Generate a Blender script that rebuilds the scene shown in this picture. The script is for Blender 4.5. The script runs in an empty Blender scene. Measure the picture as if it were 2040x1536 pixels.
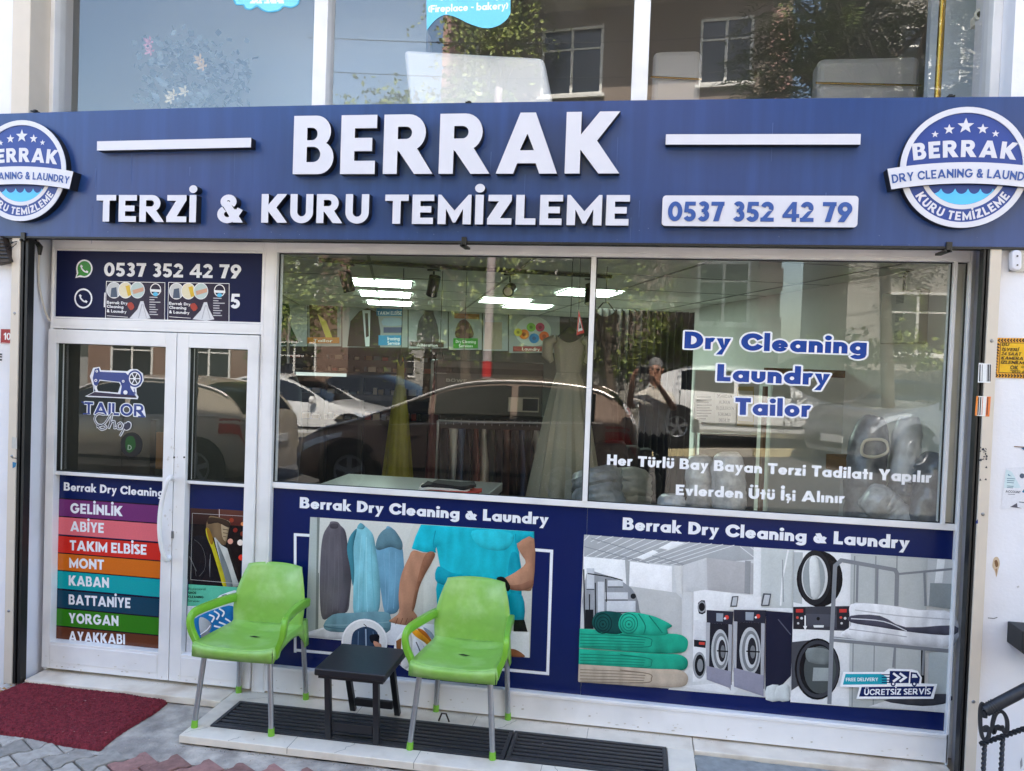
import bpy, bmesh, math, random
from math import sin, cos, pi, radians, atan2, hypot, sqrt
from mathutils import Vector, Matrix, geometry, noise
random.seed(7)
R_ = random.random
S = bpy.context.scene
COL = S.collection

# ------------------------------------------------------------------ camera, sky, sun, exposure
FPX, YAW, PIT, ROL, DCAM, HCAM = 1611.0, radians(9.137), radians(1.469), radians(-2.041), 4.5, 2.0
_f = Vector((-sin(YAW)*cos(PIT), cos(YAW)*cos(PIT), -sin(PIT)))
_r = Vector((cos(YAW), sin(YAW), 0))
_d = _f.cross(_r)
RIGHT = _r*cos(ROL) + _d*sin(ROL)
DOWN = -_r*sin(ROL) + _d*cos(ROL)
CAMP = Vector((0, -DCAM, HCAM))
cd = bpy.data.cameras.new('camera')
cam = bpy.data.objects.new('camera', cd)
COL.objects.link(cam)
cd.sensor_width = 36
cd.lens = FPX/2040*36
cd.clip_start = 0.05
cd.clip_end = 3000
_m = Matrix((RIGHT, -DOWN, -_f)).transposed().to_4x4()
_m.translation = CAMP
cam.matrix_world = _m
S.camera = cam

SUN_EL, SUN_AZ = radians(52), radians(14)        # azimuth measured from +Y towards +X (behind the shop)
w = bpy.data.worlds.new('World')
S.world = w
w.use_nodes = True
nt = w.node_tree
bg = nt.nodes['Background']
sky = nt.nodes.new('ShaderNodeTexSky')
sky.sky_type = 'NISHITA'
sky.sun_disc = False
sky.sun_elevation = SUN_EL
sky.sun_rotation = SUN_AZ
sky.dust_density = 2.5
sky.air_density = 1.2
nt.links.new(sky.outputs[0], bg.inputs['Color'])
bg.inputs['Strength'].default_value = 0.13
sl = bpy.data.lights.new('sun', 'SUN')
sl.energy = 5.0
sl.angle = radians(0.5)
sl.color = (1, .94, .85)
so = bpy.data.objects.new('sun', sl)
COL.objects.link(so)
sdir = Vector((sin(SUN_AZ)*cos(SUN_EL), cos(SUN_AZ)*cos(SUN_EL), sin(SUN_EL)))
so.rotation_euler = (-sdir).to_track_quat('-Z', 'Y').to_euler()
so.location = sdir*40
S.view_settings.view_transform = 'Standard'
S.view_settings.look = 'None'
S.view_settings.exposure = 2.7
S.view_settings.gamma = 1
S.cycles.max_bounces = 10
S.cycles.transparent_max_bounces = 24
S.cycles.caustics_reflective = False
S.cycles.caustics_refractive = False
try:
    S.cycles.use_denoising = True
except Exception:
    pass

# ------------------------------------------------------------------ photo pixel -> plane
def ray(x, y):
    return RIGHT*((x-1020)/FPX) + DOWN*((y-768)/FPX) + _f
def P(x, y, Y=0.0):
    d = ray(x, y)
    t = (Y-CAMP.y)/d.y
    return (CAMP.x+t*d.x, CAMP.z+t*d.z)
def G(x, y, Z=0.0):
    d = ray(x, y)
    t = (Z-CAMP.z)/d.z
    return (CAMP.x+t*d.x, CAMP.y+t*d.y)
def PP(x, y, Y):
    a = P(x, y, Y)
    return Vector((a[0], Y, a[1]))

# ------------------------------------------------------------------ materials
def lin(c):
    def g(v):
        v = v/255.0
        return v/12.92 if v <= .04045 else ((v+.055)/1.055)**2.4
    return (g(c[0]), g(c[1]), g(c[2]))
MATS = {}
def mat(name, rgb=None, rough=.5, metal=0, noise_amt=0, nscale=6, bump=0, bscale=40, spec=.5, coat=0,
        emit=None, estr=0, col2=None, blend=(.45, .6), stretch=(1, 1, 1), alpha=1, trans=0, sheen=0, detail=4, attr=None):
    if name in MATS:
        return MATS[name]
    m = bpy.data.materials.new(name)
    MATS[name] = m
    m.use_nodes = True
    t = m.node_tree
    b = t.nodes['Principled BSDF']
    c = lin(rgb) if rgb else (.8, .8, .8)
    b.inputs['Base Color'].default_value = (*c, 1)
    b.inputs['Roughness'].default_value = rough
    b.inputs['Metallic'].default_value = metal
    b.inputs['Specular IOR Level'].default_value = spec
    b.inputs['Coat Weight'].default_value = coat
    b.inputs['Alpha'].default_value = alpha
    b.inputs['Transmission Weight'].default_value = trans
    b.inputs['Sheen Weight'].default_value = sheen
    if emit:
        b.inputs['Emission Color'].default_value = (*lin(emit), 1)
        b.inputs['Emission Strength'].default_value = estr
    src = None
    if attr:
        a = t.nodes.new('ShaderNodeAttribute')
        a.attribute_name = attr
        src = a.outputs['Color']
        t.links.new(src, b.inputs['Base Color'])
    if noise_amt or bump or col2:
        tc = t.nodes.new('ShaderNodeTexCoord')
        mp = t.nodes.new('ShaderNodeMapping')
        mp.inputs['Scale'].default_value = stretch
        t.links.new(tc.outputs['Object'], mp.inputs['Vector'])
    if noise_amt or col2:
        n = t.nodes.new('ShaderNodeTexNoise')
        n.inputs['Scale'].default_value = nscale
        n.inputs['Detail'].default_value = detail
        t.links.new(mp.outputs[0], n.inputs['Vector'])
        if col2:
            cr = t.nodes.new('ShaderNodeValToRGB')
            cr.color_ramp.elements[0].position = blend[0]
            cr.color_ramp.elements[1].position = blend[1]
            cr.color_ramp.elements[0].color = (*c, 1)
            cr.color_ramp.elements[1].color = (*lin(col2), 1)
            t.links.new(n.outputs['Fac'], cr.inputs['Fac'])
            src = cr.outputs['Color']
            t.links.new(src, b.inputs['Base Color'])
        if noise_amt:
            n2 = t.nodes.new('ShaderNodeTexNoise')
            n2.inputs['Scale'].default_value = nscale*2.7
            n2.inputs['Detail'].default_value = 6
            t.links.new(mp.outputs[0], n2.inputs['Vector'])
            mr = t.nodes.new('ShaderNodeMapRange')
            mr.inputs['From Min'].default_value = .3
            mr.inputs['From Max'].default_value = .7
            mr.inputs['To Min'].default_value = 1-noise_amt
            mr.inputs['To Max'].default_value = 1+noise_amt
            t.links.new(n2.outputs['Fac'], mr.inputs['Value'])
            mx = t.nodes.new('ShaderNodeMix')
            mx.data_type = 'RGBA'
            mx.blend_type = 'MULTIPLY'
            mx.inputs['Factor'].default_value = 1
            if src:
                t.links.new(src, mx.inputs['A'])
            else:
                mx.inputs['A'].default_value = (*c, 1)
            t.links.new(mr.outputs[0], mx.inputs['B'])
            t.links.new(mx.outputs['Result'], b.inputs['Base Color'])
    if bump:
        nb = t.nodes.new('ShaderNodeTexNoise')
        nb.inputs['Scale'].default_value = bscale
        nb.inputs['Detail'].default_value = 5
        t.links.new(mp.outputs[0], nb.inputs['Vector'])
        bp = t.nodes.new('ShaderNodeBump')
        bp.inputs['Strength'].default_value = bump
        bp.inputs['Distance'].default_value = .01
        t.links.new(nb.outputs['Fac'], bp.inputs['Height'])
        t.links.new(bp.outputs[0], b.inputs['Normal'])
    return m
def glass_mat(name, tint=(1, 1, 1), ior=1.8, wob=0.0, dirt=0.0):
    if name in MATS:
        return MATS[name]
    m = bpy.data.materials.new(name)
    MATS[name] = m
    m.use_nodes = True
    t = m.node_tree
    t.nodes.remove(t.nodes['Principled BSDF'])
    out = t.nodes['Material Output']
    tr = t.nodes.new('ShaderNodeBsdfTransparent')
    tr.inputs['Color'].default_value = (*tint, 1)
    gl = t.nodes.new('ShaderNodeBsdfGlossy')
    gl.inputs['Roughness'].default_value = 0
    fr = t.nodes.new('ShaderNodeFresnel')
    ge = t.nodes.new('ShaderNodeNewGeometry')           # a single sheet: same reflectance from both sides
    m1 = t.nodes.new('ShaderNodeMath'); m1.operation = 'MULTIPLY_ADD'
    m1.inputs[1].default_value = -2
    m1.inputs[2].default_value = 1
    m3 = t.nodes.new('ShaderNodeMath'); m3.operation = 'POWER'
    m3.inputs[0].default_value = ior
    t.links.new(ge.outputs['Backfacing'], m1.inputs[0])
    t.links.new(m1.outputs[0], m3.inputs[1])
    t.links.new(m3.outputs[0], fr.inputs['IOR'])
    mx = t.nodes.new('ShaderNodeMixShader')
    t.links.new(fr.outputs[0], mx.inputs[0])
    t.links.new(tr.outputs[0], mx.inputs[1])
    t.links.new(gl.outputs[0], mx.inputs[2])
    last = mx
    if dirt:
        df = t.nodes.new('ShaderNodeBsdfDiffuse')
        df.inputs['Color'].default_value = (.75, .73, .68, 1)
        n = t.nodes.new('ShaderNodeTexNoise')
        n.inputs['Scale'].default_value = 2.5
        n.inputs['Detail'].default_value = 8
        tc = t.nodes.new('ShaderNodeTexCoord')
        t.links.new(tc.outputs['Object'], n.inputs['Vector'])
        mr = t.nodes.new('ShaderNodeMapRange')
        mr.inputs['From Min'].default_value = .4
        mr.inputs['From Max'].default_value = .75
        mr.inputs['To Min'].default_value = dirt*.5
        mr.inputs['To Max'].default_value = dirt*1.6
        t.links.new(n.outputs['Fac'], mr.inputs['Value'])
        m2 = t.nodes.new('ShaderNodeMixShader')
        t.links.new(mr.outputs[0], m2.inputs[0])
        t.links.new(mx.outputs[0], m2.inputs[1])
        t.links.new(df.outputs[0], m2.inputs[2])
        last = m2
    if wob:
        n = t.nodes.new('ShaderNodeTexNoise')
        n.inputs['Scale'].default_value = 1.1
        n.inputs['Detail'].default_value = 1
        tc = t.nodes.new('ShaderNodeTexCoord')
        t.links.new(tc.outputs['Object'], n.inputs['Vector'])
        bp = t.nodes.new('ShaderNodeBump')
        bp.inputs['Strength'].default_value = wob
        bp.inputs['Distance'].default_value = .02
        t.links.new(n.outputs['Fac'], bp.inputs['Height'])
        t.links.new(bp.outputs[0], gl.inputs['Normal'])
    t.links.new(last.outputs[0], out.inputs['Surface'])
    return m

# ------------------------------------------------------------------ mesh building
BASE = {}
class MB:
    def __init__(s):
        s.v, s.f, s.mi, s.c = [], [], [], []
    def add(s, vs, fs, mi=0, c=None):
        o = len(s.v)
        s.v += [Vector(v) for v in vs]
        for k, f in enumerate(fs):
            s.f.append([i+o for i in f])
            s.mi.append(mi)
            s.c.append(c)
        return o
    def box(s, a, b, mi=0, c=None, M=None):
        x0, y0, z0 = a
        x1, y1, z1 = b
        vs = [(x0,y0,z0),(x1,y0,z0),(x1,y1,z0),(x0,y1,z0),(x0,y0,z1),(x1,y0,z1),(x1,y1,z1),(x0,y1,z1)]
        if M:
            vs = [M @ Vector(v) for v in vs]
        s.add(vs, [(0,3,2,1),(4,5,6,7),(0,1,5,4),(1,2,6,5),(2,3,7,6),(3,0,4,7)], mi, c)
        return s
    def tube(s, pts, r, n=10, mi=0, cap=True, c=None, sq=None):
        pts = [Vector(p) for p in pts]
        rs = r if isinstance(r, (list, tuple)) else [r]*len(pts)
        o = len(s.v)
        up = None
        for i, p in enumerate(pts):
            d = (pts[min(i+1, len(pts)-1)] - pts[max(i-1, 0)]).normalized()
            if up is None:
                up = Vector((0,0,1)) if abs(d.z) < .9 else Vector((1,0,0))
            a = d.cross(up).normalized()
            b = a.cross(d).normalized()
            up = b
            for k in range(n):
                t = 2*pi*k/n + (pi/4 if n == 4 else 0)
                ka, kb = (sq if sq else (1, 1))
                s.v.append(p + (a*cos(t)*ka + b*sin(t)*kb)*rs[i])
        for i in range(len(pts)-1):
            for k in range(n):
                s.f.append([o+i*n+k, o+i*n+(k+1)%n, o+(i+1)*n+(k+1)%n, o+(i+1)*n+k])
                s.mi.append(mi)
                s.c.append(c)
        if cap:
            s.f.append([o+k for k in range(n)][::-1])
            s.f.append([o+(len(pts)-1)*n+k for k in range(n)])
            s.mi += [mi, mi]
            s.c += [c, c]
        return s
    def lathe(s, prof, cen, n=20, mi=0, axis='z', c=None):
        o = len(s.v)
        cen = Vector(cen)
        for r, h in prof:
            for k in range(n):
                t = 2*pi*k/n
                a, b = r*cos(t), r*sin(t)
                s.v.append(cen + Vector({'z': (a,b,h), 'y': (a,h,b), 'x': (h,a,b)}[axis]))
        for i in range(len(prof)-1):
            for k in range(n):
                s.f.append([o+i*n+k, o+i*n+(k+1)%n, o+(i+1)*n+(k+1)%n, o+(i+1)*n+k])
                s.mi.append(mi)
                s.c.append(c)
        return s
    def grid(s, rows, mi=0, c=None, close=False):
        o = len(s.v)
        n = len(rows[0])
        for r in rows:
            s.v += [Vector(p) for p in r]
        for i in range(len(rows)-1):
            for k in range(n if close else n-1):
                k2 = (k+1) % n
                s.f.append([o+i*n+k, o+i*n+k2, o+(i+1)*n+k2, o+(i+1)*n+k])
                s.mi.append(mi)
                s.c.append(c)
        return s
    def prism(s, poly, y0, y1, mi=0, c=None, fn=None):      # poly in (X,Z), extruded along Y
        n = len(poly)
        vs = [(p[0], y0, p[1]) for p in poly] + [(p[0], y1, p[1]) for p in poly]
        if fn:
            vs = [fn(Vector(v)) for v in vs]
        s.add(vs, [list(range(n)), list(range(2*n-1, n-1, -1))] + [(i, i+n, (i+1) % n + n, (i+1) % n) for i in range(n)], mi, c)
        return s
    def build(s, name, mats, parent=None, smooth=False, bevel=0, seg=2, recalc=True, sharp=40, sub=0, solid=0):
        if not isinstance(mats, (list, tuple)):
            mats = [mats]
        if parent is not None:
            loc = BASE.get(parent.name, Vector())
            org = Vector()
        else:
            xs = [v.x for v in s.v]; ys = [v.y for v in s.v]; zs = [v.z for v in s.v]
            loc = Vector(((min(xs)+max(xs))/2, (min(ys)+max(ys))/2, min(zs)))
            org = loc
        me = bpy.data.meshes.new(name)
        me.from_pydata([v-loc for v in s.v], [], s.f)
        for m in mats:
            me.materials.append(m)
        me.polygons.foreach_set('material_index', s.mi)
        if any(c is not None for c in s.c):
            ca = me.color_attributes.new('Col', 'FLOAT_COLOR', 'CORNER')
            buf = []
            for p in me.polygons:
                c = s.c[p.index]
                for k, li in enumerate(p.loop_indices):
                    if c is None:
                        buf += [.8, .8, .8, 1]
                    elif isinstance(c[0], (tuple, list)):
                        buf += [*c[k], 1]
                    else:
                        buf += [*c, 1]
            ca.data.foreach_set('color', buf)
        if recalc:
            bm = bmesh.new()
            bm.from_mesh(me)
            bmesh.ops.recalc_face_normals(bm, faces=bm.faces)
            bm.to_mesh(me)
            bm.free()
        o = bpy.data.objects.new(name, me)
        COL.objects.link(o)
        o.location = org
        if parent is not None:
            o.parent = parent
            BASE[o.name] = loc
        else:
            BASE[o.name] = loc
        if bevel:
            b = o.modifiers.new('bevel', 'BEVEL')
            b.width = bevel
            b.segments = seg
            b.limit_method = 'ANGLE'
            b.angle_limit = radians(35)
        if solid:
            b = o.modifiers.new('solid', 'SOLIDIFY')
            b.thickness = solid
            b.offset = 0
        if sub:
            b = o.modifiers.new('sub', 'SUBSURF')
            b.levels = b.render_levels = sub
        if smooth or sub:
            me.shade_smooth()
            if not sub:
                me.set_sharp_from_angle(angle=radians(sharp))
        return o
def tag(o, label=None, cat=None, group=None, kind=None):
    if label: o['label'] = label
    if cat: o['category'] = cat
    if group: o['group'] = group
    if kind: o['kind'] = kind
    return o
def thing(name, loc, label, cat, group=None):
    o = bpy.data.objects.new(name, None)
    COL.objects.link(o)
    o.location = loc
    o.empty_display_size = .2
    BASE[o.name] = Vector(loc)
    return tag(o, label, cat, group)
def copy_tree(o, parent=None):
    c = o.copy()
    COL.objects.link(c)
    if parent is not None:
        c.parent = parent
    for ch in list(o.children):
        copy_tree(ch, c)
    return c
# ------------------------------------------------------------------ flat shapes: painter's union through a Delaunay arrangement
def el(cx, cy, rx, ry=None, a0=0, a1=360, n=24):
    ry = rx if ry is None else ry
    full = abs(a1-a0) >= 360
    k = n if full else n+1
    return [(cx+rx*cos(radians(a0+(a1-a0)*i/n)), cy+ry*sin(radians(a0+(a1-a0)*i/n))) for i in range(k)]
def rc(x0, y0, x1, y1):
    return [(x0,y0),(x1,y0),(x1,y1),(x0,y1)]
def rrect(x0, y0, x1, y1, r, n=5):
    p = []
    for cx, cy, a in ((x1-r,y1-r,0),(x0+r,y1-r,90),(x0+r,y0+r,180),(x1-r,y0+r,270)):
        p += [(cx+r*cos(radians(a+90*i/n)), cy+r*sin(radians(a+90*i/n))) for i in range(n+1)]
    return p
def stroke(pts, wd, close=False):
    L, Rr = [], []
    n = len(pts)
    for i in range(n):
        a = pts[max(i-1, 0)]; b = pts[min(i+1, n-1)]
        p = pts[i]
        if 0 < i < n-1:
            d1 = (p[0]-a[0], p[1]-a[1]); d2 = (b[0]-p[0], b[1]-p[1])
            l1 = hypot(*d1) or 1; l2 = hypot(*d2) or 1
            n1 = (-d1[1]/l1, d1[0]/l1); n2 = (-d2[1]/l2, d2[0]/l2)
            m = (n1[0]+n2[0], n1[1]+n2[1]); ml = hypot(*m) or 1
            m = (m[0]/ml, m[1]/ml)
            k = 1/max(.45, m[0]*n1[0]+m[1]*n1[1])
        else:
            d = (b[0]-a[0], b[1]-a[1]); l = hypot(*d) or 1
            m = (-d[1]/l, d[0]/l); k = 1
        wv = wd[i] if isinstance(wd, (list, tuple)) else wd
        L.append((p[0]+m[0]*wv/2*k, p[1]+m[1]*wv/2*k))
        Rr.append((p[0]-m[0]*wv/2*k, p[1]-m[1]*wv/2*k))
    return L + Rr[::-1]
def arc(cx, cy, r, a0, a1, n=16, ry=None):
    ry = r if ry is None else ry
    return [(cx+r*cos(radians(a0+(a1-a0)*i/n)), cy+ry*sin(radians(a0+(a1-a0)*i/n))) for i in range(n+1)]
def spl(pts, n=6):                                     # Catmull-Rom through points
    out = []
    q = [pts[0]] + list(pts) + [pts[-1]]
    for i in range(1, len(q)-2):
        p0, p1, p2, p3 = q[i-1], q[i], q[i+1], q[i+2]
        for k in range(n):
            t = k/n
            out.append(tuple(.5*(2*p1[j]+(p2[j]-p0[j])*t+(2*p0[j]-5*p1[j]+4*p2[j]-p3[j])*t*t+(3*p1[j]-p0[j]-3*p2[j]+p3[j])*t**3) for j in range(len(p1))))
    out.append(tuple(pts[-1]))
    return out
def cspl(pts, n=6):                                    # closed version
    m = len(pts)
    out = []
    for i in range(m):
        p0, p1, p2, p3 = pts[i-1], pts[i], pts[(i+1) % m], pts[(i+2) % m]
        for k in range(n):
            t = k/n
            out.append(tuple(.5*(2*p1[j]+(p2[j]-p0[j])*t+(2*p0[j]-5*p1[j]+4*p2[j]-p3[j])*t*t+(3*p1[j]-p0[j]-3*p2[j]+p3[j])*t**3) for j in range(2)))
    return out
def union(items):
    """items: [(+1/-1, polygon)], the last polygon that covers a spot decides; returns verts, triangles, outline edges"""
    vs, fs, ops = [], [], []
    for op, poly in items:
        q = []
        for p in poly:
            if not q or hypot(p[0]-q[-1][0], p[1]-q[-1][1]) > 1e-5:
                q.append(p)
        if hypot(q[0][0]-q[-1][0], q[0][1]-q[-1][1]) < 1e-5:
            q.pop()
        ar = sum(q[i-1][0]*q[i][1]-q[i][0]*q[i-1][1] for i in range(len(q)))
        if ar < 0:
            q.reverse()
        o = len(vs)
        vs += [Vector(p) for p in q]
        fs.append(list(range(o, o+len(q))))
        ops.append(op)
    V, Ed, Fc, _, _, of = geometry.delaunay_2d_cdt(vs, [], fs, 1, 1e-5, True)
    tris = []
    for f, o in zip(Fc, of):
        if o and ops[max(o)] > 0:
            tris.append(list(f))
    cnt = {}
    for f in tris:
        for i in range(len(f)):
            e = (f[i], f[(i+1) % len(f)])
            k = (min(e), max(e))
            cnt.setdefault(k, []).append(e)
    edges = [v[0] for v in cnt.values() if len(v) == 1]
    return [(v.x, v.y) for v in V], tris, edges

# ------------------------------------------------------------------ heavy geometric letters (cap height 1)
def bowl(x, y0, y1, xr):
    r = (y1-y0)/2
    rx = min(r, xr-x-.01)
    return [(x,y0),(xr-rx,y0)] + arc(xr-rx, (y0+y1)/2, rx, -90, 90, 14, r) + [(x,y1)]
def caps(ch, s):
    t = s*.88
    A = lambda *p: [(1, q) for q in p]
    if ch == 'A':
        k = s*1.18
        return [
            (1, [(0,0),(.53-s*.52,1),(.53+s*.52,1),(1.06,0)]),
            (-1, [(k,-.01),(k+.07,.17),(1.06-k-.07,.17),(1.06-k,-.01)]),
            (-1, [(.53-(.28-s*.62),.17+t*.95),(.53,.72-s*.25),(.53+(.28-s*.62),.17+t*.95)])], 1.06
    if ch == 'B':
        return [(1, rc(0,0,s,1)), (1, bowl(.02,0,.57,.76)), (1, bowl(.02,.45,1,.70)),
                (-1, bowl(s,t*.92,.57-t*.46,.76-s*.98)), (-1, bowl(s,.45+t*.58,1-t*.92,.70-s*.98))], .76
    if ch in 'ÇĞ':
        i, a = caps('C' if ch == 'Ç' else 'G', s)
        return i+(A([(.42,.02),(.58,.02),(.52,-.26),(.34,-.26)]) if ch == 'Ç' else A(stroke(arc(.5,1.25,.15,200,340,8), .09))), a
    if ch in 'CG':
        i = [(1, el(.5,.5,.5,.51,n=40)), (-1, el(.5,.5,.5-s,.51-s*.97,n=36))]
        if ch == 'C':
            return i + [(-1, [(.52,.5),(1.2,.86),(1.2,.14)])], .90
        return i + [(-1, [(.5,.56),(1.2,.56),(1.2,.95)]), (1, rc(.54,.37,.985,.37+t*.9))], 1.0
    if ch == 'D':
        return [(1, bowl(0,0,1,.82)), (-1, bowl(s,t,1-t,.82-s))], .82
    if ch == 'E':
        return A(rc(0,0,s,1), rc(.01,0,.64,t), rc(.01,1-t,.66,1), rc(.01,.5-t/2,.58,.5+t/2)), .66
    if ch == 'F':
        return A(rc(0,0,s,1), rc(.01,1-t,.62,1), rc(.01,.5-t*.6,.56,.5+t*.4)), .62
    if ch == 'H':
        return A(rc(0,0,s,1), rc(.80-s,0,.80,1), rc(.01,.5-t/2,.79,.5+t/2)), .80
    if ch in 'Iİı':
        i = A(rc(0,0,s,1))
        if ch == 'İ':
            i += A(el(s/2,1.22,s*.6))
        return i, s
    if ch == 'K':
        return A(rc(0,0,s,1), [(s-.01,.40),(s-.01,.62),(.56,1),(.9,1),(.53,.53),(.92,0),(.57,0)]), .9
    if ch == 'L':
        return A(rc(0,0,s,1), rc(.01,0,.58,t)), .58
    if ch == 'M':
        return A([(0,0),(.0,1),(.09,1),(.5,.46),(.91,1),(1,1),(1,0),(1-s,0),(1-s,.52),(.54,.06),(.46,.06),(s,.52),(s,0)]), 1.0
    if ch == 'N':
        return A(rc(0,0,s,1), rc(.84-s,0,.84,1), [(0,1),(.08,1),(.84,.33),(.84,0),(.77,0),(0,.67)]), .84
    if ch in 'OÖ':
        i = [(1, el(.5,.5,.5,.51,n=40)), (-1, el(.5,.5,.5-s,.51-s*.97,n=36))]
        if ch == 'Ö':
            i += A(el(.3,1.18,s*.45), el(.7,1.18,s*.45))
        return i, 1.0
    if ch == 'P':
        return [(1, rc(0,0,s,1)), (1, bowl(.02,.36,1,.72)), (-1, bowl(s,.36+t*.92,1-t*.92,.72-s*.98))], .72
    if ch == 'R':
        return [(1, rc(0,0,s,1)), (1, [(s-.02,.44),(.40,.5),(.60,.44),(.90,0),(.90-s*1.3,0)]), (1, bowl(.02,.38,1,.76)), (-1, bowl(s,.38+t*.92,1-t*.92,.76-s*.98)),
                (-1, [(s,.375),(s,-.01),(.90-s*1.3-.015,-.01)])][:4] + [(-1, [(s,.40),(s,-.01),(.90-s*1.3,-.01)])], .88
    if ch in 'SŞ':
        r = .29-s*.12
        pts = arc(.33,.72,r*.92,35,270,16) [:-1] + arc(.33,.28,r,90,-150,18)
        pts = arc(.32,.745,.255-s*.5+.13,30,255,16,.255-s*.5+s*.02) + arc(.32,.255,.255-s*.5+.13,75,-150,16,.255-s*.5+s*.02)
        i = A(stroke(pts, s*.95))
        if ch == 'Ş':
            i += A([(.27,0),(.40,0),(.36,-.28),(.2,-.28)])
        return i, .64
    if ch == 'T':
        return A(rc(.36-s/2,0,.36+s/2,1), rc(0,1-t,.72,1)), .72
    if ch in 'UÜ':
        i = [(1, rc(0,.36,s,1)), (1, rc(.80-s,.36,.80,1)), (1, el(.4,.38,.4,.39,180,360,20)), (-1, el(.4,.38,.4-s,.39-s*.95,180,360,18)), (-1, rc(s,.37,.80-s,.5))]
        if ch == 'Ü':
            i += A(el(.22,1.2,s*.5), el(.58,1.2,s*.5))
        return i, .80
    if ch == 'V':
        return A([(0,1),(s*1.15,1),(.48,.36),(.96-s*1.15,1),(.96,1),(.48+s*.38,0),(.48-s*.38,0)]), .96
    if ch == 'W':
        return A([(0,1),(s*1.1,1),(.38,.42),(.58,1),(.76,1),(.96,.42),(1.34-s*1.1,1),(1.34,1),(1.02,0),(.86,0),(.67,.55),(.48,0),(.32,0)]), 1.34
    if ch == 'X':
        return A([(0,1),(s*1.2,1),(.88,0),(.88-s*1.2,0)], [(.88,1),(.88-s*1.2,1),(0,0),(s*1.2,0)]), .88
    if ch == 'Y':
        return A([(0,1),(s*1.15,1),(.43,.63),(.86-s*1.15,1),(.86,1),(.43+s/2,.40),(.43+s/2,0),(.43-s/2,0),(.43-s/2,.40)]), .86
    if ch == 'Z':
        return A(rc(0,0,.72,t), rc(.02,1-t,.71,1), [(0,t*.9),(.71-s*1.5,1-t*.9),(.71,1-t*.9),(s*1.5,t*.9)]), .72
    if ch == '0':
        return [(1, el(.37,.5,.37,.51,n=32)), (-1, el(.37,.5,.37-s,.51-s*.95,n=28))], .74
    if ch == '1':
        return A(rc(.22,0,.22+s,1), [(.0,.72),(.24,1),(.24,.74),(.05,.6)]), .22+s
    if ch == '2':
        return A(stroke(arc(.32,.69,.32-s/2,165,-25,14), s), [(0,0),(0,.1),(.36,.52),(.62,.58),(.30,.15)], rc(0,0,.66,t)), .66
    if ch == '3':
        return A(stroke(arc(.29,.74,.265-s/2+.02,150,-80,14), s), stroke(arc(.29,.30,.31-s/2,80,-150,16), s), rc(.2,.46,.4,.46+t*.8)), .62
    if ch == '4':
        return [(1, rc(.46,0,.46+s*.95,1)), (1, [(0,.2),(0,.34),(.46,1),(.6,1),(.6,.2)]), (1, rc(.4,.2,.82,.2+t*.95)),
                (-1, [(.24,.2+t*.95),(.46,.2+t*.95),(.46,.66)])], .80
    if ch == '5':
        return A(rc(.07,1-t,.60,1), [(.07,1),(.07+s*.85,1),(.07+s*.75,.45),(.02,.45)], stroke(arc(.30,.31,.325-s/2,115,-155,16), s)), .64
    if ch in '69':
        i = [(1, el(.35,.34,.35,.345)), (1, [(.02,.45),(.36,1),(.68,1),(.33,.45)]), (-1, el(.35,.34,.35-s,.345-s*.95))]
        if ch == '9':
            i = [(o, [(.70-x, 1-y) for x, y in p]) for o, p in i]
        return i, .70
    if ch == '7':
        return A(rc(0,1-t,.66,1), [(.66,1),(.66-s*1.25,1-t*.5),(.12,0),(.12+s*1.2,0)]), .66
    if ch == '8':
        return [(1, el(.34,.29,.34,.30)), (1, el(.34,.73,.29,.28)), (-1, el(.34,.29,.34-s,.30-s*.9)), (-1, el(.34,.73,.29-s*.9,.28-s*.85))], .68
    if ch == '&':
        return [(1, stroke(arc(.36,.76,.27-s/2,-50,230,16), s*.9)), (1, stroke(arc(.33,.30,.33-s/2,120,400,18), s*.95)),
                (1, [(.12,.72),(.12+s*1.1,.78),(.84,.0),(.84-s*1.4,.0)]), (1, stroke([(.58,.22),(.74,.50)], s*.85))], .84
    if ch == '-':
        return A(rc(0,.36,.36,.36+t*.8)), .36
    if ch == '(':
        return A(stroke(arc(.7,.45,.62,140,220,10), s*.8)), .26
    if ch == ')':
        return A(stroke(arc(-.45,.45,.62,40,-40,10), s*.8)), .26
    if ch == '!':
        return A(rc(0,.3,s,1), el(s/2,.1,s*.55)), s
    if ch == '.':
        return A(el(s/2,.1,s*.5)), s
    if ch == "'":
        return A(rc(0,.7,s*.7,1)), s*.7
    return None
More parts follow.
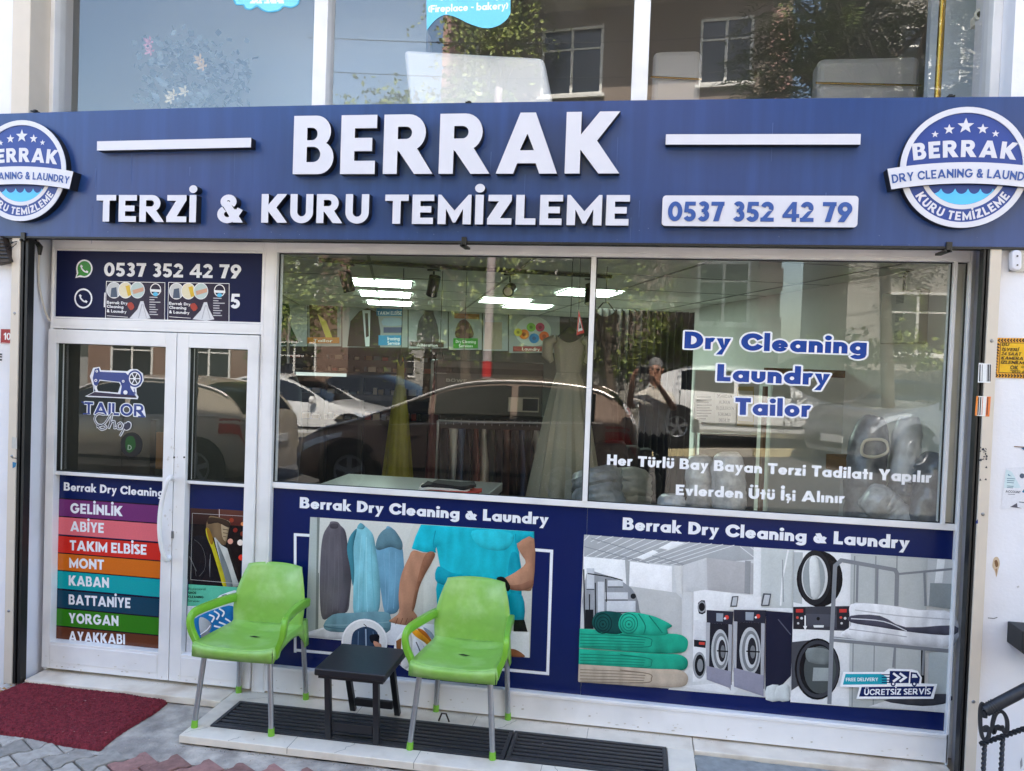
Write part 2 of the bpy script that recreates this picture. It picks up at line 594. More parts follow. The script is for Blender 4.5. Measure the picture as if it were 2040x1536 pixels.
def lower(ch, s):
    X = .66                                            # x height
    A = lambda *p: [(1, q) for q in p]
    r = X/2+.01
    ring = [(1, el(r,X/2,r,X/2+.01,n=30)), (-1, el(r,X/2,r-s,X/2+.01-s*.95,n=26))]
    if ch in 'ao':
        return ring + (A(rc(2*r-s+.01,0,2*r+.02,X)) if ch == 'a' else []), 2*r+(.02 if ch == 'a' else 0)
    if ch in 'bp':
        y = (0, 1.05) if ch == 'b' else (-.3, X)
        return ring + A(rc(-.02,y[0],s-.02,y[1])), 2*r
    if ch in 'dqg':
        y = {'d': (0, 1.05), 'q': (-.3, X), 'g': (-.05, X)}[ch]
        i = ring + A(rc(2*r-s+.01,y[0],2*r+.02,y[1]))
        if ch == 'g':
            i += A(stroke(arc(r+.01,-.04,r-s/2+.005,0,-165,14,.26-s*.5), s*.95))
        return i, 2*r+.02
    if ch == 'c':
        return ring + [(-1, [(r,X/2),(1.1,X/2+.34),(1.1,X/2-.34)])], 2*r-.06
    if ch == 'e':
        return ring + [(-1, [(r,X/2),(1.1,X/2),(1.1,X/2-.36)]), (1, rc(s*.6,X/2-s*.33,2*r-.015,X/2+s*.33))], 2*r
    if ch == 'f':
        return A(rc(.1,0,.1+s,.8), stroke(arc(.1+s/2+.16,.8,.16,180,80,8,.16), s), rc(0,X-s*.75,.42,X)), .40
    if ch in 'hnmr':
        i = A(rc(0,0,s,1.05 if ch == 'h' else X))
        if ch == 'r':
            return i + A(stroke(arc(.30,.36,.30-s*.5,165,62,8,.30-s*.5+.02), s)), .40
        q = .30
        i += [(1, stroke(arc(q,X-q,q-s/2,180,0,14,q-s/2), s)), (1, rc(2*q-s,0,2*q,X-q+.01))]
        if ch == 'm':
            i += [(1, stroke(arc(3*q-s,X-q,q-s/2,180,0,14,q-s/2), s)), (1, rc(4*q-2*s,0,4*q-s,X-q+.01))]
            return i, 4*q-s
        return i, 2*q
    if ch in 'iı':
        return A(rc(0,0,s,X)) + (A(el(s/2,X+.21,s*.58)) if ch == 'i' else []), s
    if ch == 'k':
        return A(rc(0,0,s,1.05), [(s-.01,.26),(s-.01,.40),(.36,X),(.62,X),(.38,.36),(.66,0),(.40,0)]), .64
    if ch == 'l':
        return A(rc(0,0,s,1.05)), s
    if ch in 'sş':
        pts = arc(.21,.475,.20-s*.25,30,255,12,.185-s*.45) + arc(.21,.185,.20-s*.25,75,-150,12,.185-s*.45)
        i = A(stroke(pts, s*.82))
        if ch == 'ş':
            i += A([(.17,0),(.28,0),(.24,-.24),(.1,-.24)])
        return i, .42
    if ch == 't':
        return A(rc(.1,0,.1+s,.92), rc(0,X-s*.8,.42,X)), .42
    if ch in 'uü':
        q = .30
        i = A(stroke(arc(q,q,q-s/2,180,360,14,q-s/2), s), rc(0,q-.01,s,X), rc(2*q-s,q-.01,2*q,X))
        if ch == 'ü':
            i += A(el(.13,X+.2,s*.52), el(.47,X+.2,s*.52))
        return i, 2*q
    if ch in 'vwy':
        k = s*1.1
        if ch == 'w':
            return A([(0,X),(k,X),(.27,.26),(.38,X),(.52,X),(.63,.26),(.90-k,X),(.90,X),(.70,0),(.56,0),(.45,.36),(.34,0),(.20,0)]), .9
        i = A([(0,X),(k,X),(.31,.27),(.62-k,X),(.62,X),(.31+s*.42,0),(.31-s*.42,0)])
        if ch == 'y':
            i = A([(0,X),(k,X),(.34,.27),(.64-k,X),(.64,X),(.27,-.30),(.27-k,-.30),(.24,.06)])
        return i, .62
    if ch == 'z':
        t = s*.85
        return A(rc(0,0,.5,t), rc(0,X-t,.5,X), [(0,t*.9),(.5-s*1.5,X-t*.9),(.5,X-t*.9),(s*1.5,t*.9)]), .5
    return None
GC = {}
def glyph(ch, s, outline=0):
    k = (ch, round(s, 3), outline)
    if k in GC:
        return GC[k]
    g = lower(ch, s*.86) if ch.islower() and ch not in 'ı' else None
    if ch == 'ı':
        g = lower('ı', s*.86)
    if g is None:
        g = caps(ch, s)
    if g is None:
        GC[k] = None
        return None
    V, T, E = union(g[0])
    if outline:
        it = [(1, [V[i] for i in t]) for t in T]
        for a, b in E:
            p, q = V[a], V[b]
            it.append((1, stroke([p, q], outline*2)))
            it.append((1, el(p[0], p[1], outline, n=8)))
        V, T, E = union(it)
    GC[k] = (V, T, E, g[1])
    return GC[k]
def text_width(txt, s, tr):
    x = 0
    for ch in txt:
        if ch == ' ':
            x += .36
            continue
        g = glyph(ch, s)
        if g:
            x += g[3]+tr
    return x-tr
def put_text(mb, txt, fn, s=.24, tr=.09, depth=0, mi=0, side=None, c=None, width=None, outline=0, slant=0, letters=None, alt=None):
    """fn(u,v,w) -> world point; u along the line 0..width (cap heights), v 0..1, w 0 front..1 back"""
    W = text_width(txt, s, tr)
    k = (width/W) if width else 1
    x = 0
    cnt = 0
    for ch in txt:
        if ch == ' ':
            x += .36
            continue
        cnt += 1
        f_ = alt if alt and cnt % 2 else fn
        g = glyph(ch, s, outline)
        if g is None:
            continue
        V, T, E, adv = g
        tgt = mb if letters is None else MB()
        o = tgt.add([f_((x+vx+slant*vy)*k, vy, 0) for vx, vy in V], [t[::-1] for t in T], mi, c)
        if depth:
            n = len(V)
            o2 = tgt.add([fn((x+vx+slant*vy)*k, vy, 1) for vx, vy in V], [], 0)
            for a, b in E:
                tgt.f.append([o+a, o+b, o2+b, o2+a])
                tgt.mi.append(mi if side is None else side)
                tgt.c.append(c)
        if letters is not None:
            letters.append((ch, tgt))
        x += adv+tr
    return W*k
def line_fn(p0, p1, h, Y, dY=0):
    """baseline from p0 to p1 in (X,Z); h cap height"""
    dx, dz = p1[0]-p0[0], p1[1]-p0[1]
    L = hypot(dx, dz)
    ux, uz = dx/L, dz/L
    return (lambda u, v, w: Vector((p0[0]+ux*u*h-uz*v*h, Y+dY*w, p0[1]+uz*u*h+ux*v*h))), L/h
PRN = None
def flat(mb, items, Y, c=None, mi=0):                 # items: (op, poly in X,Z)
    V, T, E = union(items)
    mb.add([(x, Y, z) for x, z in V], T, mi, c)
# ------------------------------------------------------------------ shared materials
M_white = mat('white_wall_paint', (226,226,232), .75, noise_amt=.035, nscale=1.5, bump=.12, bscale=60, col2=(214,211,212), blend=(.5,.75))
M_alu = mat('white_powder_coat', (232,231,232), .32, noise_amt=.025, nscale=3, col2=(212,211,212), blend=(.5,.8))
M_alu_beige = mat('beige_powder_coat', (205,194,180), .4, noise_amt=.03, nscale=3)
M_black = mat('black_rubber', (16,16,17), .5)
M_steel = mat('brushed_steel', (150,152,155), .35, metal=1, noise_amt=.1, nscale=20)
M_print = mat('printed_vinyl', None, .22, attr='Col', spec=.32, noise_amt=.05, nscale=45)
M_matte = mat('matte_print', None, .6, attr='Col', spec=.3)
M_signblue = mat('weathered_blue_composite', (32,62,118), .3, noise_amt=.03, nscale=3, stretch=(5,1,.3), col2=(40,71,130), blend=(.42,.75), spec=.5)
M_letter = mat('white_acrylic_letter', (212,212,222), .35, noise_amt=.015)
M_lside = mat('black_letter_side', (20,19,19), .4)
M_glass = glass_mat('shop_glass', (.96,.975,.96), 1.82, .010, .006)
M_uglass = glass_mat('upper_glass', (.96,.97,.98), 2.1, .010, .03)
CW = lin((232,234,240))
NAVY = lin((13,30,86))
def frame(mb, x0, z0, x1, z1, wl, wr, wb, wt, y0, y1, mi=0):
    mb.box((x0,y0,z0),(x0+wl,y1,z1), mi)
    mb.box((x1-wr,y0,z0),(x1,y1,z1), mi)
    if wb: mb.box((x0+wl,y0,z0),(x1-wr,y1,z0+wb), mi)
    if wt: mb.box((x0+wl,y0,z1-wt),(x1-wr,y1,z1), mi)
def quad(mb, x0, z0, x1, z1, Y, c, mi=0):
    mb.add([(x0,Y,z0),(x1,Y,z0),(x1,Y,z1),(x0,Y,z1)], [(0,1,2,3)], mi, c)
def photo_poly(mb, pts, Y, c, mi=0):
    flat(mb, [(1, [P(x, y, Y) for x, y in pts])], Y, lin(c) if c[0] > 1 or c[1] > 1 else c, mi)

XL, XR = -3.612, 1.644                                 # shop opening
YW = -.20                                              # front of the wall piers
ZT = 2.70                                              # underside of the beam behind the sign
# ------------------------------------------------------------------ the building
bld = thing('shop_building', (-1, 4, 0), 'white rendered shop building with ground floor shopfront and glazed upper floor', 'building')
ZU0, ZU1 = 2.72, 4.55                                  # upper window
ux0, ux1 = P(76,110)[0], P(1985,100)[0]
m = MB()
m.box((-9,YW,-.3),(XL-.045,.3,2.74))
m.box((XR+.05,YW,-.3),(8,.3,2.74))
m.box((XL-.045,YW+.002,2.695),(XR+.05,-.032,2.74))
m.box((-9,YW,2.74),(ux0,.3,ZU1))
m.box((ux1,YW,2.74),(8,.3,ZU1))
m.box((-9,YW+.003,ZU1),(8,.3,7.35))
m.box((-9,.3,-.3),(-8.7,9.6,7.35)); m.box((7.7,.3,-.3),(8,9.6,7.35)); m.box((-8.7,9.6,-.3),(7.7,9.9,7.35))
m.build('wall', M_white, bld)
m = MB(); m.box((-9.2,-.3,7.35),(8.2,10.1,7.5)); m.build('roof', M_white, bld)
M_slab = mat('slab_plaster', (150,150,150), .8)
m = MB(); m.box((-8.7,.06,2.90),(7.7,9.6,3.02)); m.build('floor_slab', M_slab, bld)
m = MB(); m.box((-8.7,.06,4.9),(7.7,9.6,5.1)); m.build('upper_ceiling', M_slab, bld)
# upper window: frame, mullions, panes
m = MB()
fx = [P(76,110)[0], P(119,110)[0]]
m.box((fx[0],YW-.01,2.72),(fx[1]-.03,.02,ZU1))
m.build('window_jamb', M_alu_beige, bld, bevel=.004)
wf = MB()
wf.box((fx[1]-.03,-.05,2.72),(fx[1],.05,ZU1))
mull = [(P(632,100)[0],P(659,100)[0]), (P(1261,100)[0],P(1293,100)[0])]
for a, b in mull: wf.box((a,-.06,2.72),(b,.05,ZU1))
xr0 = P(1966,100)[0]
wf.box((xr0,-.06,2.72),(ux1,.05,ZU1))
wf.box((fx[1],-.04,ZU1-.06),(xr0,.04,ZU1))
wf.build('window_frame', M_alu, bld, bevel=.004)
edges = [fx[1]] + [v for ab in mull for v in ab] + [xr0]
for k in range(3):
    m = MB(); quad(m, edges[2*k]-.005, 2.73, edges[2*k+1]+.005, ZU1-.05, 0, None); m.build('window_pane', M_uglass, bld)

# ------------------------------------------------------------------ shopfront glazing
sf = thing('shopfront', (-1, 0, 0), 'white aluminium shopfront with two door leaves and large display windows', 'shopfront')
zwt = P(900,509)[1]                                    # top of the display glass
zst0, zst1 = P(1000,1001)[1], P(1000,988)[1]           # white strip over the lower vinyl
zb = .162                                              # top of the base panel
ztr0, ztr1 = P(300,640)[1], P(300,500)[1]              # transom panel
zdo = P(300,660)[1]                                    # top of the door leaves
px = lambda x, y: P(x, y)[0]
x_post0, x_post1 = px(526,600), px(554,600)
x_m0, x_m1 = px(1177,560), px(1187,560)
x_n0, x_n1 = px(1896,560), px(1904,560)
x_r = px(1926,560)
m = MB()
m.box((XL,-.03,0),(XL+.02,.06,ZT))
m.box((x_post0,-.03,0),(x_post1,.06,ZT))
m.box((x_r,-.03,0),(XR,.06,ZT))
m.box((x_post1,-.03,zwt),(x_r,.06,ZT))
m.box((XL+.02,-.03,ztr1+.004),(x_post0,.06,ZT))
m.box((XL+.02,-.03,zdo),(x_post0,.06,ztr0))
m.box((x_post1,-.012,zst0+.003),(x_r,.0045,zst1))
m.build('frame', M_alu, sf, bevel=.003)
m = MB()
for x in (x_post0+.010, x_post1-.016, XL+.008): m.box((x,-.0335,.02),(x+.005,-.0301,ZT-.01))
m.box((x_post1+.01,-.0335,zwt+.018),(x_r-.01,-.0301,zwt+.022)); m.box((XL+.03,-.0335,zdo+.022),(x_post0-.01,-.0301,zdo+.026))
m.build('profile_rib', M_alu, sf)
gk = MB()
for a, b in ((x_post1,x_m0),(x_m1,x_n0),(x_n1,x_r)):
    frame(gk, a+.0003, zst1+.0003, b-.0003, zwt-.0003, .005, .005, .004, .005, .0, .0115)
gk.build('gasket', M_black, sf)
m = MB()
m.box((x_m0,-.022,zst1),(x_m1,.06,zwt)); m.build('mullion', M_alu, sf, bevel=.002)
m = MB(); m.box((x_n0,-.022,zst1),(x_n1,.06,zwt)); m.build('mullion', M_alu, sf, bevel=.002)
m = MB()
m.box((x_post1,-.03,.012),(XR-.002,.06,zb)); m.box((x_post1,-.034,zb-.022),(x_r,-.03,zb-.004))
m.build('base_panel', M_alu, sf, bevel=.003)
for a, b in ((x_post1,x_m0),(x_m1,x_n0),(x_n1,x_r)):
    m = MB(); quad(m, a-.004, zb, b+.004, zwt+.003, .012, None); m.build('pane', M_glass, sf)
# reveals beside the frame
# doors
def leaf(x0, x1, gx0, gx1, zs0, zs1, vz0, handle):
    z0, z1 = .02, zdo-.006
    d = MB()
    g_top = P(300,690)[1]
    frame(d, x0, z0, x1, z1, gx0-x0, x1-gx1, vz0-z0, z1-g_top, -.045, .03)
    d.box((gx0,-.03,zs0),(gx1,.004,zs1))
    d.box((gx0+.004,-.049,vz0-.006-.12),(gx1-.004,-.045,vz0-.016-.0))
    do = d.build('door', M_alu, sf, bevel=.003)
    g = MB(); frame(g, gx0+.0003, zs1+.0003, gx1-.0003, g_top-.0003, .004, .004, .003, .004, -.02, .0115); g.build('gasket', M_black, do)
    g = MB(); quad(g, gx0-.004, vz0, gx1+.004, g_top+.004, .012, None); g.build('pane', M_glass, do)
    return do
gz1 = P(225,945)[1]; gz0 = P(225,951)[1]
dz0 = P(220,1284)[1]
d1 = leaf(px(104,800), px(357,800), px(118,800)+.006, px(336,800), P(225,951)[1], P(225,944)[1], dz0, True)
d2 = leaf(px(358.5,800), x_post0-.004, px(381,800), px(498,800), P(440,966)[1], P(440,960)[1], P(430,1305)[1], False)
# pull handle
m = MB()
hp = [PP(345,955,-.045), PP(337,952,-.10), PP(328,975,-.115), PP(320,1015,-.12), PP(318,1055,-.12), PP(322,1090,-.115), PP(330,1115,-.10), PP(338,1110,-.045)]
hp = [Vector(p) for p in spl([tuple(v) for v in hp], 5)]
m.tube(hp, .014, 10); m.build('handle', M_alu, d1, smooth=True)
m = MB(); p = PP(344,1065,-.045); m.box((p.x-.008,-.05,p.z-.022),(p.x+.008,-.045,p.z+.022)); m.build('lock', M_steel, d1, bevel=.002)
for x in (347, 367):
    m = MB(); p = PP(x,911,-.045); m.lathe([(0,-.0015),(.006,-.0015),(.006,0)], (p.x,-.045,p.z), 10, axis='y'); m.build('screw', M_black, d1 if x < 350 else d2)

# ------------------------------------------------------------------ roller shutter guide rails
def guide(xa, xb, xc, lab):
    g = thing('shutter_guide', ((xa+xc)/2, YW, 0), lab, 'shutter rail', 'roller shutter guide rails')
    m = MB()
    m.box((min(xa,xb),YW-.03,-.02),(max(xa,xb),YW+.02,2.69))
    m.build('cover', M_alu_beige, g, bevel=.003)
    m = MB()
    lo, hi = min(xb,xc), max(xb,xc)
    m.box((lo,YW-.022,-.02),(lo+(hi-lo)*.35,YW+.03,2.69)); m.box((lo+(hi-lo)*.65,YW-.022,-.02),(hi,YW+.03,2.69)); m.box((lo+(hi-lo)*.35,YW,-.02),(lo+(hi-lo)*.65,YW+.03,2.69))
    m.build('channel', M_black, g)
    for z in (.42, 1.35, 2.2):
        m = MB(); m.lathe([(0,-.006),(.006,-.005),(.009,0)], ((xa+xb)/2,YW-.03,z), 10, axis='y'); m.build('rivet', M_steel, g, smooth=True)
    return g
guide(-3.715, -3.66, -3.612, 'beige and black shutter guide rail left of the door')
guide(1.70, 1.648, 1.622, 'beige and black shutter guide rail right of the display window')

# ------------------------------------------------------------------ the sign
YS = -.232
LD = .055
YL = YS-LD
zsb = P(1020,481,YS)[1]
sign = thing('shop_sign', (-1, YS, zsb), 'long blue fascia sign with raised white lettering over the shopfront', 'sign')
m = MB()
top = [P(x, y, YS) for x, y in ((-350,240),(0,226.7),(340,216),(680,208.5),(1020,203.5),(1360,198.5),(1700,195),(2040,192.5),(2400,190))]
xs = [p[0] for p in top]
poly = [(xs[0], zsb)] + [(xs[-1], zsb)] + top[::-1]
m.prism(poly, YS, YW-.001)
m.build('panel', M_signblue, sign)
m = MB(); m.box((xs[0],YS-.004,zsb-.012),(xs[-1],YS+.06,zsb-.001)); m.build('drip_edge', M_black, sign)
def sign_word(txt, pa, pb, hpx, s, tr):
    a, b = P(*pa, YL), P(*pb, YL)
    h = P(pa[0], pa[1]-hpx, YL)[1]-a[1]
    b = (b[0], (a[1]+b[1])/2); a = (a[0], b[1])
    fn, W = line_fn(a, b, h, YL, LD-.001)
    L = []
    put_text(None, txt, fn, s, tr, 1, 0, 1, None, W, letters=L)
    for ch, mb in L:
        mb.build('letter', [M_letter, M_lside], sign)
sign_word('BERRAK', (583,346), (1231,346.5), 116, .255, .13)
sign_word('TERZİ', (191.5,441), (390,443), 53, .24, .10)
sign_word('&', (432,443), (484,443.5), 54.5, .23, .10)
sign_word('KURU', (520,443.5), (734,445), 57, .25, .12)
sign_word('TEMİZLEME', (766,445), (1253,450), 58, .245, .12)
for q in (((193,300),(500,293.5),18.5), ((1326,288),(1714,288),20.5)):
    a, b = P(*q[0], YL), P(*q[1], YL)
    h = P(q[0][0], q[0][1]-q[2], YL)[1]-a[1]
    m = MB()
    vs = [(a[0],a[1]),(b[0],b[1]),(b[0],b[1]+h),(a[0],a[1]+h)]
    m.prism(vs, YL, YL+LD-.001, 1)
    m.mi[0] = 0
    m.build('dash_bar', [M_letter, M_lside], sign, recalc=False)
YD = YS-.0012
m = MB()
rn_ = random.Random(31)
for k in range(26):
    x = rn_.uniform(-3.7,1.75); z = rn_.uniform(zsb+.05,3.3); l_ = rn_.uniform(.03,.22); q_ = rn_.uniform(.0008,.0025)
    m.add([(x-q_,YD,z),(x+q_,YD,z),(x+q_*.4,YD,z-l_),(x-q_*.4,YD,z-l_)], [(0,1,2,3)], 0, lin(rn_.choice([(56,82,138),(62,88,144),(36,60,112),(70,94,146)])))
for k in range(40):
    x = rn_.uniform(-3.7,1.75); z = zsb+abs(rn_.gauss(0,.05)); q_ = rn_.uniform(.001,.003)
    m.add([(x-q_,YD,z),(x+q_,YD,z-q_*.5),(x+q_*.7,YD,z+q_),(x-q_*.5,YD,z+q_*1.4)], [(0,1,2,3)], 0, lin((96,112,150)))
m.build('water_mark', mat('dried_drip', None, .5, attr='Col'), sign, recalc=False)
# phone number board
a, b, t = P(1318,450,YL), P(1708,450,YL), P(1318,397,YL)
m = MB()
m.prism(rrect(a[0],a[1],b[0],P(1708,390,YL)[1],.018), YL, YL+LD-.001, 1)
m.mi[0] = 0
pb = m.build('number_board', [M_letter, M_lside], sign, recalc=False)
M_blueprint = mat('blue_acrylic', (40,80,152), .4)
m = MB()
a, b = P(1330,440,YL-.004), P(1697,441.5,YL-.004)
h = P(1330,401.5,YL-.004)[1]-a[1]
fn, W = line_fn((a[0],a[1]), (b[0],a[1]), h, YL-.004, .0038)
put_text(m, '0537 352 42 79', fn, .23, .07, 1, 0, 0, None, W)
m.build('lettering', M_blueprint, pb)
# round badges
M_bblue = mat('badge_blue', (30,62,142), .4, noise_amt=.05, nscale=4)
M_wave = mat('badge_light_blue', (84,192,250), .4)
def arc_fn(c, Rc, base, h, a0, Y, r, up=True):
    """text along a circle of radius Rc round (cx,cy) in badge units"""
    def f(u, v, w):
        if up:
            ang = a0 - u*h/Rc
            rad = Rc + v*h
        else:
            ang = a0 + u*h/Rc
            rad = Rc - v*h
        return Vector((c[0]+r*(base[0]+rad*cos(ang)), Y, c[1]+r*(base[1]+rad*sin(ang))))
    return f
def badge(cpx, rpx, depth):
    Yb = YS-depth
    c = P(*cpx, Yb)
    r = (P(cpx[0], cpx[1]-rpx, Yb)[1]-P(cpx[0], cpx[1]+rpx, Yb)[1])/2
    W_ = lambda pts: [(c[0]+x*r, c[1]+y*r) for x, y in pts]
    m = MB()
    m.prism(W_(el(0,0,1,n=64)), Yb+.006, YS-.001, 1)
    m.mi[0] = 0
    bo = m.build('badge', [M_bblue, M_lside], sign, recalc=False)
    m = MB()
    V, T, E = union([(1, W_(el(0,0,1.0,n=64))), (-1, W_(el(0,0,.905,n=64)))])
    o = m.add([(x,Yb,z) for x, z in V], T); o2 = m.add([(x,Yb+.0058,z) for x, z in V], [])
    for i, j in E: m.f.append([o+i,o+j,o2+j,o2+i]); m.mi.append(0); m.c.append(None)
    m.build('rim', M_letter, bo)
    m = MB(); flat(m, [(1, W_(arc(0,0,.69,200,340,30)+arc(0,0,.615,340,200,30)))], Yb+.004); m.build('inner_ring', M_letter, bo)
    m = MB()
    top_ = []
    pk = [-.62,-.335,-.115,.085,.275,.47,.62]
    for i in range(len(pk)-1):
        for k in range(8):
            t = k/8
            top_.append((pk[i]+(pk[i+1]-pk[i])*t, -.345-.09*sin(pi*t)**.6))
    V, T, E = union([(1, W_(el(0,0,.612,n=48))), (-1, W_([(-.9,.9)]+top_+[(.62,-.345),(.9,.9)]))])
    m.add([(x,Yb+.0045,z) for x, z in V], T); m.build('wave', M_wave, bo)
    for sx, sy, sr in ((0,.69,.135),(-.255,.635,.09),(.265,.635,.09),(-.47,.555,.06),(.465,.555,.06)):
        m = MB()
        flat(m, [(1, W_([(sx+(sr if k % 2 == 0 else sr*.42)*cos(radians(90+36*k)), sy+(sr if k % 2 == 0 else sr*.42)*sin(radians(90+36*k))) for k in range(10)]))], Yb+.004)
        m.build('star', M_letter, bo)
    # banner
    Rb = 7.0
    cy = .07-Rb
    Yn = Yb-.02
    a1 = math.asin(1.22/Rb)
    outer = [(Rb*sin(t), cy+Rb*cos(t)) for t in [(-a1+2*a1*i/24) for i in range(25)]]
    inner = [((Rb-.35)*sin(t), cy+(Rb-.35)*cos(t)) for t in [(a1-2*a1*i/24)*.985 for i in range(25)]]
    m = MB()
    m.prism(W_(outer+inner)[::-1], Yn, YS-.001, 1)
    m.mi[0] = 0
    bn = m.build('banner', [M_letter, M_lside], bo, recalc=False)
    m = MB()
    def text_arc(txt, half, Rc, base, h, Y, s, tr, up=True, mid=90):
        Wn = 2*half*Rc/h
        a0 = radians(mid)+half if up else radians(mid)-half
        f = arc_fn(c, Rc, base, h, a0, Y, r, up)
        put_text(m, txt, f, s, tr, 0, 0, None, None, Wn)
    Rt = Rb-.255
    text_arc('DRY CLEANING & LAUNDRY', math.asin(1.13/Rt), Rt, (0,cy), .145, Yn-.002, .2, .12)
    m.build('banner_lettering', M_blueprint, bo)
    m = MB()
    text_arc('BERRAK', math.asin(.79/6.0), 6.0, (0,.175-6.0), .28, Yb+.004, .27, .14)
    text_arc('KURU TEMİZLEME', radians(57.5), .875, (0,0), .145, Yb+.004, .24, .16, False, 270)
    m.build('lettering', M_letter, bo)
badge((1920.5,333.5), 120.5, .05)
badge((41,340), 100.5, .05)
for x, y in ((925,481),(1890,488),(48,469)):
    p = PP(x, y, YS); m = MB()
    m.box((p.x-.014,YS-.012,zsb-.03),(p.x+.014,YS,zsb+.02)); m.box((p.x-.022,YS-.012,zsb-.03),(p.x+.008,YS+.12,zsb-.018))
    m.build('bracket', M_lside, sign, bevel=.002)
for x, y in ((933,204),(1896,191),(66,221)):
    p = PP(x, y, YS); m = MB()
    m.box((p.x-.016,YS-.004,p.z-.004),(p.x+.016,YS+.05,p.z+.004)); m.box((p.x-.008,YS+.01,p.z),(p.x+.008,YS+.03,p.z+.012))
    m.build('bracket', M_lside, sign, bevel=.001)
# ------------------------------------------------------------------ ground
def zground(y):
    if y > -1.3: return -.045
    if y > -3.5: return -.045 + (-1.3-y)/2.2*.36
    return .305
def zr(x, y):
    t = max(0, min(1, (-3.5-y)/9))
    return zground(y)+t*.22+t*.06*(max(-22, min(16, x))-1)
M_paver = mat('concrete_paver', None, .85, attr='Col', noise_amt=.22, nscale=9, bump=.5, bscale=90)
M_grout = mat('dirty_sand_grout', (84,80,74), .95, noise_amt=.3, nscale=14, bump=.6, bscale=120)
M_conc = mat('rough_concrete', (184,176,166), .9, noise_amt=.2, nscale=5, bump=1.0, bscale=45, col2=(142,136,130), blend=(.40,.60))
M_marble = mat('worn_cream_marble', (222,212,198), .5, noise_amt=.06, nscale=5, col2=(192,176,158), blend=(.50,.78), bump=.15, bscale=30)
M_asph = mat('asphalt', (92,90,88), .9, noise_amt=.18, nscale=3, bump=.3, bscale=80)
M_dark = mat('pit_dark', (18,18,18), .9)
def sheet(name, x0, x1, y0, y1, zf, m, ny=12, dz=0):
    mb = MB()
    mb.grid([[(x, y0+(y1-y0)*i/ny, zf(y0+(y1-y0)*i/ny)+dz) for x in (x0, x1)] for i in range(ny+1)])
    return tag(mb.build(name, m), kind='structure')
# bedding under pavers with the drain pit left free
mb = MB()
mb.grid([[(x, y, zground(y)-.022) for x in (-14, 12)] for y in [-.62-.12*i for i in range(25)]])
mb.grid([[(x, y, -.077) for x in (-14,-2.3)] for y in (-.62,-.19)])
mb.grid([[(x, y, -.077) for x in (.3,12)] for y in (-.62,-.14)])
tag(mb.build('paving_bed', M_grout), kind='structure')
# interlocking I-shaped pavers
def paver_field():
    mb = MB()
    rnd = random.Random(3)
    ang = radians(57)
    ca, sa = cos(ang), sin(ang)
    prof = [(-.0975,-.079),(-.066,-.079),(-.036,-.054),(.036,-.054),(.066,-.079),(.0975,-.079)]
    prof = prof + [(u,-v) for u, v in prof[::-1]]
    for i in range(-48, 49):
        for j in range(-40, 41):
            u = j*.2 + (i % 2)*.1
            v = i*.14
            cx, cy = -2.0+u*ca-v*sa, -1.5+u*sa+v*ca
            if not (-5.2 < cx < 3.4 and -3.4 < cy < -.3):
                continue
            if -2.75 < cx < 2.2 and cy > -.765+.02*sin(cx*3)+.03*(cx+2.3): continue
            if cx > .25 and cy > -.62: continue
            band = int((cx+.35*cy+11.95)//1.15) % 2
            red = band == 0
            if rnd.random() < .02: red = not red
            k = rnd.uniform(.86, 1.12)
            c = (148,110,104) if red else (152,147,140)
            c = lin([min(255, q*k) for q in c])
            z = zground(cy)+rnd.uniform(-.003,.003)
            tx, ty = rnd.uniform(-.018,.018), rnd.uniform(-.018,.018)
            sc = rnd.uniform(.965,.985)
            top, rim, bot = [], [], []
            for a, b in prof:
                for lst, s_, dz in ((top, sc*.955, 0), (rim, sc, -.004), (bot, sc, -.03)):
                    lst.append((cx+(a*ca-b*sa)*s_, cy+(a*sa+b*ca)*s_, z+dz+a*tx+b*ty))
            n = len(prof)
            o = mb.add(top+rim+bot, [], 0)
            mb.f.append([o+q for q in range(n)]); mb.mi.append(0); mb.c.append(c)
            for q in range(n):
                q2 = (q+1) % n
                mb.f.append([o+n+q,o+n+q2,o+q2,o+q]); mb.mi.append(0); mb.c.append(c)
                mb.f.append([o+2*n+q,o+2*n+q2,o+n+q2,o+n+q]); mb.mi.append(0); mb.c.append(c)
    return mb
tag(paver_field().build('pavement', M_paver), kind='structure')
# concrete apron, irregular edge
def rough_patch(name, outline, z, m, thick=.03, amp=.012, step=.05):
    pts = []
    n = len(outline)
    for i in range(n):
        a, b = outline[i], outline[(i+1) % n]
        k = max(1, int(hypot(b[0]-a[0], b[1]-a[1])/step))
        for q in range(k):
            t = q/k
            pts.append((a[0]+(b[0]-a[0])*t+random.uniform(-amp,amp), a[1]+(b[1]-a[1])*t+random.uniform(-amp,amp)))
    V, T, E = union([(1, pts)])
    mb = MB()
    o = mb.add([(x,y,z) for x, y in V], T); o2 = mb.add([(x,y,z-thick) for x, y in V], [])
    for i, j in E: mb.f.append([o+i,o+j,o2+j,o2+i]); mb.mi.append(0); mb.c.append(None)
    return tag(mb.build(name, m), kind='structure')
rough_patch('concrete_apron', [(-3.60,-.205),(-2.33,-.17),(-2.325,-.62),(.36,-.62),(.36,-.78),(-.6,-.79),(-1.6,-.80),(-2.35,-.82),(-2.78,-.84),(-2.95,-.5)], -.050, M_conc)
rough_patch('concrete_strip', [(.347,-.175),(2.6,-.175),(2.6,-.62),(.347,-.62)], -.022, mat('grey_screed', (138,142,143), .9, noise_amt=.2, nscale=7, bump=.6, bscale=40), .04, .006)
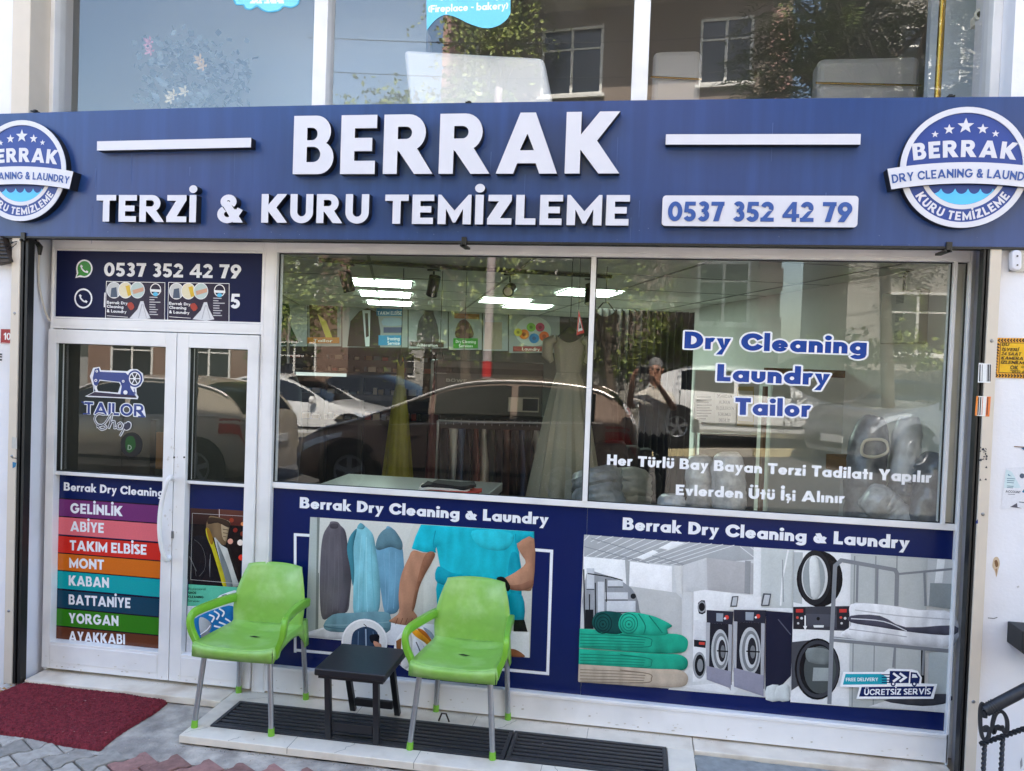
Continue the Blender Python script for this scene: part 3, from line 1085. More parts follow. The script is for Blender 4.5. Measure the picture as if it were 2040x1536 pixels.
# marble threshold with the opening of the drain
sl_ = MB()
sl_.box((-2.322,-.635,-.04),(.343,-.503,0))
sl_.box((-2.322,-.503,-.04),(-2.226,-.172,0))
sl_.box((.206,-.503,-.04),(.343,-.172,0))
sl_.box((-2.322,-.172,-.04),(.343,.08,0))
tag(sl_.build('marble_threshold', M_marble, bevel=.004), kind='structure')
mb = MB(); mb.box((-3.606,-.192,-.045),(-2.326,.08,-.002)); tag(mb.build('marble_doorstep', M_marble, bevel=.006), kind='structure')
mb = MB(); mb.box((.347,-.165,-.04),(1.64,.08,-.001)); tag(mb.build('marble_sill', M_marble, bevel=.005), kind='structure')
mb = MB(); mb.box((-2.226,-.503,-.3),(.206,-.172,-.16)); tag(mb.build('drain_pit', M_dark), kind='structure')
# tile joints of the threshold
mb = MB()
for x in (-1.72,-1.05,-.42): mb.box((x-.0012,-.636,-.03),(x+.0012,-.505,.0004)); mb.box((x+.2-.001,-.17,-.03),(x+.2+.001,-.035,.0004))
rc_ = random.Random(12)
for x0, y0, x1, y1 in ((-2.31,-.60,-2.22,-.52),(-1.46,-.635,-1.40,-.505),(-.30,-.635,-.36,-.505),(-2.05,-.635,-2.0,-.58),(.05,-.635,.12,-.505),(-2.2,-.14,-2.05,-.06),(-.7,-.16,-.62,-.04)):
    n_ = 7
    pts_ = [(x0+(x1-x0)*k/n_+rc_.uniform(-.008,.008), y0+(y1-y0)*k/n_+rc_.uniform(-.005,.005)) for k in range(n_+1)]
    for a, b in zip(pts_, pts_[1:]):
        d = Vector((b[1]-a[1], a[0]-b[0], 0)).normalized()*.0011
        A, B = Vector((a[0],a[1],.0006)), Vector((b[0],b[1],.0006))
        mb.add([A-d, B-d, B+d, A+d], [(0,1,2,3)])
tag(mb.build('marble_joint', mat('joint_grey', (110,102,94), .9)), kind='structure')
# drain grates
M_iron = mat('cast_iron_dark', (38,40,46), .45, noise_amt=.2, nscale=20, bump=.2, bscale=60, spec=.6)
def grate(x0, x1, lab):
    g = thing('drain_grate', ((x0+x1)/2,-.34,0), lab, 'drain grate', 'drain grates set in the marble threshold')
    m = MB()
    m.box((x0,-.500,-.03),(x1,-.478,.006)); m.box((x0,-.197,-.03),(x1,-.175,.006))
    m.box((x0,-.478,-.03),(x0+.022,-.197,.006)); m.box((x1-.022,-.478,-.03),(x1,-.197,.006))
    m.build('rim', M_iron, g, bevel=.003)
    m = MB()
    n = 7
    for i in range(n):
        y = -.478+(i+.5)*(.281/n)
        m.box((x0+.022,y-.011,-.024),(x1-.022,y+.011,.002))
    xm = (x0+x1)/2
    for x in (xm-.25, xm, xm+.27):
        m.box((x-.004,-.478,-.03),(x+.004,-.197,-.006))
    m.build('slats', M_iron, g, bevel=.003)
    return g
grate(-2.222, -.617, 'long black cast iron drain grate under the side table and chairs')
grate(-.611, .202, 'shorter black drain grate right of the right green chair')
m = MB(); m.tube([(-1.045,-.155,.004),(-1.03,-.15,.045),(-1.005,-.15,.045),(-.985,-.155,.004)], .005, 8)
tag(m.build('metal_hook', mat('rusty_steel', (70,58,52), .6, metal=.6), smooth=True), 'small bent metal hook standing at the drain grate edge by the right chair', 'hook')
# entrance mat
M_mat = mat('wine_red_carpet', (98,24,36), .97, noise_amt=.35, nscale=45, col2=(122,36,48), blend=(.4,.65))
mb = MB()
TL, TR, BR, BL = Vector((-3.61,-.115,0)), Vector((-2.66,-.20,0)), Vector((-2.665,-.80,0)), Vector((-3.74,-.72,0))
nu, nv = 230, 130
rows = []
for i in range(nv+1):
    r = []
    for j in range(nu+1):
        u, v = j/nu, i/nv
        p = TL.lerp(TR, u).lerp(BL.lerp(BR, u), v)
        e = min(u, 1-u, v, 1-v)
        h = -.040+.018*min(1, e*40)+random.uniform(0, .0075)+.004*sin(u*9)*sin(v*5)
        r.append((p.x+random.uniform(-.003,.003)+(.01*sin(v*7) if u > .99 else 0), p.y+random.uniform(-.003,.003)+(.008*sin(u*13)), h if e > .002 else -.047))
    rows.append(r)
mb.grid(rows)
tag(mb.build('door_mat', M_mat), 'worn wine red carpet mat lying before the door', 'doormat')
# ------------------------------------------------------------------ green chairs
M_green = mat('green_plastic', (132,180,80), .33, noise_amt=.05, nscale=8, col2=(164,200,128), blend=(.50,.80), detail=10, spec=.5, bump=.02, bscale=30)
M_green2 = mat('green_plastic_bright', (118,176,52), .3)
M_legal = mat('anodised_aluminium', (176,178,182), .38, metal=.85, noise_amt=.05, nscale=25)
def chair():
    c = thing('armchair', (0,0,0), 'x', 'chair', 'green plastic armchairs outside the shop')
    # seat: dished pan with apron
    m = MB()
    rows = []
    ny, nx = 14, 16
    for i in range(ny+1):
        v = i/ny
        y = -.555+.455*v
        hw = .222-.018*v
        r = []
        for j in range(nx+1):
            u = j/nx*2-1
            z = .455 - .022*(1-u*u)*min(1, v*3+.25) - .012*v + (.03*max(0, v-.85)/.15)*(1)
            z += .012*abs(u)**6
            r.append((u*hw, y-.012*(1-u*u)*(1-v), z))
        rows.append(r)
    m.grid(rows)
    # front apron, side aprons
    fr = rows[0]
    ap = [[(p[0]*k, p[1]-.004+d, p[2]+dz) for p in fr] for k, d, dz in ((1,0,0),(1.01,-.004,-.02),(1.0,.004,-.066))]
    for row in ap[2:]:
        for q in range(len(row)): row[q] = (row[q][0], row[q][1], .392)
    m.grid(ap)
    for sgn, k in ((-1,0),(1,nx)):
        side = [rows[i][k] for i in range(ny+1)]
        low = []
        for i, p in enumerate(side):
            v = i/ny
            zz = .392+.045*sin(pi*min(1, v*1.0))**.8 - (.0 if v < .8 else (v-.8)/.2*.055)
            low.append((p[0]+sgn*.006, p[1], min(p[2]-.01, zz)))
        m.grid([side, [(p[0]+sgn*.006, p[1], (p[2]+q[2])/2) for p, q in zip(side, low)], low])
    m.build('seat', M_green, c, smooth=True, solid=.005, sharp=50)
    m = MB(); m.add([(-.034,-.30,.4325),(-.01,-.288,.4322),(.034,-.30,.4325),(.01,-.312,.433)], [(0,1,2,3)]); m.build('drain_slot', M_dark, c)
    # backrest
    m = MB()
    rows = []
    for i in range(17):
        v = i/16
        z = .425+.36*v
        hw = .205+.012*sin(pi*min(1,v*1.1))-.040*max(0,(v-.3)/.7)**1.6
        y0 = -.105+.085*v-.02*sin(pi*v)
        r = []
        for j in range(13):
            u = j/12*2-1
            zz = z-(.008*u*u*v*v) if v > .9 else z
            r.append((u*hw, y0-.030*u*u+(-.012*abs(u)**4), zz))
        rows.append(r)
    m.grid(rows)
    m.build('backrest', M_green, c, smooth=True, solid=.006)
    # rear skirts over the rear legs
    for s in (-1, 1):
        m = MB()
        m.grid([[(s*(.205+.012*t), -.115+.03*q-.02*(1-t)*0, .475-.15*t) for q in (0,1,2)] for t in (0,.33,.66,1)])
        m.grid([[(s*(.205+.012*t-.035*q), -.055, .475-.15*t) for q in (0,1)] for t in (0,.5,1)])
        m.build('leg_socket', M_green, c, smooth=True, solid=.005)
        # armrest
        pts = spl([(s*.216,-.50,.405),(s*.232,-.505,.455),(s*.258,-.515,.52),(s*.266,-.515,.572),(s*.262,-.49,.600),(s*.252,-.42,.606),(s*.236,-.30,.602),(s*.222,-.17,.592),(s*.214,-.085,.582)], 5)
        m = MB()
        n = len(pts)
        secs = []
        for i, p in enumerate(pts):
            a = Vector(pts[max(0,i-1)]); b = Vector(pts[min(n-1,i+1)])
            d = (b-a).normalized()
            side = Vector((1,0,0))
            side = (side-d*side.dot(d)).normalized()
            up = side.cross(d)
            t = i/(n-1)
            wd = .015 if t < .45 else .015+.004*(t-.45)
            hd = .019+.004*(t if t > .4 else 0)
            P0 = Vector(p)
            secs.append([P0+side*(wd*ca)+up*(hd*sa) for ca, sa in ((-1,-.75),(-.75,-1),(.75,-1),(1,-.75),(1,.75),(.75,1),(-.75,1),(-1,.75))])
        m.grid(secs, close=True)
        m.add(secs[0], [list(range(8))]); m.add(secs[-1], [list(range(8))])
        m.build('armrest', M_green2, c, smooth=True, sharp=50)
        for yf, yt, xt, xb, zt in ((-.53,-.50,.185,.218,.40), (-.055,-.085,.196,.210,.36)):
            m = MB(); m.tube([(s*xt,yt,zt),(s*xb,yf,.02)], .0145, 14)
            l = m.build('leg', M_legal, c, smooth=True)
            m = MB(); dx = (xb-xt)/(zt-.02); m.tube([(s*(xb-dx*.02),yf-(yt-yf)*-.05,.04),(s*xb,yf,.0)], [.0165,.018], 14)
            m.build('foot_cap', M_green2, l, smooth=True, sharp=50)
    return c
c1 = chair()
c1['label'] = 'green plastic armchair with aluminium legs left of the black side table'
c2 = copy_tree(c1)
c2['label'] = 'green plastic armchair with aluminium legs right of the black side table'
c1.location = (-2.082,0,0); c1.rotation_euler.z = radians(.6)
c2.location = (-.882,.022,0); c2.rotation_euler.z = radians(-1.0)
# ------------------------------------------------------------------ side table
M_bplast = mat('black_plastic', (27,28,33), .42, noise_amt=.12, nscale=8, bump=.05, bscale=40)
t = thing('side_table', (-1.41,-.41,0), 'low black plastic side table standing between the green chairs', 'table')
m = MB(); m.box((-1.602,-.60,.372),(-1.222,-.212,.41)); m.build('tabletop', M_bplast, t, bevel=.008, seg=3)
m = MB()
m.box((-1.585,-.583,.355),(-1.239,-.565,.372)); m.box((-1.585,-.247,.355),(-1.239,-.229,.372)); m.box((-1.585,-.565,.355),(-1.567,-.247,.372)); m.box((-1.257,-.565,.355),(-1.239,-.247,.372))
m.build('table_frame', M_bplast, t)
for x in (-1.553,-1.291):
    for yt, yb in ((-.535,-.49),(-.285,-.125)):
        m = MB(); m.tube([(x,yt,.371),(x,yb,0)], .026, 4, sq=(.85,.85)); m.build('leg', M_bplast, t, bevel=.003)
for yb, z in ((-.493,.075),(-.155,.065)):
    m = MB(); m.box((-1.532,yb-.014,z-.022),(-1.312,yb+.010,z+.022)); m.build('stretcher', M_bplast, t, bevel=.003)
# ------------------------------------------------------------------ railing, right
M_wrought = mat('wrought_iron', (44,47,54), .42, metal=.3, noise_amt=.15, nscale=20)
rl = thing('stair_railing', (1.6,-.6,-.05), 'dark wrought iron stair railing with twisted bars and scrolls right of the shop', 'railing')
Yr = -.6
pr_ = lambda x, y: PP(x, y, Yr)
a, b = pr_(1962,1416), pr_(2040,1375)
d = (b-a)
m = MB(); m.tube([a, a+d*.12, a+d*8], [.026,.027,.027], 16); m.tube([a+d*.0+Vector((0,0,-.03)), a+Vector((0,0,.0))], .012, 10)
for q in (.14,.2,.26): m.tube([a+d*(q-.012), a+d*(q+.012)], .0295, 16)
m.build('handrail', M_wrought, rl, smooth=True)
def twisted(m, p, q, r, turns, n=70):
    d = (q-p)
    ax = d.normalized()
    e1 = ax.cross(Vector((0,1,.01))).normalized(); e2 = ax.cross(e1)
    o = len(m.v)
    for i in range(n+1):
        for k in range(4):
            t = k*pi/2+turns*2*pi*i/n
            m.v.append(p+d*(i/n)+(e1*cos(t)+e2*sin(t))*r)
    for i in range(n):
        for k in range(4):
            m.f.append([o+i*4+k,o+i*4+(k+1)%4,o+(i+1)*4+(k+1)%4,o+(i+1)*4+k]); m.mi.append(0); m.c.append(None)
la, lb = pr_(1952,1483), pr_(2040,1452)
m = MB(); twisted(m, la, la+(lb-la)*8, .0125, 22, 300); m.build('twisted_bar', M_wrought, rl)
dl = lb-la
def along(k): return la+dl*k
for k in (.11,.52,1.15,1.75,2.4):
    p = along(k); m = MB(); twisted(m, Vector((p.x,p.y,-.055)), Vector((p.x,p.y,p.z-.005)), .011, 5, 60); m.build('baluster', M_wrought, rl)
def scroll(pts):
    m = MB(); q = [pr_(x, y) for x, y in pts]
    q = [Vector(v) for v in spl([tuple(v) for v in q], 5)]
    m.tube(q, .010, 4, sq=(.75,1.1)); m.build('scroll', M_wrought, rl)
scroll([(1963,1410),(1957,1402),(1953,1415),(1953,1445),(1957,1468),(1964,1474),(1970,1465),(1969,1450),(1962,1450),(1962,1458)])
scroll([(1990,1455),(1991,1448),(1984,1450),(1979,1460),(1977,1445),(1982,1425),(1990,1417),(1999,1420),(2006,1435),(2006,1455),(2000,1458),(1996,1446)])
# little black box fixed on the wall
m = MB()
p0, p1, p2 = P(2033,1255,-.34), P(2031,1297,-.34), P(2063,1320,-.34)
m.prism([p0,p1,p2,(p2[0]+.12,p2[1]),(p2[0]+.12,p0[1]+.0)], -.36, YW-.001); 
tag(m.build('wall_box', mat('matt_black_metal', (30,31,34), .6), bevel=.004), 'black metal box fixed on the white wall above the railing', 'box')
# ------------------------------------------------------------------ printed vinyl and posters (flat prints on the glass)
class Print:
    """flat coloured shapes laid on a vertical plane, each a fraction of a millimetre proud of the last"""
    def __init__(s, Y, tf=(0,0,1), step=.00006, shade=False):
        s.shade = shade
        s.Y, s.tf, s.k, s.step = Y, tf, 0, step
        s.mb = MB()
    def pt(s, x, y):
        return P(s.tf[0]+x/s.tf[2], s.tf[1]+y/s.tf[2], s.Y)
    def nxt(s):
        s.k += 1
        return s.Y-s.k*s.step
    def poly(s, pts, c, hole=None, smooth=0):
        if smooth: pts = cspl(pts, smooth)
        it = [(1, [s.pt(*p) for p in pts])]
        if hole: it.append((-1, [s.pt(*p) for p in hole]))
        if s.shade and not hole:
            return s.shaded(it, c, smooth)
        flat(s.mb, it, s.nxt(), lin(c))
        return s
    def shaded(s, it, c, soft):
        '''tones of a printed photograph: each shape is modelled by soft light, grain and darker turned edges'''
        Y = s.nxt()
        pl = it[0][1]
        xs = [p[0] for p in pl]; zs = [p[1] for p in pl]
        w_, h_ = max(xs)-min(xs), max(zs)-min(zs)
        g = max(.007, min(.016, (w_*h_)**.5/14))
        vs = [Vector(p) for p in pl]
        n = len(pl)
        ar = sum(pl[i-1][0]*pl[i][1]-pl[i][0]*pl[i-1][1] for i in range(n))
        if ar < 0: vs.reverse()
        seg = [(vs[i-1], vs[i]) for i in range(n)]
        pts = list(vs)
        x = min(xs)+g*.6
        while x < max(xs):
            z = min(zs)+g*.6
            while z < max(zs):
                pts.append(Vector((x+random.uniform(-.2,.2)*g, z+random.uniform(-.2,.2)*g))); z += g
            x += g
        V, E, Fc, _, _, of = geometry.delaunay_2d_cdt(pts, [], [list(range(n))], 1, 1e-5, True)
        base = lin(c)
        rad = min(.05, .30*min(w_, h_))
        k1 = .42 if soft else .10
        cols = []
        sd = random.uniform(0, 50)
        for v in V:
            best, nrm = 9, None
            for a, b in seg:
                d = b-a
                L = d.length_squared or 1e-9
                t = max(0, min(1, (v-a).dot(d)/L))
                q = a+d*t
                e = (v-q).length
                if e < best:
                    best = e; nrm = Vector((d.y,-d.x))
            f = 1.0
            if nrm and nrm.length > 0:
                nrm.normalize()
                lit = nrm.x*-.55+nrm.y*.6
                f += k1*(1-min(1, best/rad))**1.5*(lit-.35)
            f += (.30 if soft else .06)*noise.noise(Vector((v.x*28, v.y*9, sd)))+.05*noise.noise(Vector((v.x*90, v.y*90, sd)))
            f += .05*((v.y-min(zs))/max(h_, .01)-.5)
            f = max(.25, f)
            cols.append(tuple(min(1, q*f) for q in base))
        fs, cs = [], []
        for fc, o in zip(Fc, of):
            if o: fs.append(list(fc)); cs.append(tuple(cols[i] for i in fc))
        o = s.mb.add([(v.x,Y,v.y) for v in V], [], 0)
        for fc, cc in zip(fs, cs):
            s.mb.f.append([i+o for i in fc]); s.mb.mi.append(0); s.mb.c.append(cc)
        return s
    def grad(s, a, b, ca, cb, n=8):
        """ribbon between two polylines, colour ca -> cb"""
        Y = s.nxt()
        A = [s.pt(*p) for p in a]; B = [s.pt(*p) for p in b]
        la, lb = lin(ca), lin(cb)
        for i in range(len(A)-1):
            s.mb.add([(A[i][0],Y,A[i][1]),(A[i+1][0],Y,A[i+1][1]),(B[i+1][0],Y,B[i+1][1]),(B[i][0],Y,B[i][1])], [(0,1,2,3)], 0, (la,la,lb,lb))
        return s
    def line(s, pts, wd, c, sm=0):
        q = [s.pt(*p) for p in (spl(pts, sm) if sm else pts)]
        hw = wd/FPX*4.5/s.tf[2]
        it = [(1, stroke(q, hw))] if len(q) < 4 or not sm else [(1, stroke([a, b], hw)) for a, b in zip(q, q[1:])]+[(1, el(a[0], a[1], hw/2, n=8)) for a in q[1:-1]]
        flat(s.mb, it, s.nxt(), lin(c))
        return s
    def disc(s, x, y, r, c, ry=None, n=28):
        return s.poly(el(x, y, r, ry, n=n), c)
    def ring(s, x, y, r, t, c, ry=None):
        ry = ry or r
        return s.poly(el(x, y, r, ry, n=32), c, el(x, y, r-t, ry-t*ry/r, n=32))
    def text(s, txt, p0, p1, hpx, c, wt=.24, tr=.09, outline=0, slant=0, sep=False):
        a, b = s.pt(*p0), s.pt(*p1)
        t = s.pt(p0[0], p0[1]-hpx)
        h = t[1]-a[1]
        fn, W = line_fn(a, b, h, s.nxt())
        if outline:
            f2, _ = line_fn(a, b, h, s.nxt())
            put_text(s.mb, txt, fn, wt, tr, 0, 0, None, lin((236,238,244)), W, outline, alt=f2)
            fn, W = line_fn(a, b, h, s.nxt())
        put_text(s.mb, txt, fn, wt, tr, 0, 0, None, lin(c), W, 0, slant)
        return s
    def build(s, name, parent, m=None):
        return s.mb.build(name, m or M_print, parent, recalc=False)
WT = (234,236,242)
YV = .0085                                             # vinyl plane just in front of the panes
def rectpx(x0, z0, x1, z1):
    return [(x0,z0),(x1,z0),(x1,z1),(x0,z1)]
def world_rect(mb, x0, z0, x1, z1, Y, c):
    mb.add([(x0,Y,z0),(x1,Y,z0),(x1,Y,z1),(x0,Y,z1)], [(0,1,2,3)], 0, lin(c))
def vinyl(label, x0, z0, x1, z1, c, cat='window vinyl'):
    t = thing('window_vinyl', ((x0+x1)/2, YV, z0), label, cat)
    m = MB(); world_rect(m, x0, z0, x1, z1, YV, c); m.build('backing', M_print, t, recalc=False)
    return t
NV = (12,28,84)
# --- left display window
vl = vinyl('dark blue window print of a man in a turquoise shirt pressing laundry', x_post1+.001, zb+.001, px(1163,1200), zst0, NV)
p = Print(YV-.0004); p.text('Berrak Dry Cleaning & Laundry', (597,1012), (1092,1046), 22, WT, .28, .075); p.build('lettering', vl)
p = Print(YV-.0006)
for q in ([(588,1300),(588,1065),(640,1068)], [(1050,1094),(1099,1098),(1091,1342),(600,1296),(588,1295)]): p.line(q, 6, WT)
p.build('line_frame', vl)
p = Print(YV-.0012, (520,960,3.0909), shade=True)
bg = (203,204,198)
p.poly([(303,216),(1682,306),(1655,1082),(274,955)], bg)
p.grad([(303,216),(360,220)], [(274,955),(350,960)], (178,186,184), (165,176,172))
p.poly([(345,219),(362,221),(352,925),(335,930)], (120,128,124))
p.grad([(362,222),(940,258)], [(352,560),(900,590)], (212,214,208), (196,196,190))
p.grad([(940,258),(1000,262)], [(700,870),(1000,880)], (206,207,200), (190,190,184))
# shirts on the rail
p.poly([(420,262),(430,244),(470,246),(490,268),(522,310),(540,440),(560,530),(548,700),(530,800),(450,815),(380,845),(362,700),(366,470),(382,330)], (96,92,100), smooth=4)
p.poly([(490,300),(520,315),(545,470),(558,540),(540,720),(520,805),(480,810),(505,560)], (82,78,87), smooth=4)
for a in ((420,330,400,820),(455,320,440,800),(475,420,470,790),(395,420,380,800)): p.line([(a[0],a[1]),((a[0]+a[2])/2+6,(a[1]+a[3])/2),(a[2],a[3])], 3, (106,102,110), 4)
p.poly([(425,262),(450,255),(475,262),(470,285),(430,285)], (70,67,75), smooth=3)
p.poly([(705,400),(725,330),(765,290),(780,272),(812,288),(840,325),(865,375),(878,470),(880,600),(850,780),(800,815),(760,800),(735,650),(715,500)], (104,152,178), smooth=4)
p.poly([(705,400),(725,330),(765,290),(812,288),(848,330),(872,380),(862,420),(800,400),(730,420)], (92,128,142), smooth=3)
for a in ((790,430,780,790),(830,430,815,780),(755,440,765,760)): p.line([(a[0],a[1]),((a[0]+a[2])/2+5,(a[1]+a[3])/2),(a[2],a[3])], 4, (120,166,194), 4)
p.poly([(530,420),(545,340),(590,285),(612,254),(645,275),(690,325),(708,420),(722,520),(735,650),(722,800),(640,812),(572,806),(568,640),(548,520)], (124,188,202), smooth=4)
p.poly([(530,420),(545,340),(590,290),(570,400),(575,560),(565,640),(548,520)], (62,128,144), smooth=4)
for a in ((620,330,600,790,(150,208,220)),(650,340,655,800,(160,214,224)),(680,380,700,780,(104,170,186)),(640,420,630,800,(106,174,190))): p.line([(a[0],a[1]),((a[0]+a[2])/2-5,(a[1]+a[3])/2),(a[2],a[3])], 4, a[4], 4)
p.poly([(592,282),(612,252),(640,272),(625,292)], (96,160,174), smooth=3)
# table
p.poly([(284,925),(420,885),(800,868),(1000,872),(1652,925),(1652,1082),(274,955)], (224,227,233))
p.poly([(300,940),(420,900),(560,930),(500,968),(280,952)], (206,208,212), smooth=3)
p.poly([(385,884),(440,818),(560,806),(770,800),(800,860),(775,928),(600,925),(430,922)], (106,146,158), smooth=3)
p.line([(390,890),(500,905),(620,900),(780,905)], 8, (72,108,122), 4); p.line([(395,880),(560,880),(790,862)], 5, (136,172,182), 4)
# man
p.poly([(985,262),(1682,306),(1682,350),(1640,352),(1575,378),(1590,440),(1602,520),(1606,700),(1622,848),(1540,852),(1200,850),(1085,760),(1078,660),(1102,520),(1080,400),(1072,436),(1000,432),(928,410),(950,340)], (22,176,196), smooth=1)
p.poly([(1090,520),(1180,560),(1300,580),(1250,640),(1085,620)], (14,158,180), smooth=4)
p.poly([(1300,300),(1500,305),(1560,340),(1500,420),(1350,400)], (40,190,208), smooth=4)
p.poly([(1540,440),(1590,470),(1600,700),(1560,720),(1520,600)], (12,148,170), smooth=4)
p.poly([(1520,700),(1610,700),(1622,840),(1560,850)], (10,140,164), smooth=3)
p.line([(1075,300),(1062,380),(1078,436)], 6, (10,142,164), 4); p.line([(1568,320),(1572,380),(1590,440)], 6, (10,142,164), 4)
p.poly([(936,422),(1000,436),(1072,440),(1050,500),(1005,580),(975,650),(950,740),(940,790),(960,822),(960,850),(930,880),(860,878),(790,858),(812,838),(850,800),(848,700),(858,600),(880,530),(908,470)], (176,128,102), smooth=4)
p.poly([(1010,450),(1070,442),(1010,570),(975,650),(945,780),(930,780),(960,620)], (138,94,72), smooth=4)
for x in (835,865,895,925): p.line([(x+8,838),(x-6,876)], 5, (120,78,62))
p.poly([(1580,380),(1682,350),(1675,640),(1620,668),(1540,664),(1500,640),(1490,600),(1560,560),(1630,500),(1600,440)], (178,130,104), smooth=3)
p.poly([(1500,640),(1540,664),(1620,668),(1672,640),(1672,600),(1600,630)], (142,98,78), smooth=3)
p.poly([(1450,595),(1495,585),(1535,640),(1525,672),(1500,660)], (28,30,32), smooth=3)
p.poly([(1560,850),(1622,848),(1642,922),(1555,920)], (18,18,20))
p.poly([(1530,1030),(1570,1032),(1615,1060),(1620,1078),(1525,1070)], (140,88,56), smooth=3)
p.build('picture', vl)
p = Print(YV-.0095, (520,960,3.0909), shade=True)
p.disc(637,985,142,(240,241,243)); p.disc(637,985,132,(224,224,224))
p.poly([(570,925),(620,895),(665,895),(715,925),(728,1000),(700,1060),(560,1060),(556,990)], (44,66,92), smooth=4)
p.line([(645,905),(648,1060)], 9, (150,170,190)); p.line([(600,920),(596,1060)], 6, (92,118,146)); p.line([(690,920),(696,1000)], 6, (84,108,136))
p.line([(632,875),(648,888),(645,905)], 5, (30,32,36)); p.poly([(670,945),(725,940),(722,985),(680,990)], (26,30,38), smooth=3); p.poly([(695,980),(740,1000),(735,1030),(700,1010)], (196,142,116), smooth=3)
p.disc(960,1032,142,(240,241,243)); p.disc(960,1032,132,(228,228,226))
p.poly([(832,980),(865,960),(860,1130),(838,1090)], (150,96,52)); p.poly([(870,920),(905,895),(930,960),(920,1130),(865,1130)], (236,236,232), smooth=2)
p.poly([(915,900),(950,905),(1040,960),(1080,1050),(1070,1080),(1020,1000),(950,950)], (236,160,40), smooth=4)
p.poly([(960,900),(1010,920),(1060,990),(1075,1030),(1030,970),(985,930)], (196,110,40), smooth=4)
p.poly([(1000,895),(1050,925),(1085,990),(1060,980),(1020,930)], (150,162,178), smooth=4)
p.poly([(940,960),(1000,1000),(1050,1080),(1010,1150),(950,1140)], (226,228,234), smooth=4); p.line([(955,985),(985,1060),(990,1140)], 8, (92,96,108), 4); p.line([(1000,1010),(1030,1080),(1020,1140)], 5, (170,174,182), 4)
p.poly([(1030,1020),(1068,1060),(1060,1085),(1020,1040)], (250,206,40), smooth=3)
p.build('round_inset', vl)
# --- right display window
vr = vinyl('dark blue window print of an industrial laundry with stacked blankets', px(1163,1200)+.002, zb+.001, x_r-.001, zst0, NV)
p = Print(YV-.0004); p.text('Berrak Dry Cleaning & Laundry', (1240,1055), (1811,1094), 24.5, WT, .28, .075); p.build('lettering', vr)
p = Print(YV-.0008, (1140,1000,2.6154), shade=True)
pic = [(62,170),(945,235),(2005,302),(1958,1096),(30,932)]
p.poly(pic, (206,209,211))
p.poly([(62,170),(945,235),(1090,248),(1086,270),(940,300),(580,334),(62,282)], (172,176,180))
for i in range(17): p.line([(90+i*62,172+i*4),(62+i*34,200+i*7.4)] if i < 3 else [(90+i*58,172+i*4.1),(-60+i*44,270+i*4.5)] if i < 14 else [(90+i*56,176+i*4),(300+i*46,300-i*1)], 4, (222,225,228))
p.line([(100,190),(580,325)], 4, (140,146,152)); p.line([(62,232),(400,320)], 4, (140,146,152))
p.poly([(450,240),(520,205),(590,212),(500,250)], (244,247,250)); p.poly([(330,290),(420,250),(450,262),(375,300)], (244,247,250))
p.poly([(60,285),(275,302),(285,440),(60,405)], (244,246,248)); p.poly([(300,310),(520,335),(520,470),(295,440)], (246,247,249)); p.poly([(275,302),(300,308),(296,442),(282,440)], (168,172,174))
p.poly([(60,405),(540,472),(570,500),(570,860),(60,860)], (190,192,192)); p.poly([(530,336),(570,330),(572,480),(545,475)], (214,216,216))
p.poly([(575,330),(700,290),(705,465),(575,470)], (204,206,208)); p.poly([(700,290),(945,320),(945,480),(705,462)], (178,178,180)); p.poly([(900,305),(930,308),(926,480),(896,476)], (150,153,156))
p.poly([(945,235),(985,238),(980,560),(942,560)], (228,231,233)); p.poly([(985,238),(1170,250),(1150,560),(980,560)], (196,202,202)); p.line([(1125,250),(1095,400),(1085,540)], 8, (232,234,234)); p.line([(1095,300),(1100,520)], 5, (150,156,158))
# pipes and boiler
p.poly([(72,380),(110,360),(270,420),(330,480),(350,560),(345,640),(70,650)], (150,154,160), smooth=2)
for a in ((95,400,40,110),(150,500,34,170),(230,490,120,40),(255,545,150,60),(225,425,80,34)): p.poly(rectpx(a[0]-a[2]/2,a[1]-a[3]/2,a[0]+a[2]/2,a[1]+a[3]/2), (206,210,216)); p.line([(a[0]-a[2]/2,a[1]+a[3]/2),(a[0]+a[2]/2,a[1]+a[3]/2)], 5, (60,64,70))
for q in ([(80,372),(200,390),(262,408)],[(120,420),(122,600)],[(175,400),(178,520)],[(90,480),(90,640)],[(60,350),(66,660)]): p.line(q, 6, (40,42,48))
p.disc(318,490,14,(40,42,46)); p.poly(rectpx(68,560,110,660), (30,32,36))
# floor
p.poly([(600,860),(1140,900),(1960,1010),(1958,1096),(500,976)], (206,209,210)); p.poly([(560,960),(900,930),(840,1002)], (222,224,226))
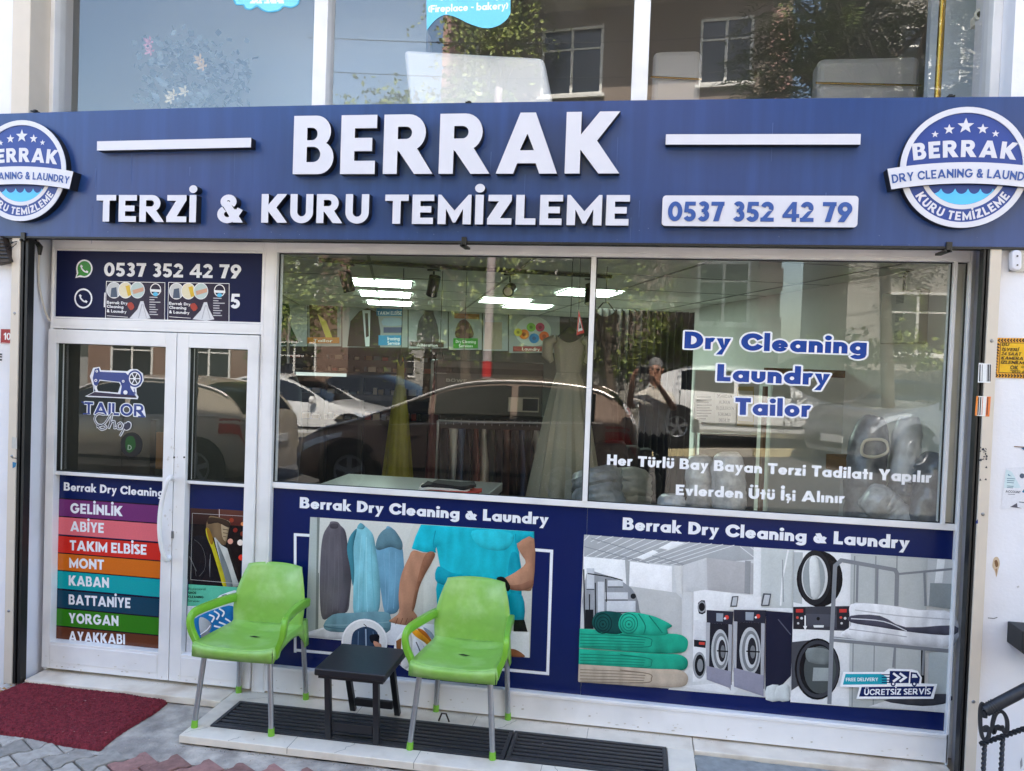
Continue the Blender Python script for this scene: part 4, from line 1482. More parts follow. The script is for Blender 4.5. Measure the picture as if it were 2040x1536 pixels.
# dry cleaning machine and washers
p.poly([(632,465),(690,456),(985,492),(985,560),(830,560),(700,580),(696,930),(628,936)], (230,232,234)); p.poly([(632,615),(696,612),(696,720),(634,716)], (216,218,222))
p.poly([(655,525),(690,512),(694,575),(660,580)], (30,32,36), smooth=2); p.ring(675,546,22,6,(150,152,156),30)
p.poly([(634,716),(696,722),(694,760),(634,752)], (34,36,42)); p.poly([(660,728),(690,730),(690,744),(660,742)], (200,70,60)); p.disc(662,850,34,(150,154,158),70); p.disc(664,850,26,(28,30,34),56); p.disc(666,850,15,(130,134,138),34)
for x0, y0, x1, k in ((700,562,840,0),(842,556,1010,26)):
    w_ = x1-x0
    p.poly([(x0,y0),(x1,y0+8),(x1-5,y0+75),(x0,y0+68)], (44,46,58)); p.poly([(x0+w_*.36,y0+16),(x0+w_*.62,y0+18),(x0+w_*.6,y0+60),(x0+w_*.36,y0+58)], (148,158,170)); p.disc(x0+w_*.75,y0+38,11,(214,70,60)); p.disc(x0+w_*.68,y0+44,6,(230,232,234))
    p.poly([(x0,y0+68),(x1-4,y0+75),(x1-10,y0+390+k),(x0,y0+352+k)], (34,36,44)); p.poly([(x0-4,y0+64),(x0+18,y0+66),(x0+12,y0+330),(x0-4,y0+326)], (172,174,180)); p.poly([(x1-26,y0+74),(x1-6,y0+76),(x1-14,y0+420),(x1-30,y0+400)], (164,166,172))
    cx_, cy_ = x0+w_*.5, y0+212+k*.3
    p.disc(cx_,cy_,w_*.33,(182,186,190),112+k*.5); p.disc(cx_+3,cy_,w_*.27,(120,124,128),94+k*.5); p.disc(cx_+6,cy_,w_*.20,(196,200,204),76+k*.5); p.disc(cx_+10,cy_,w_*.14,(40,42,48),58+k*.5); p.disc(cx_+14,cy_+4,w_*.08,(112,116,120),34); p.line([(cx_-w_*.12,cy_),(cx_+w_*.3,cy_+4)], 7, (24,24,28))
    p.poly([(x0,y0+290+k*.6),(x1-12,y0+320+k),(x1-14,y0+408+k*1.8),(x0,y0+362+k*1.6)], (142,142,158)); 
p.poly([(1008,566),(1148,576),(1142,900),(1095,950),(1005,1022)], (28,32,52)); p.line([(1072,610),(1138,690)], 5, (90,94,110)); p.poly([(842,546),(1148,552),(1148,576),(1010,562),(842,560)], (222,225,228))
p.poly([(832,490),(866,488),(858,545),(822,545)], (80,84,90)); p.poly([(838,496),(860,494),(854,538),(830,538)], (190,194,198)); p.poly([(995,474),(1036,476),(1026,540),(982,540)], (80,84,90)); p.poly([(1002,482),(1030,483),(1020,534),(990,534)], (190,194,198))
for x in (1012,1064): p.poly([(x,960),(x+60,950),(x+68,980),(x+66,1034),(x-4,1028)], (196,202,202), smooth=2)
# tall stacked dryer
p.poly([(1155,250),(1450,268),(1440,1064),(1135,1040),(1150,560)], (226,228,230)); p.poly([(1155,260),(1200,262),(1196,530),(1150,520)], (180,186,188))
p.disc(1288,400,120,(22,23,26),146); p.disc(1262,392,72,(206,210,212),128); p.disc(1258,392,58,(150,158,160),112); p.poly([(1235,300),(1280,300),(1290,480),(1245,490)], (212,216,216), smooth=3); p.ring(1262,392,84,16,(36,38,42),142)
p.poly([(1150,545),(1445,540),(1440,670),(1150,660)], (62,64,72)); p.poly([(1205,580),(1375,585),(1375,650),(1205,645)], (76,78,88)); p.disc(1280,606,9,(24,24,26)); p.poly([(1255,640),(1310,640),(1308,652),(1258,652)], (220,222,222))
for x in (1152,1378): p.poly(rectpx(x,546,x+62,660), (40,40,46)); p.poly(rectpx(x+12,556,x+50,574), (190,60,56)); p.disc(x+20,600,7,(200,80,70)); p.disc(x+42,604,7,(210,212,214)); p.disc(x+24,630,6,(200,202,204))
p.line([(1212,590),(1212,655)], 6, (240,240,240)); p.line([(1204,644),(1212,660),(1220,644)], 5, (240,240,240))
p.poly([(1142,728),(1290,712),(1290,880),(1140,980)], (70,72,78)); p.disc(1276,868,118,(20,21,24),160); p.disc(1290,872,84,(74,80,80),124); p.poly([(1225,760),(1340,770),(1345,840),(1230,830)], (120,128,128), smooth=3); p.ring(1278,868,110,14,(58,60,66),150); p.poly([(1255,860),(1340,862),(1336,930),(1250,930)], (150,158,158))
# cabinets on the right and the trolley
p.poly([(1450,268),(1850,292),(1830,1086),(1440,1064)], (178,183,183))
for x in (1470,1580,1690): p.line([(x,280),(x-14,1066)], 6, (138,143,144))
p.poly([(1850,292),(2005,302),(1990,560),(1845,540)], (188,192,194)); p.poly([(1900,296),(1940,298),(1925,420),(1885,420)], (232,235,236)); p.poly([(1862,420),(2000,425),(1992,560),(1856,540)], (138,146,148))
p.poly([(1858,780),(1985,780),(1972,1000),(1850,1000)], (176,184,184)); p.poly([(1815,760),(1835,760),(1832,960),(1812,960)], (24,26,30))
GR = (128,132,138)
for q in ([(1338,1050),(1350,700),(1368,330),(1400,302),(1680,352),(1690,372),(1686,540)],[(1690,374),(2000,345)],[(1485,325),(1480,520)],[(1588,342),(1584,530)],[(1832,362),(1838,540)],[(1680,750),(1670,860)],[(1830,760),(1822,900)]): p.line(q, 20 if len(q) > 2 else 11, GR)
p.line([(1360,712),(1980,772)], 26, (120,124,130)); p.line([(1360,706),(1980,762)], 6, (188,192,196))
p.poly([(1400,680),(1450,640),(1440,560),(1470,525),(1640,535),(1800,560),(1985,580),(1985,745),(1700,740),(1430,705)], (222,224,228), smooth=3)
p.poly([(1450,590),(1600,590),(1735,650),(1985,640),(1985,690),(1800,680),(1600,650),(1450,625)], (74,74,88), smooth=3); p.line([(1470,560),(1700,590),(1980,610)], 5, (182,184,190), 4); p.line([(1450,605),(1620,620),(1740,670)], 5, (206,208,214), 4); p.line([(1440,660),(1600,680),(1740,700)], 5, (170,172,180), 4)
p.poly([(1540,1062),(1640,1030),(1900,1030),(1960,1000),(1956,1096)], (206,208,210)); p.poly([(1620,1030),(1820,1060),(1962,1040),(1964,1000),(1850,1000)], (60,62,70), smooth=3)
# blankets
GN, GD = (32,164,134), (18,118,98)
for i, (y0, y1, c_, d_) in enumerate(((655,785,GN,GD),(760,878,GN,GD),(840,962,(186,172,154),(126,112,96)))):
    h_ = y1-y0
    p.poly(spl([(40-i*3,y0+2),(200,y0+12),(420,y0+26),(545,y0+30),(592,y0+50),(603,y0+80),(588,y0+h_-10),(540,y0+h_),(420,y0+h_),(200,y0+h_-16),(36-i*2,y0+h_-28)],4), c_, smooth=1)
    for k in range(5): p.line([(42,y0+30+k*16),(250,y0+38+k*15),(385-k*4,y0+48+k*13)], 4, d_, 4)
    p.line([(250,y0+32),(400,y0+52),(412,y0+78),(398,y0+96),(300,y0+98)], 5, d_, 4)
for x, c_, d_ in ((160,(16,74,72),(8,44,44)),(295,(34,172,142),(18,112,94))):
    p.poly([(x-54,640),(x-40,590),(x,572),(x+80,580),(x+150,600),(x+225,640),(x+200,660),(x+190,690),(x+20,688),(x-30,680)] if x > 200 else [(x-56,620),(x-30,575),(x+40,566),(x+110,590),(x+100,680),(x,678),(x-40,660)], c_, smooth=3)
    p.ring(x,630,48,5,d_,54); p.ring(x,632,34,4,d_,38); p.ring(x,634,20,4,d_,22); p.disc(x,634,6,d_)
p.line([(345,580),(380,640),(372,686)], 6, GD, 4); p.line([(400,590),(440,640),(470,680)], 6, GD, 4)
p.build('picture', vr)
p = Print(YV-.022, (1140,1000,2.6154))
p.poly([(1412,885),(1625,885),(1650,868),(1770,872),(1800,880),(1822,915),(1818,945),(1902,948),(1882,1026),(1480,1026),(1496,966),(1394,962)], (244,245,248))
p.poly([(1424,896),(1610,896),(1640,912),(1640,950),(1410,952)], (32,158,178)); p.poly([(1508,964),(1886,960),(1868,1014),(1494,1014)], (18,34,88))
p.poly([(1655,880),(1758,882),(1752,944),(1650,944)], (22,36,88)); p.poly([(1764,886),(1795,890),(1812,915),(1806,946),(1760,946)], (22,36,88)); p.poly([(1772,896),(1790,898),(1800,915),(1770,916)], (236,238,242))
p.disc(1672,948,13,(22,36,88)); p.disc(1782,948,13,(22,36,88)); p.disc(1672,948,6,(240,240,244)); p.disc(1782,948,6,(240,240,244))
for y in (900,914,928,940): p.line([(1612,y),(1660,y)], 5, (22,36,88))
for x in (1672,1706): p.line([(x,892),(x+30,914),(x,936)], 11, (244,245,248))
p.text('FREE DELIVERY', (1426,934), (1594,933), 18, (236,246,248), .2, .1); p.text('ÜCRETSİZ SERVİS', (1520,1006), (1866,1002), 31, (240,242,248), .2, .1, slant=.15)
p.build('sticker', vr)
# --- door leaf, list of services
gx0, gx1 = px(118,800)+.006, px(336,800)
vd = vinyl('dark blue door print listing services in coloured stripes', gx0+.001, dz0+.001, gx1-.001, P(225,951)[1], NV)
p = Print(YV-.0004); p.text('Berrak Dry Cleaning', (127,977), (326,990), 16.5, WT, .25, .08); p.build('lettering', vd)
rows_ = [('GELİNLİK',(112,48,108),1022,140,244),('ABİYE',(220,106,116),1058,140,207),('TAKIM ELBİSE',(206,44,34),1096,139,292),('MONT',(206,106,26),1131,138,207),('KABAN',(14,158,164),1166,137,217),('BATTANİYE',(18,64,88),1204,137,260),('YORGAN',(48,122,24),1241,137,236),('AYAKKABI',(98,54,34),1277,137,249)]
for i, (tx, c_, yb, xa, xb) in enumerate(rows_):
    z = P(137, yb, YV)[1]
    z1 = P(137, yb-27, YV)[1]; z0 = P(137, yb+7.5, YV)[1] if i < 7 else dz0+.002
    p = Print(YV-.0006)
    world_rect(p.mb, gx0+.001, z0, gx1-.001, z1, p.nxt(), c_); world_rect(p.mb, gx0+.001, z1, gx1-.001, z1+.007, p.nxt(), (26,20,30))
    p.text(tx, (xa,yb), (xb,yb+(xb-xa)*.062), 20, WT, .24, .09)
    p.build('stripe', vd)
# --- second leaf
ex0, ex1 = px(381,800), px(498,800)
dz1 = P(430,1305)[1]
v2 = vinyl('narrow door print of a tailor dummy with a tape measure above blue shoes', ex0+.001, dz1+.001, ex1-.001, P(440,966)[1], (20,32,84))
p = Print(YV-.0004, (360,940,4.0437), shade=True)
p.poly([(78,292),(530,316),(470,930),(65,905)], (22,16,16)); p.grad([(78,292),(530,316)], [(74,420),(520,440)], (70,44,38), (40,24,22))
p.grad([(300,300),(530,316)], [(300,420),(525,440)], (96,58,48), (84,34,28))
for x, y, r, c_ in ((500,420,16,(240,150,90)),(410,390,18,(150,60,40)),(480,570,24,(248,232,220)),(400,560,22,(220,160,140)),(490,690,24,(230,60,40)),(440,470,18,(130,40,30)),(500,500,20,(140,60,40))): p.disc(x, y, r, c_)
p.poly([(225,370),(260,355),(395,400),(385,470),(360,590),(300,560),(230,500),(205,440)], (118,96,70), smooth=3); p.poly([(330,400),(395,400),(385,470),(365,560),(335,520)], (172,150,118), smooth=3); p.poly([(225,370),(300,372),(390,400),(388,450),(300,410),(222,420)], (58,44,34), smooth=3)
p.poly([(270,530),(330,590),(400,640),(450,780),(470,900),(440,928),(372,928),(330,760)], (186,188,184), smooth=3); p.poly([(290,560),(330,640),(385,780),(420,920),(375,925),(330,760)], (120,128,130), smooth=3)
p.poly([(68,560),(200,520),(250,640),(270,720),(330,850),(345,915),(66,905)], (22,22,27), smooth=3); p.poly([(365,570),(420,640),(470,780),(490,860),(470,900),(420,760)], (28,24,22), smooth=3)
p.poly([(205,450),(240,480),(290,640),(330,760),(372,925),(342,922),(300,780),(250,620),(210,520)], (196,184,40), smooth=3); p.poly([(205,450),(240,480),(265,560),(240,580)], (150,110,30), smooth=3)
for q in ([(110,545),(170,600),(200,700),(190,790),(150,840)],[(240,660),(232,740),(236,850)],[(75,680),(110,760),(125,840)]): p.line(q, 2, (120,120,122), 5)
p.line([(70,680),(128,800)], 5, (110,112,116))
p.line([(95,333),(518,357)], 3, (190,190,190)); p.line([(95,333),(82,868),(470,900)], 3, (190,190,190)); p.line([(518,357),(500,800)], 3, (200,190,190)); p.line([(312,300),(312,365)], 4, (214,214,214))
p.text('ZARA', (340,470), (385,474), 20, (70,56,44), .2, .1) if False else p.line([(340,462),(384,468)], 6, (70,56,44)); p.line([(342,490),(380,496)], 6, (70,56,44)); p.line([(344,520),(368,524)], 6, (70,56,44))
p.poly([(65,905),(470,930),(450,1080),(55,1100)], (92,190,160)); p.grad([(56,1080),(470,1080)], [(44,1480),(470,1480)], (206,216,226), (222,226,236))
p.poly([(250,1060),(300,1010),(340,985),(470,960),(470,1140),(200,1130)], (214,226,234), smooth=3); p.line([(330,1000),(370,990),(420,1020)], 6, (40,50,60), 4)
p.poly([(68,1230),(150,1160),(300,1100),(420,1080),(440,1200),(300,1290),(200,1380),(110,1340)], (30,116,178), smooth=3); p.poly([(150,1180),(200,1180),(250,1230),(220,1300),(165,1310)], (170,176,180), smooth=3)
p.poly([(200,1390),(260,1280),(330,1220),(420,1150),(440,1300),(330,1360)], (22,104,170), smooth=3); p.poly([(165,1310),(240,1290),(230,1370),(190,1385)], (128,132,138), smooth=3)
for q in ([(230,1150),(270,1170),(250,1210)],[(270,1120),(310,1150),(290,1190)],[(310,1100),(350,1130),(335,1165)],[(270,1240),(330,1260),(290,1300)],[(310,1210),(370,1240),(330,1290)],[(360,1180),(410,1220),(380,1270)]): p.line(q, 15, (236,240,246), 4)
p.line([(160,1310),(215,1270),(240,1235)], 8, (240,242,248), 3); p.line([(270,1320),(300,1340)], 14, (230,236,244))
p.text('Professional', (64,953), (202,952), 20, (36,70,62), .13, .1); p.text('SHOE', (64,982), (128,983), 19, (16,34,32), .24, .1); p.text('CLEANING', (62,1014), (186,1018), 19, (16,34,32), .24, .1); p.text('Services', (62,1046), (152,1050), 20, (36,70,62), .13, .1)
p.line([(98,1370),(95,1428),(140,1432)], 4, (60,62,70))
p.build('picture', v2)
# --- transom panel
tx0, tx1 = px(109,560), px(526,560)
tz0, tz1 = ztr0+.001, P(300,500)[1]
tr_ = thing('transom_panel', ((tx0+tx1)/2, -.012, tz0), 'dark blue panel with a phone number and two small flyers above the door', 'sign panel')
m = MB(); m.box((XL+.021,-.012,ztr0+.001),(x_post0-.001,.03,ztr1+.003)); m.build('panel', mat('navy_panel', (11,20,62), .5, spec=.2), tr_)
m = MB(); frame(m, XL+.0205, ztr0+.0015, x_post0-.0015, ztr1+.0025, tx0-XL-.0205, .004, .01, .01, -.024, -.012); m.build('bead', M_alu, tr_)
YT = -.0135
p = Print(YT); p.text('0537 352 42 79', (207,550), (480,555), 27, WT, .23, .085); p.text('5', (459,614), (478,614.5), 29, WT, .23, .085); p.line([(209,583),(208,612)], 3, WT); p.build('lettering', tr_)
def handset(p, x, y, k, c):
    p.line([(x-6*k,y-7*k),(x-5*k,y-1*k),(x+1*k,y+5*k),(x+7*k,y+6*k)], 3.2*k, c, 4); p.line([(x-7.5*k,y-7*k),(x-4*k,y-4*k)], 4.5*k, c); p.line([(x+3.5*k,y+4*k),(x+7*k,y+7*k)], 4.5*k, c)
p = Print(YT); p.poly([(150,554),(153,545)]+[(168+16.5*cos(radians(a)), 535+18*sin(radians(a))) for a in range(160,480,16)]+[(158,552)], WT)
p.poly([(153,551),(156,544)]+[(168+13.5*cos(radians(a)), 535+15*sin(radians(a))) for a in range(160,480,16)]+[(160,548)], (20,132,24)); handset(p, 168, 536, 1, WT); p.build('chat_icon', tr_)
p = Print(YT); p.ring(166,594.5,18,3,WT,20); handset(p, 166, 595, 1.05, WT); p.build('phone_icon', tr_)
for n_, x0 in enumerate((212, 336)):
    dx = x0-212; k = 1 if n_ == 0 else 1.035
    X = lambda v: x0+(v-212)*k
    dy = 0 if n_ == 0 else 2
    fl = thing('flyer', (P(X(270),640,YT)[0], YT-.0006, P(270,640,YT)[1]), 'small dark wedding dress flyer on the panel over the door, ' + ('left one' if n_ == 0 else 'right one'), 'flyer', 'flyers on the panel over the door')
    p = Print(YT-.0006); p.poly([(X(211),559+dy),(X(329),562+dy),(X(329),640+dy),(X(209),637+dy)], (22,26,58)); p.line([(X(210),636+dy),(X(212),560.5+dy),(X(328.5),563+dy),(X(328),640+dy)], 1.2, WT); p.build('sheet', fl)
    p = Print(YT-.0012)
    for cx_, c_ in ((227,(196,200,204)),(250,(226,218,190)),(274,(186,206,206))): p.disc(X(cx_),578+dy,14.5,WT,16.5); p.disc(X(cx_),578+dy,13.3,c_,15.2)
    p.poly([(X(222),574+dy),(X(232),572+dy),(X(234),592+dy),(X(220),592+dy)], (70,88,112)); p.poly([(X(250),570+dy),(X(258),568+dy),(X(262),588+dy),(X(255),590+dy)], (216,180,60)); p.poly([(X(264),578+dy),(X(286),572+dy),(X(286),580+dy),(X(266),586+dy)], (206,160,136))
    p.poly([(X(280),600+dy),(X(286),600+dy),(X(289),612+dy),(X(300),634+dy),(X(285),637+dy),(X(258),634+dy),(X(274),616+dy)], (212,214,220)); p.line([(X(283),606+dy),(X(276),634+dy)], 1.6, (164,166,176)); p.line([(X(285),606+dy),(X(292),634+dy)], 1.6, (170,172,182)); p.poly([(X(253),606+dy),(X(262),602+dy),(X(268),612+dy),(X(260),618+dy)], (168,60,54), smooth=2)
    p.ring(X(310),577+dy,11,1.6,WT,12.5); p.poly([(X(300),576+dy),(X(321),577+dy),(X(321),582+dy),(X(300),581+dy)], WT); p.disc(X(310),586+dy,5,(90,190,230),4)
    p.text('Berrak Dry', (X(213),605+dy), (X(254),607+dy), 5.8, WT, .23); p.text('Cleaning', (X(213),613+dy), (X(246),614.5+dy), 5.8, WT, .23); p.text('& Laundry', (X(213),622+dy), (X(252),624+dy), 5.8, WT, .23)
    for j in range(8): p.line([(X(298),592+j*4.9+dy),(X(298+[16,10,22,12,12,17,14,17][j]),592.4+j*4.9+dy)], 2.0, (188,190,200))
    p.line([(X(213),629+dy),(X(255),632+dy)], 1, WT)
    p.build('artwork', fl)
# --- lettering straight on the glass
YG = .0105
def glass_text(label, lines, c, outline, wt):
    t = thing('window_lettering', (P(*lines[0][1])[0], YG, P(*lines[-1][1])[1]), label, 'window lettering')
    for tx, a, b, h in lines:
        p = Print(YG, step=.0004); p.text(tx, a, b, h, c, wt, .085, outline); p.build('text_line', t)
glass_text('blue cut vinyl words with white edging high on the right display window', [('Dry Cleaning',(1363,694),(1726,706),34),('Laundry',(1428,759),(1652,768),34),('Tailor',(1464,826),(1614,831),34)], (14,60,146), .085, .29)
glass_text('two lines of white cut vinyl words across the lower right display window', [('Her Türlü Bay Bayan Terzi Tadilatı Yapılır',(1209,926),(1855,962),21),('Evlerden Ütü İşi Alınır',(1346,986),(1682,1003),21)], (238,240,244), 0, .27)
# sewing machine emblem on the door
tl = thing('door_sticker', (P(230,850)[0], YG, P(230,880)[1]), 'blue and white sewing machine sticker with tailor shop lettering on the door glass', 'sticker')
p = Print(YG, (0,460,3.0714), .0004)
EM = (56,74,138)
p.poly([(520,1012),(585,980),(570,950),(550,890),(570,838),(610,832),(618,852),(780,858),(800,846),(840,846),(874,872),(880,915),(860,950),(835,962),(838,1000),(848,1016),(842,1030),(700,1022),(540,1016)], WT, [(612,916),(730,928),(738,944),(722,990),(600,980),(592,960),(600,935)])
p.poly([(568,900),(580,845),(606,838),(612,862),(770,868),(790,890),(800,960),(815,985),(832,1012),(736,1005),(745,950),(735,925),(610,910),(600,940),(590,950),(576,940)], EM)
p.poly([(535,1008),(580,985),(830,1008),(838,1022),(700,1016)], (54,50,74))
p.disc(826,904,46,EM,52); p.disc(826,904,36,WT,42); p.disc(826,904,30,(70,74,84),35)
for a in range(0,360,60): p.line([(826,904),(826+34*cos(radians(a)),904+38*sin(radians(a)))], 6, WT)
p.disc(826,904,9,WT)
for x, y, r in ((590,915,9),(758,920,8),(772,988,13),(597,858,8)): p.disc(x, y, r, WT); p.disc(x, y, r*.45, EM) if r < 10 else None
p.line([(578,940),(580,985)], 7, WT); p.line([(580,945),(582,980)], 3, EM); p.line([(826,965),(830,1000)], 6, EM); p.line([(815,985),(838,992)], 5, EM)
p.build('emblem', tl)
p = Print(YG, (0,460,3.0714), .0004)
p.text('TAILOR', (516,1118), (886,1136), 72, EM, .2, .10, .07)
for x, y in ((530,1118),(868,1136)): p.line([(x-22,y),(x+22,y+1)], 9, EM)
p.line([(500,1046),(512,1050),(516,1062)], 8, EM)
p.build('lettering', tl)
p = Print(YG-.004, (0,460,3.0714), .0004)
sh = [[(640,1125),(600,1120),(580,1150),(600,1185),(640,1190),(650,1205),(620,1215),(595,1190)], [(590,1200),(640,1180),(675,1130),(690,1115)], [(690,1115),(680,1160),(668,1205),(685,1170),(702,1168),(700,1205),(715,1200)], [(740,1172),(722,1185),(722,1208),(740,1210),(752,1192),(740,1172)], [(768,1175),(755,1220),(735,1255)], [(764,1190),(785,1172),(800,1182),(795,1205),(775,1215),(762,1205)]]
for q in sh: p.line(q, 17, WT, 5)
for q in sh: p.line(q, 6, (62,64,80), 5)
p.build('script_word', tl)
m = thing('round_sticker', (P(263,885)[0], YG, P(263,905)[1]), 'small round dark sticker with a green mark low on the door glass', 'sticker')
p = Print(YG); p.disc(262,886,22,(36,37,40),25); p.poly([(252,872),(266,870),(270,890),(258,902),(250,892)], (34,78,40), smooth=3); p.text('D', (254,896), (262,897), 10, (130,150,130), .2); p.build('artwork', m)
# ------------------------------------------------------------------ inside the shop (the room stands askew behind the glass)
IA = radians(17.5)
IO = Vector((2.43,.05,0))
IX, IY = Vector((cos(IA),sin(IA),0)), Vector((-sin(IA),cos(IA),0))
ROT = Matrix.Translation(IO) @ Matrix.Rotation(IA, 4, 'Z')
def L2(u, v, z=0): return IO+IX*u+IY*v+Vector((0,0,z))
def WV(x, y, v):                                       # pixel onto the plane v = const
    d = ray(x, y)
    t = (v-(CAMP-IO).dot(IY))/d.dot(IY)
    return CAMP+d*t
def WU(x, y, u=0):
    d = ray(x, y)
    t = (u-(CAMP-IO).dot(IX))/d.dot(IX)
    return CAMP+d*t
def uv(p): q = p-IO; return q.dot(IX), q.dot(IY), p.z
ZC = 2.78
M_iw = mat('interior_wall', (238,238,234), .8, noise_amt=.03, nscale=2)
M_ic = mat('ceiling_tile', (216,216,210), .85, noise_amt=.04, nscale=9)
M_if = mat('interior_floor', (132,126,118), .35, noise_amt=.08, nscale=4)
M_seam = mat('ceiling_seam', (150,150,146), .7)
m = MB(); m.box((-9,.06,-.01),(7.7,9.6,.0)); tag(m.build('interior_floor', M_if), kind='structure')
m = MB()
m.box((-8.6,.062,ZC),(2.2,9.5,ZC+.04)); m.build('shop_ceiling', M_ic, bld)
m = MB()
for k in range(7):
    v = .5+k*1.2
    m.box(((.08-.953*v)/.30,v-.012,ZC-.004),(-.01,v+.012,ZC-.0005), M=ROT)
for k in range(7):
    u = -.3-k*1.2
    m.box((u-.012,(.08-.30*u)/.953,ZC-.006),(u+.012,8.8,ZC-.0012), M=ROT)
m.build('ceiling_grid', M_seam, bld)
m = MB()
m.box((0,.12,-.02),(.1,9.3,ZC), M=ROT); m.box((1.6,.065,-.02),(3.2,.16,ZC)); m.build('inner_wall', M_iw, bld)
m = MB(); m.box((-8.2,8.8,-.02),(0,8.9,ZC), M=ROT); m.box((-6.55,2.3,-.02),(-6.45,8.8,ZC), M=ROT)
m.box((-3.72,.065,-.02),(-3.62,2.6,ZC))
m.build('inner_wall', mat('dim_interior_wall', (50,46,42), .8, noise_amt=.06), bld)  # room dimness put into the colour of the back and left walls
# ceiling lights
M_led = mat('lit_led_panel', (230,240,235), .5, emit=(226,255,240), estr=4.5)
for i, (x, y) in enumerate(((762,563),(768,585),(776,603),(1005,598),(1050,609),(1172,582))):
    g = G(x, y, ZC)
    u, v, _ = uv(Vector((g[0],g[1],ZC)))
    c = L2(u, v, ZC)
    t = thing('led_panel', (c.x,c.y,ZC-.02), 'lit square panel light in the shop ceiling, ' + ('left group, nearest','left group, middle','left group, farthest','right group, second from the window','right group, farthest','right group, nearest the window mullion')[i], 'ceiling light', 'panel lights in the shop ceiling')
    mm = MB(); mm.box((u-.285,v-.3,ZC-.014),(u+.285,v+.3,ZC-.0115), M=ROT); mm.build('diffuser', M_led, t)
    mm = MB()
    for a, b in (((u-.305,v-.32),(u-.285,v+.32)),((u+.285,v-.32),(u+.305,v+.32)),((u-.285,v-.32),(u+.285,v-.3)),((u-.285,v+.3),(u+.285,v+.32))): mm.box((a[0],a[1],ZC-.018),(b[0],b[1],ZC-.0065), M=ROT)
    mm.build('rim', M_alu, t)
# track and spots
M_mblack = mat('satin_black_metal', (20,20,21), .4)
ta, tb = G(634,517,ZC-.02), G(1182,549,ZC-.02)
m = MB(); m.tube([(ta[0],ta[1],ZC-.022),(tb[0]+.15,tb[1]+.055,ZC-.022)], .022, 4)
tag(m.build('light_track', M_mblack), 'long black lighting track under the shop ceiling behind the display glass', 'light track')
for i, (x, y, ax, ay, lab) in enumerate(((689,553,.25,.2,'leftmost'),(856,563,-.25,.35,'second from the left'),(1009,570,.02,-1,'facing the street, third from the left'),(1177,586,0,-.35,'beside the window mullion'))):
    k = (x-634)/(1182-634)
    bx, by = ta[0]+(tb[0]-ta[0])*k, ta[1]+(tb[1]-ta[1])*k
    top = Vector((bx,by,ZC-.045))
    t = thing('spotlight', top, 'black track spotlight hanging in the window, '+lab, 'spotlight', 'spotlights on the ceiling track')
    m = MB(); m.box((bx-.05,by-.02,ZC-.058),(bx+.05,by+.02,ZC-.045)); m.tube([top, top+Vector((0,0,-.07))], .008, 8); m.build('bracket', M_mblack, t)
    d = Vector((ax,ay,-1 if i != 2 else -.25)).normalized()
    c = top+Vector((0,0,-.13))
    m = MB(); m.tube([c-d*.085, c-d*.08, c+d*.08, c+d*.085], [.03,.047,.047,.042], 16); m.build('lamp_head', M_mblack, t, smooth=True)
    m = MB(); e = d.orthogonal().normalized(); e2 = d.cross(e)
    m.add([c+d*.0865+(e*cos(a*pi/8)+e2*sin(a*pi/8))*.034 for a in range(16)], [list(range(16))]); m.build('lens', mat('spot_lens', (236,228,196), .25), t)
# electric cabinet on the right wall
a, b = WU(1757,585,-.07), WU(1829,683,-.07)
ua, va, za = uv(a); ub, vb, zb_ = uv(b)
t = thing('electric_cabinet', L2(-.04,(va+vb)/2,zb_), 'beige electric cabinet with louvred door on the inner right wall', 'electric cabinet')
M_cab = mat('cabinet_beige', (206,202,192), .45)
m = MB(); m.box((-.07,min(va,vb),zb_),(-.001,max(va,vb),za), M=ROT); m.build('case', M_cab, t, bevel=.008)
m = MB(); vm = (va+vb)/2
for zz in (.15,.5,.85):
    for k in range(7): m.box((-.0725,vm-.045,zb_+(za-zb_)*zz-.03+k*.010),(-.0702,vm+.045,zb_+(za-zb_)*zz-.026+k*.010), M=ROT)
m.build('louvre', M_seam, t)
m = MB(); m.tube([L2(-.04,vm,za), L2(-.04,vm+.01,za+.1), L2(-.02,vm,za+.16), L2(-.02,vm,ZC-.005)], .012, 8); m.build('cable', M_mblack, t)
# posters along the back wall
VB = 8.75
def WP(x, y, k=0): return WV(x, y, VB-k*.003)
class WPrint:
    def __init__(s, v): s.mb = MB(); s.v = v; s.k = 0
    def poly(s, pts, c, sm=0):
        if sm: pts = cspl(pts, sm)
        s.k += 1
        vs = [WV(x, y, s.v-s.k*.002) for x, y in pts]
        V, T, E = union([(1, [(uv(q)[0], uv(q)[2]) for q in vs])])
        s.mb.add([L2(a, s.v-s.k*.002, b) for a, b in V], T, 0, lin(c))
        return s
    def text(s, tx, a, b, h, c):
        s.k += 1
        v = s.v-s.k*.002
        A, B, T = WV(*a, v), WV(*b, v), WV(a[0], a[1]-h, v)
        H = T.z-A.z
        ln = (B-A).length
        put_text(s.mb, tx, lambda q, r, w: A+(B-A)*(q*H/ln)+Vector((0,0,r*H)), .2, .1, 0, 0, None, lin(c), ln/H)
        return s
def wall_poster(label, x0, x1, y0, y1, draw, bg_=(150,154,154)):
    t = thing('wall_poster', WV((x0+x1)/2, y1, VB), label, 'poster', 'posters along the shop back wall')
    q = WPrint(VB); q.poly([(x0,y0),(x1,y0),(x1,y1),(x0,y1)], bg_); q.mb.build('sheet', M_matte, t)
    q = WPrint(VB-.006); draw(q); q.mb.build('picture', M_matte, t)
def d1_(q): q.poly([(562,602),(572,602),(578,618),(576,640),(590,672),(594,684),(576,686),(555,684),(560,650),(556,625)], (24,70,48), 3)
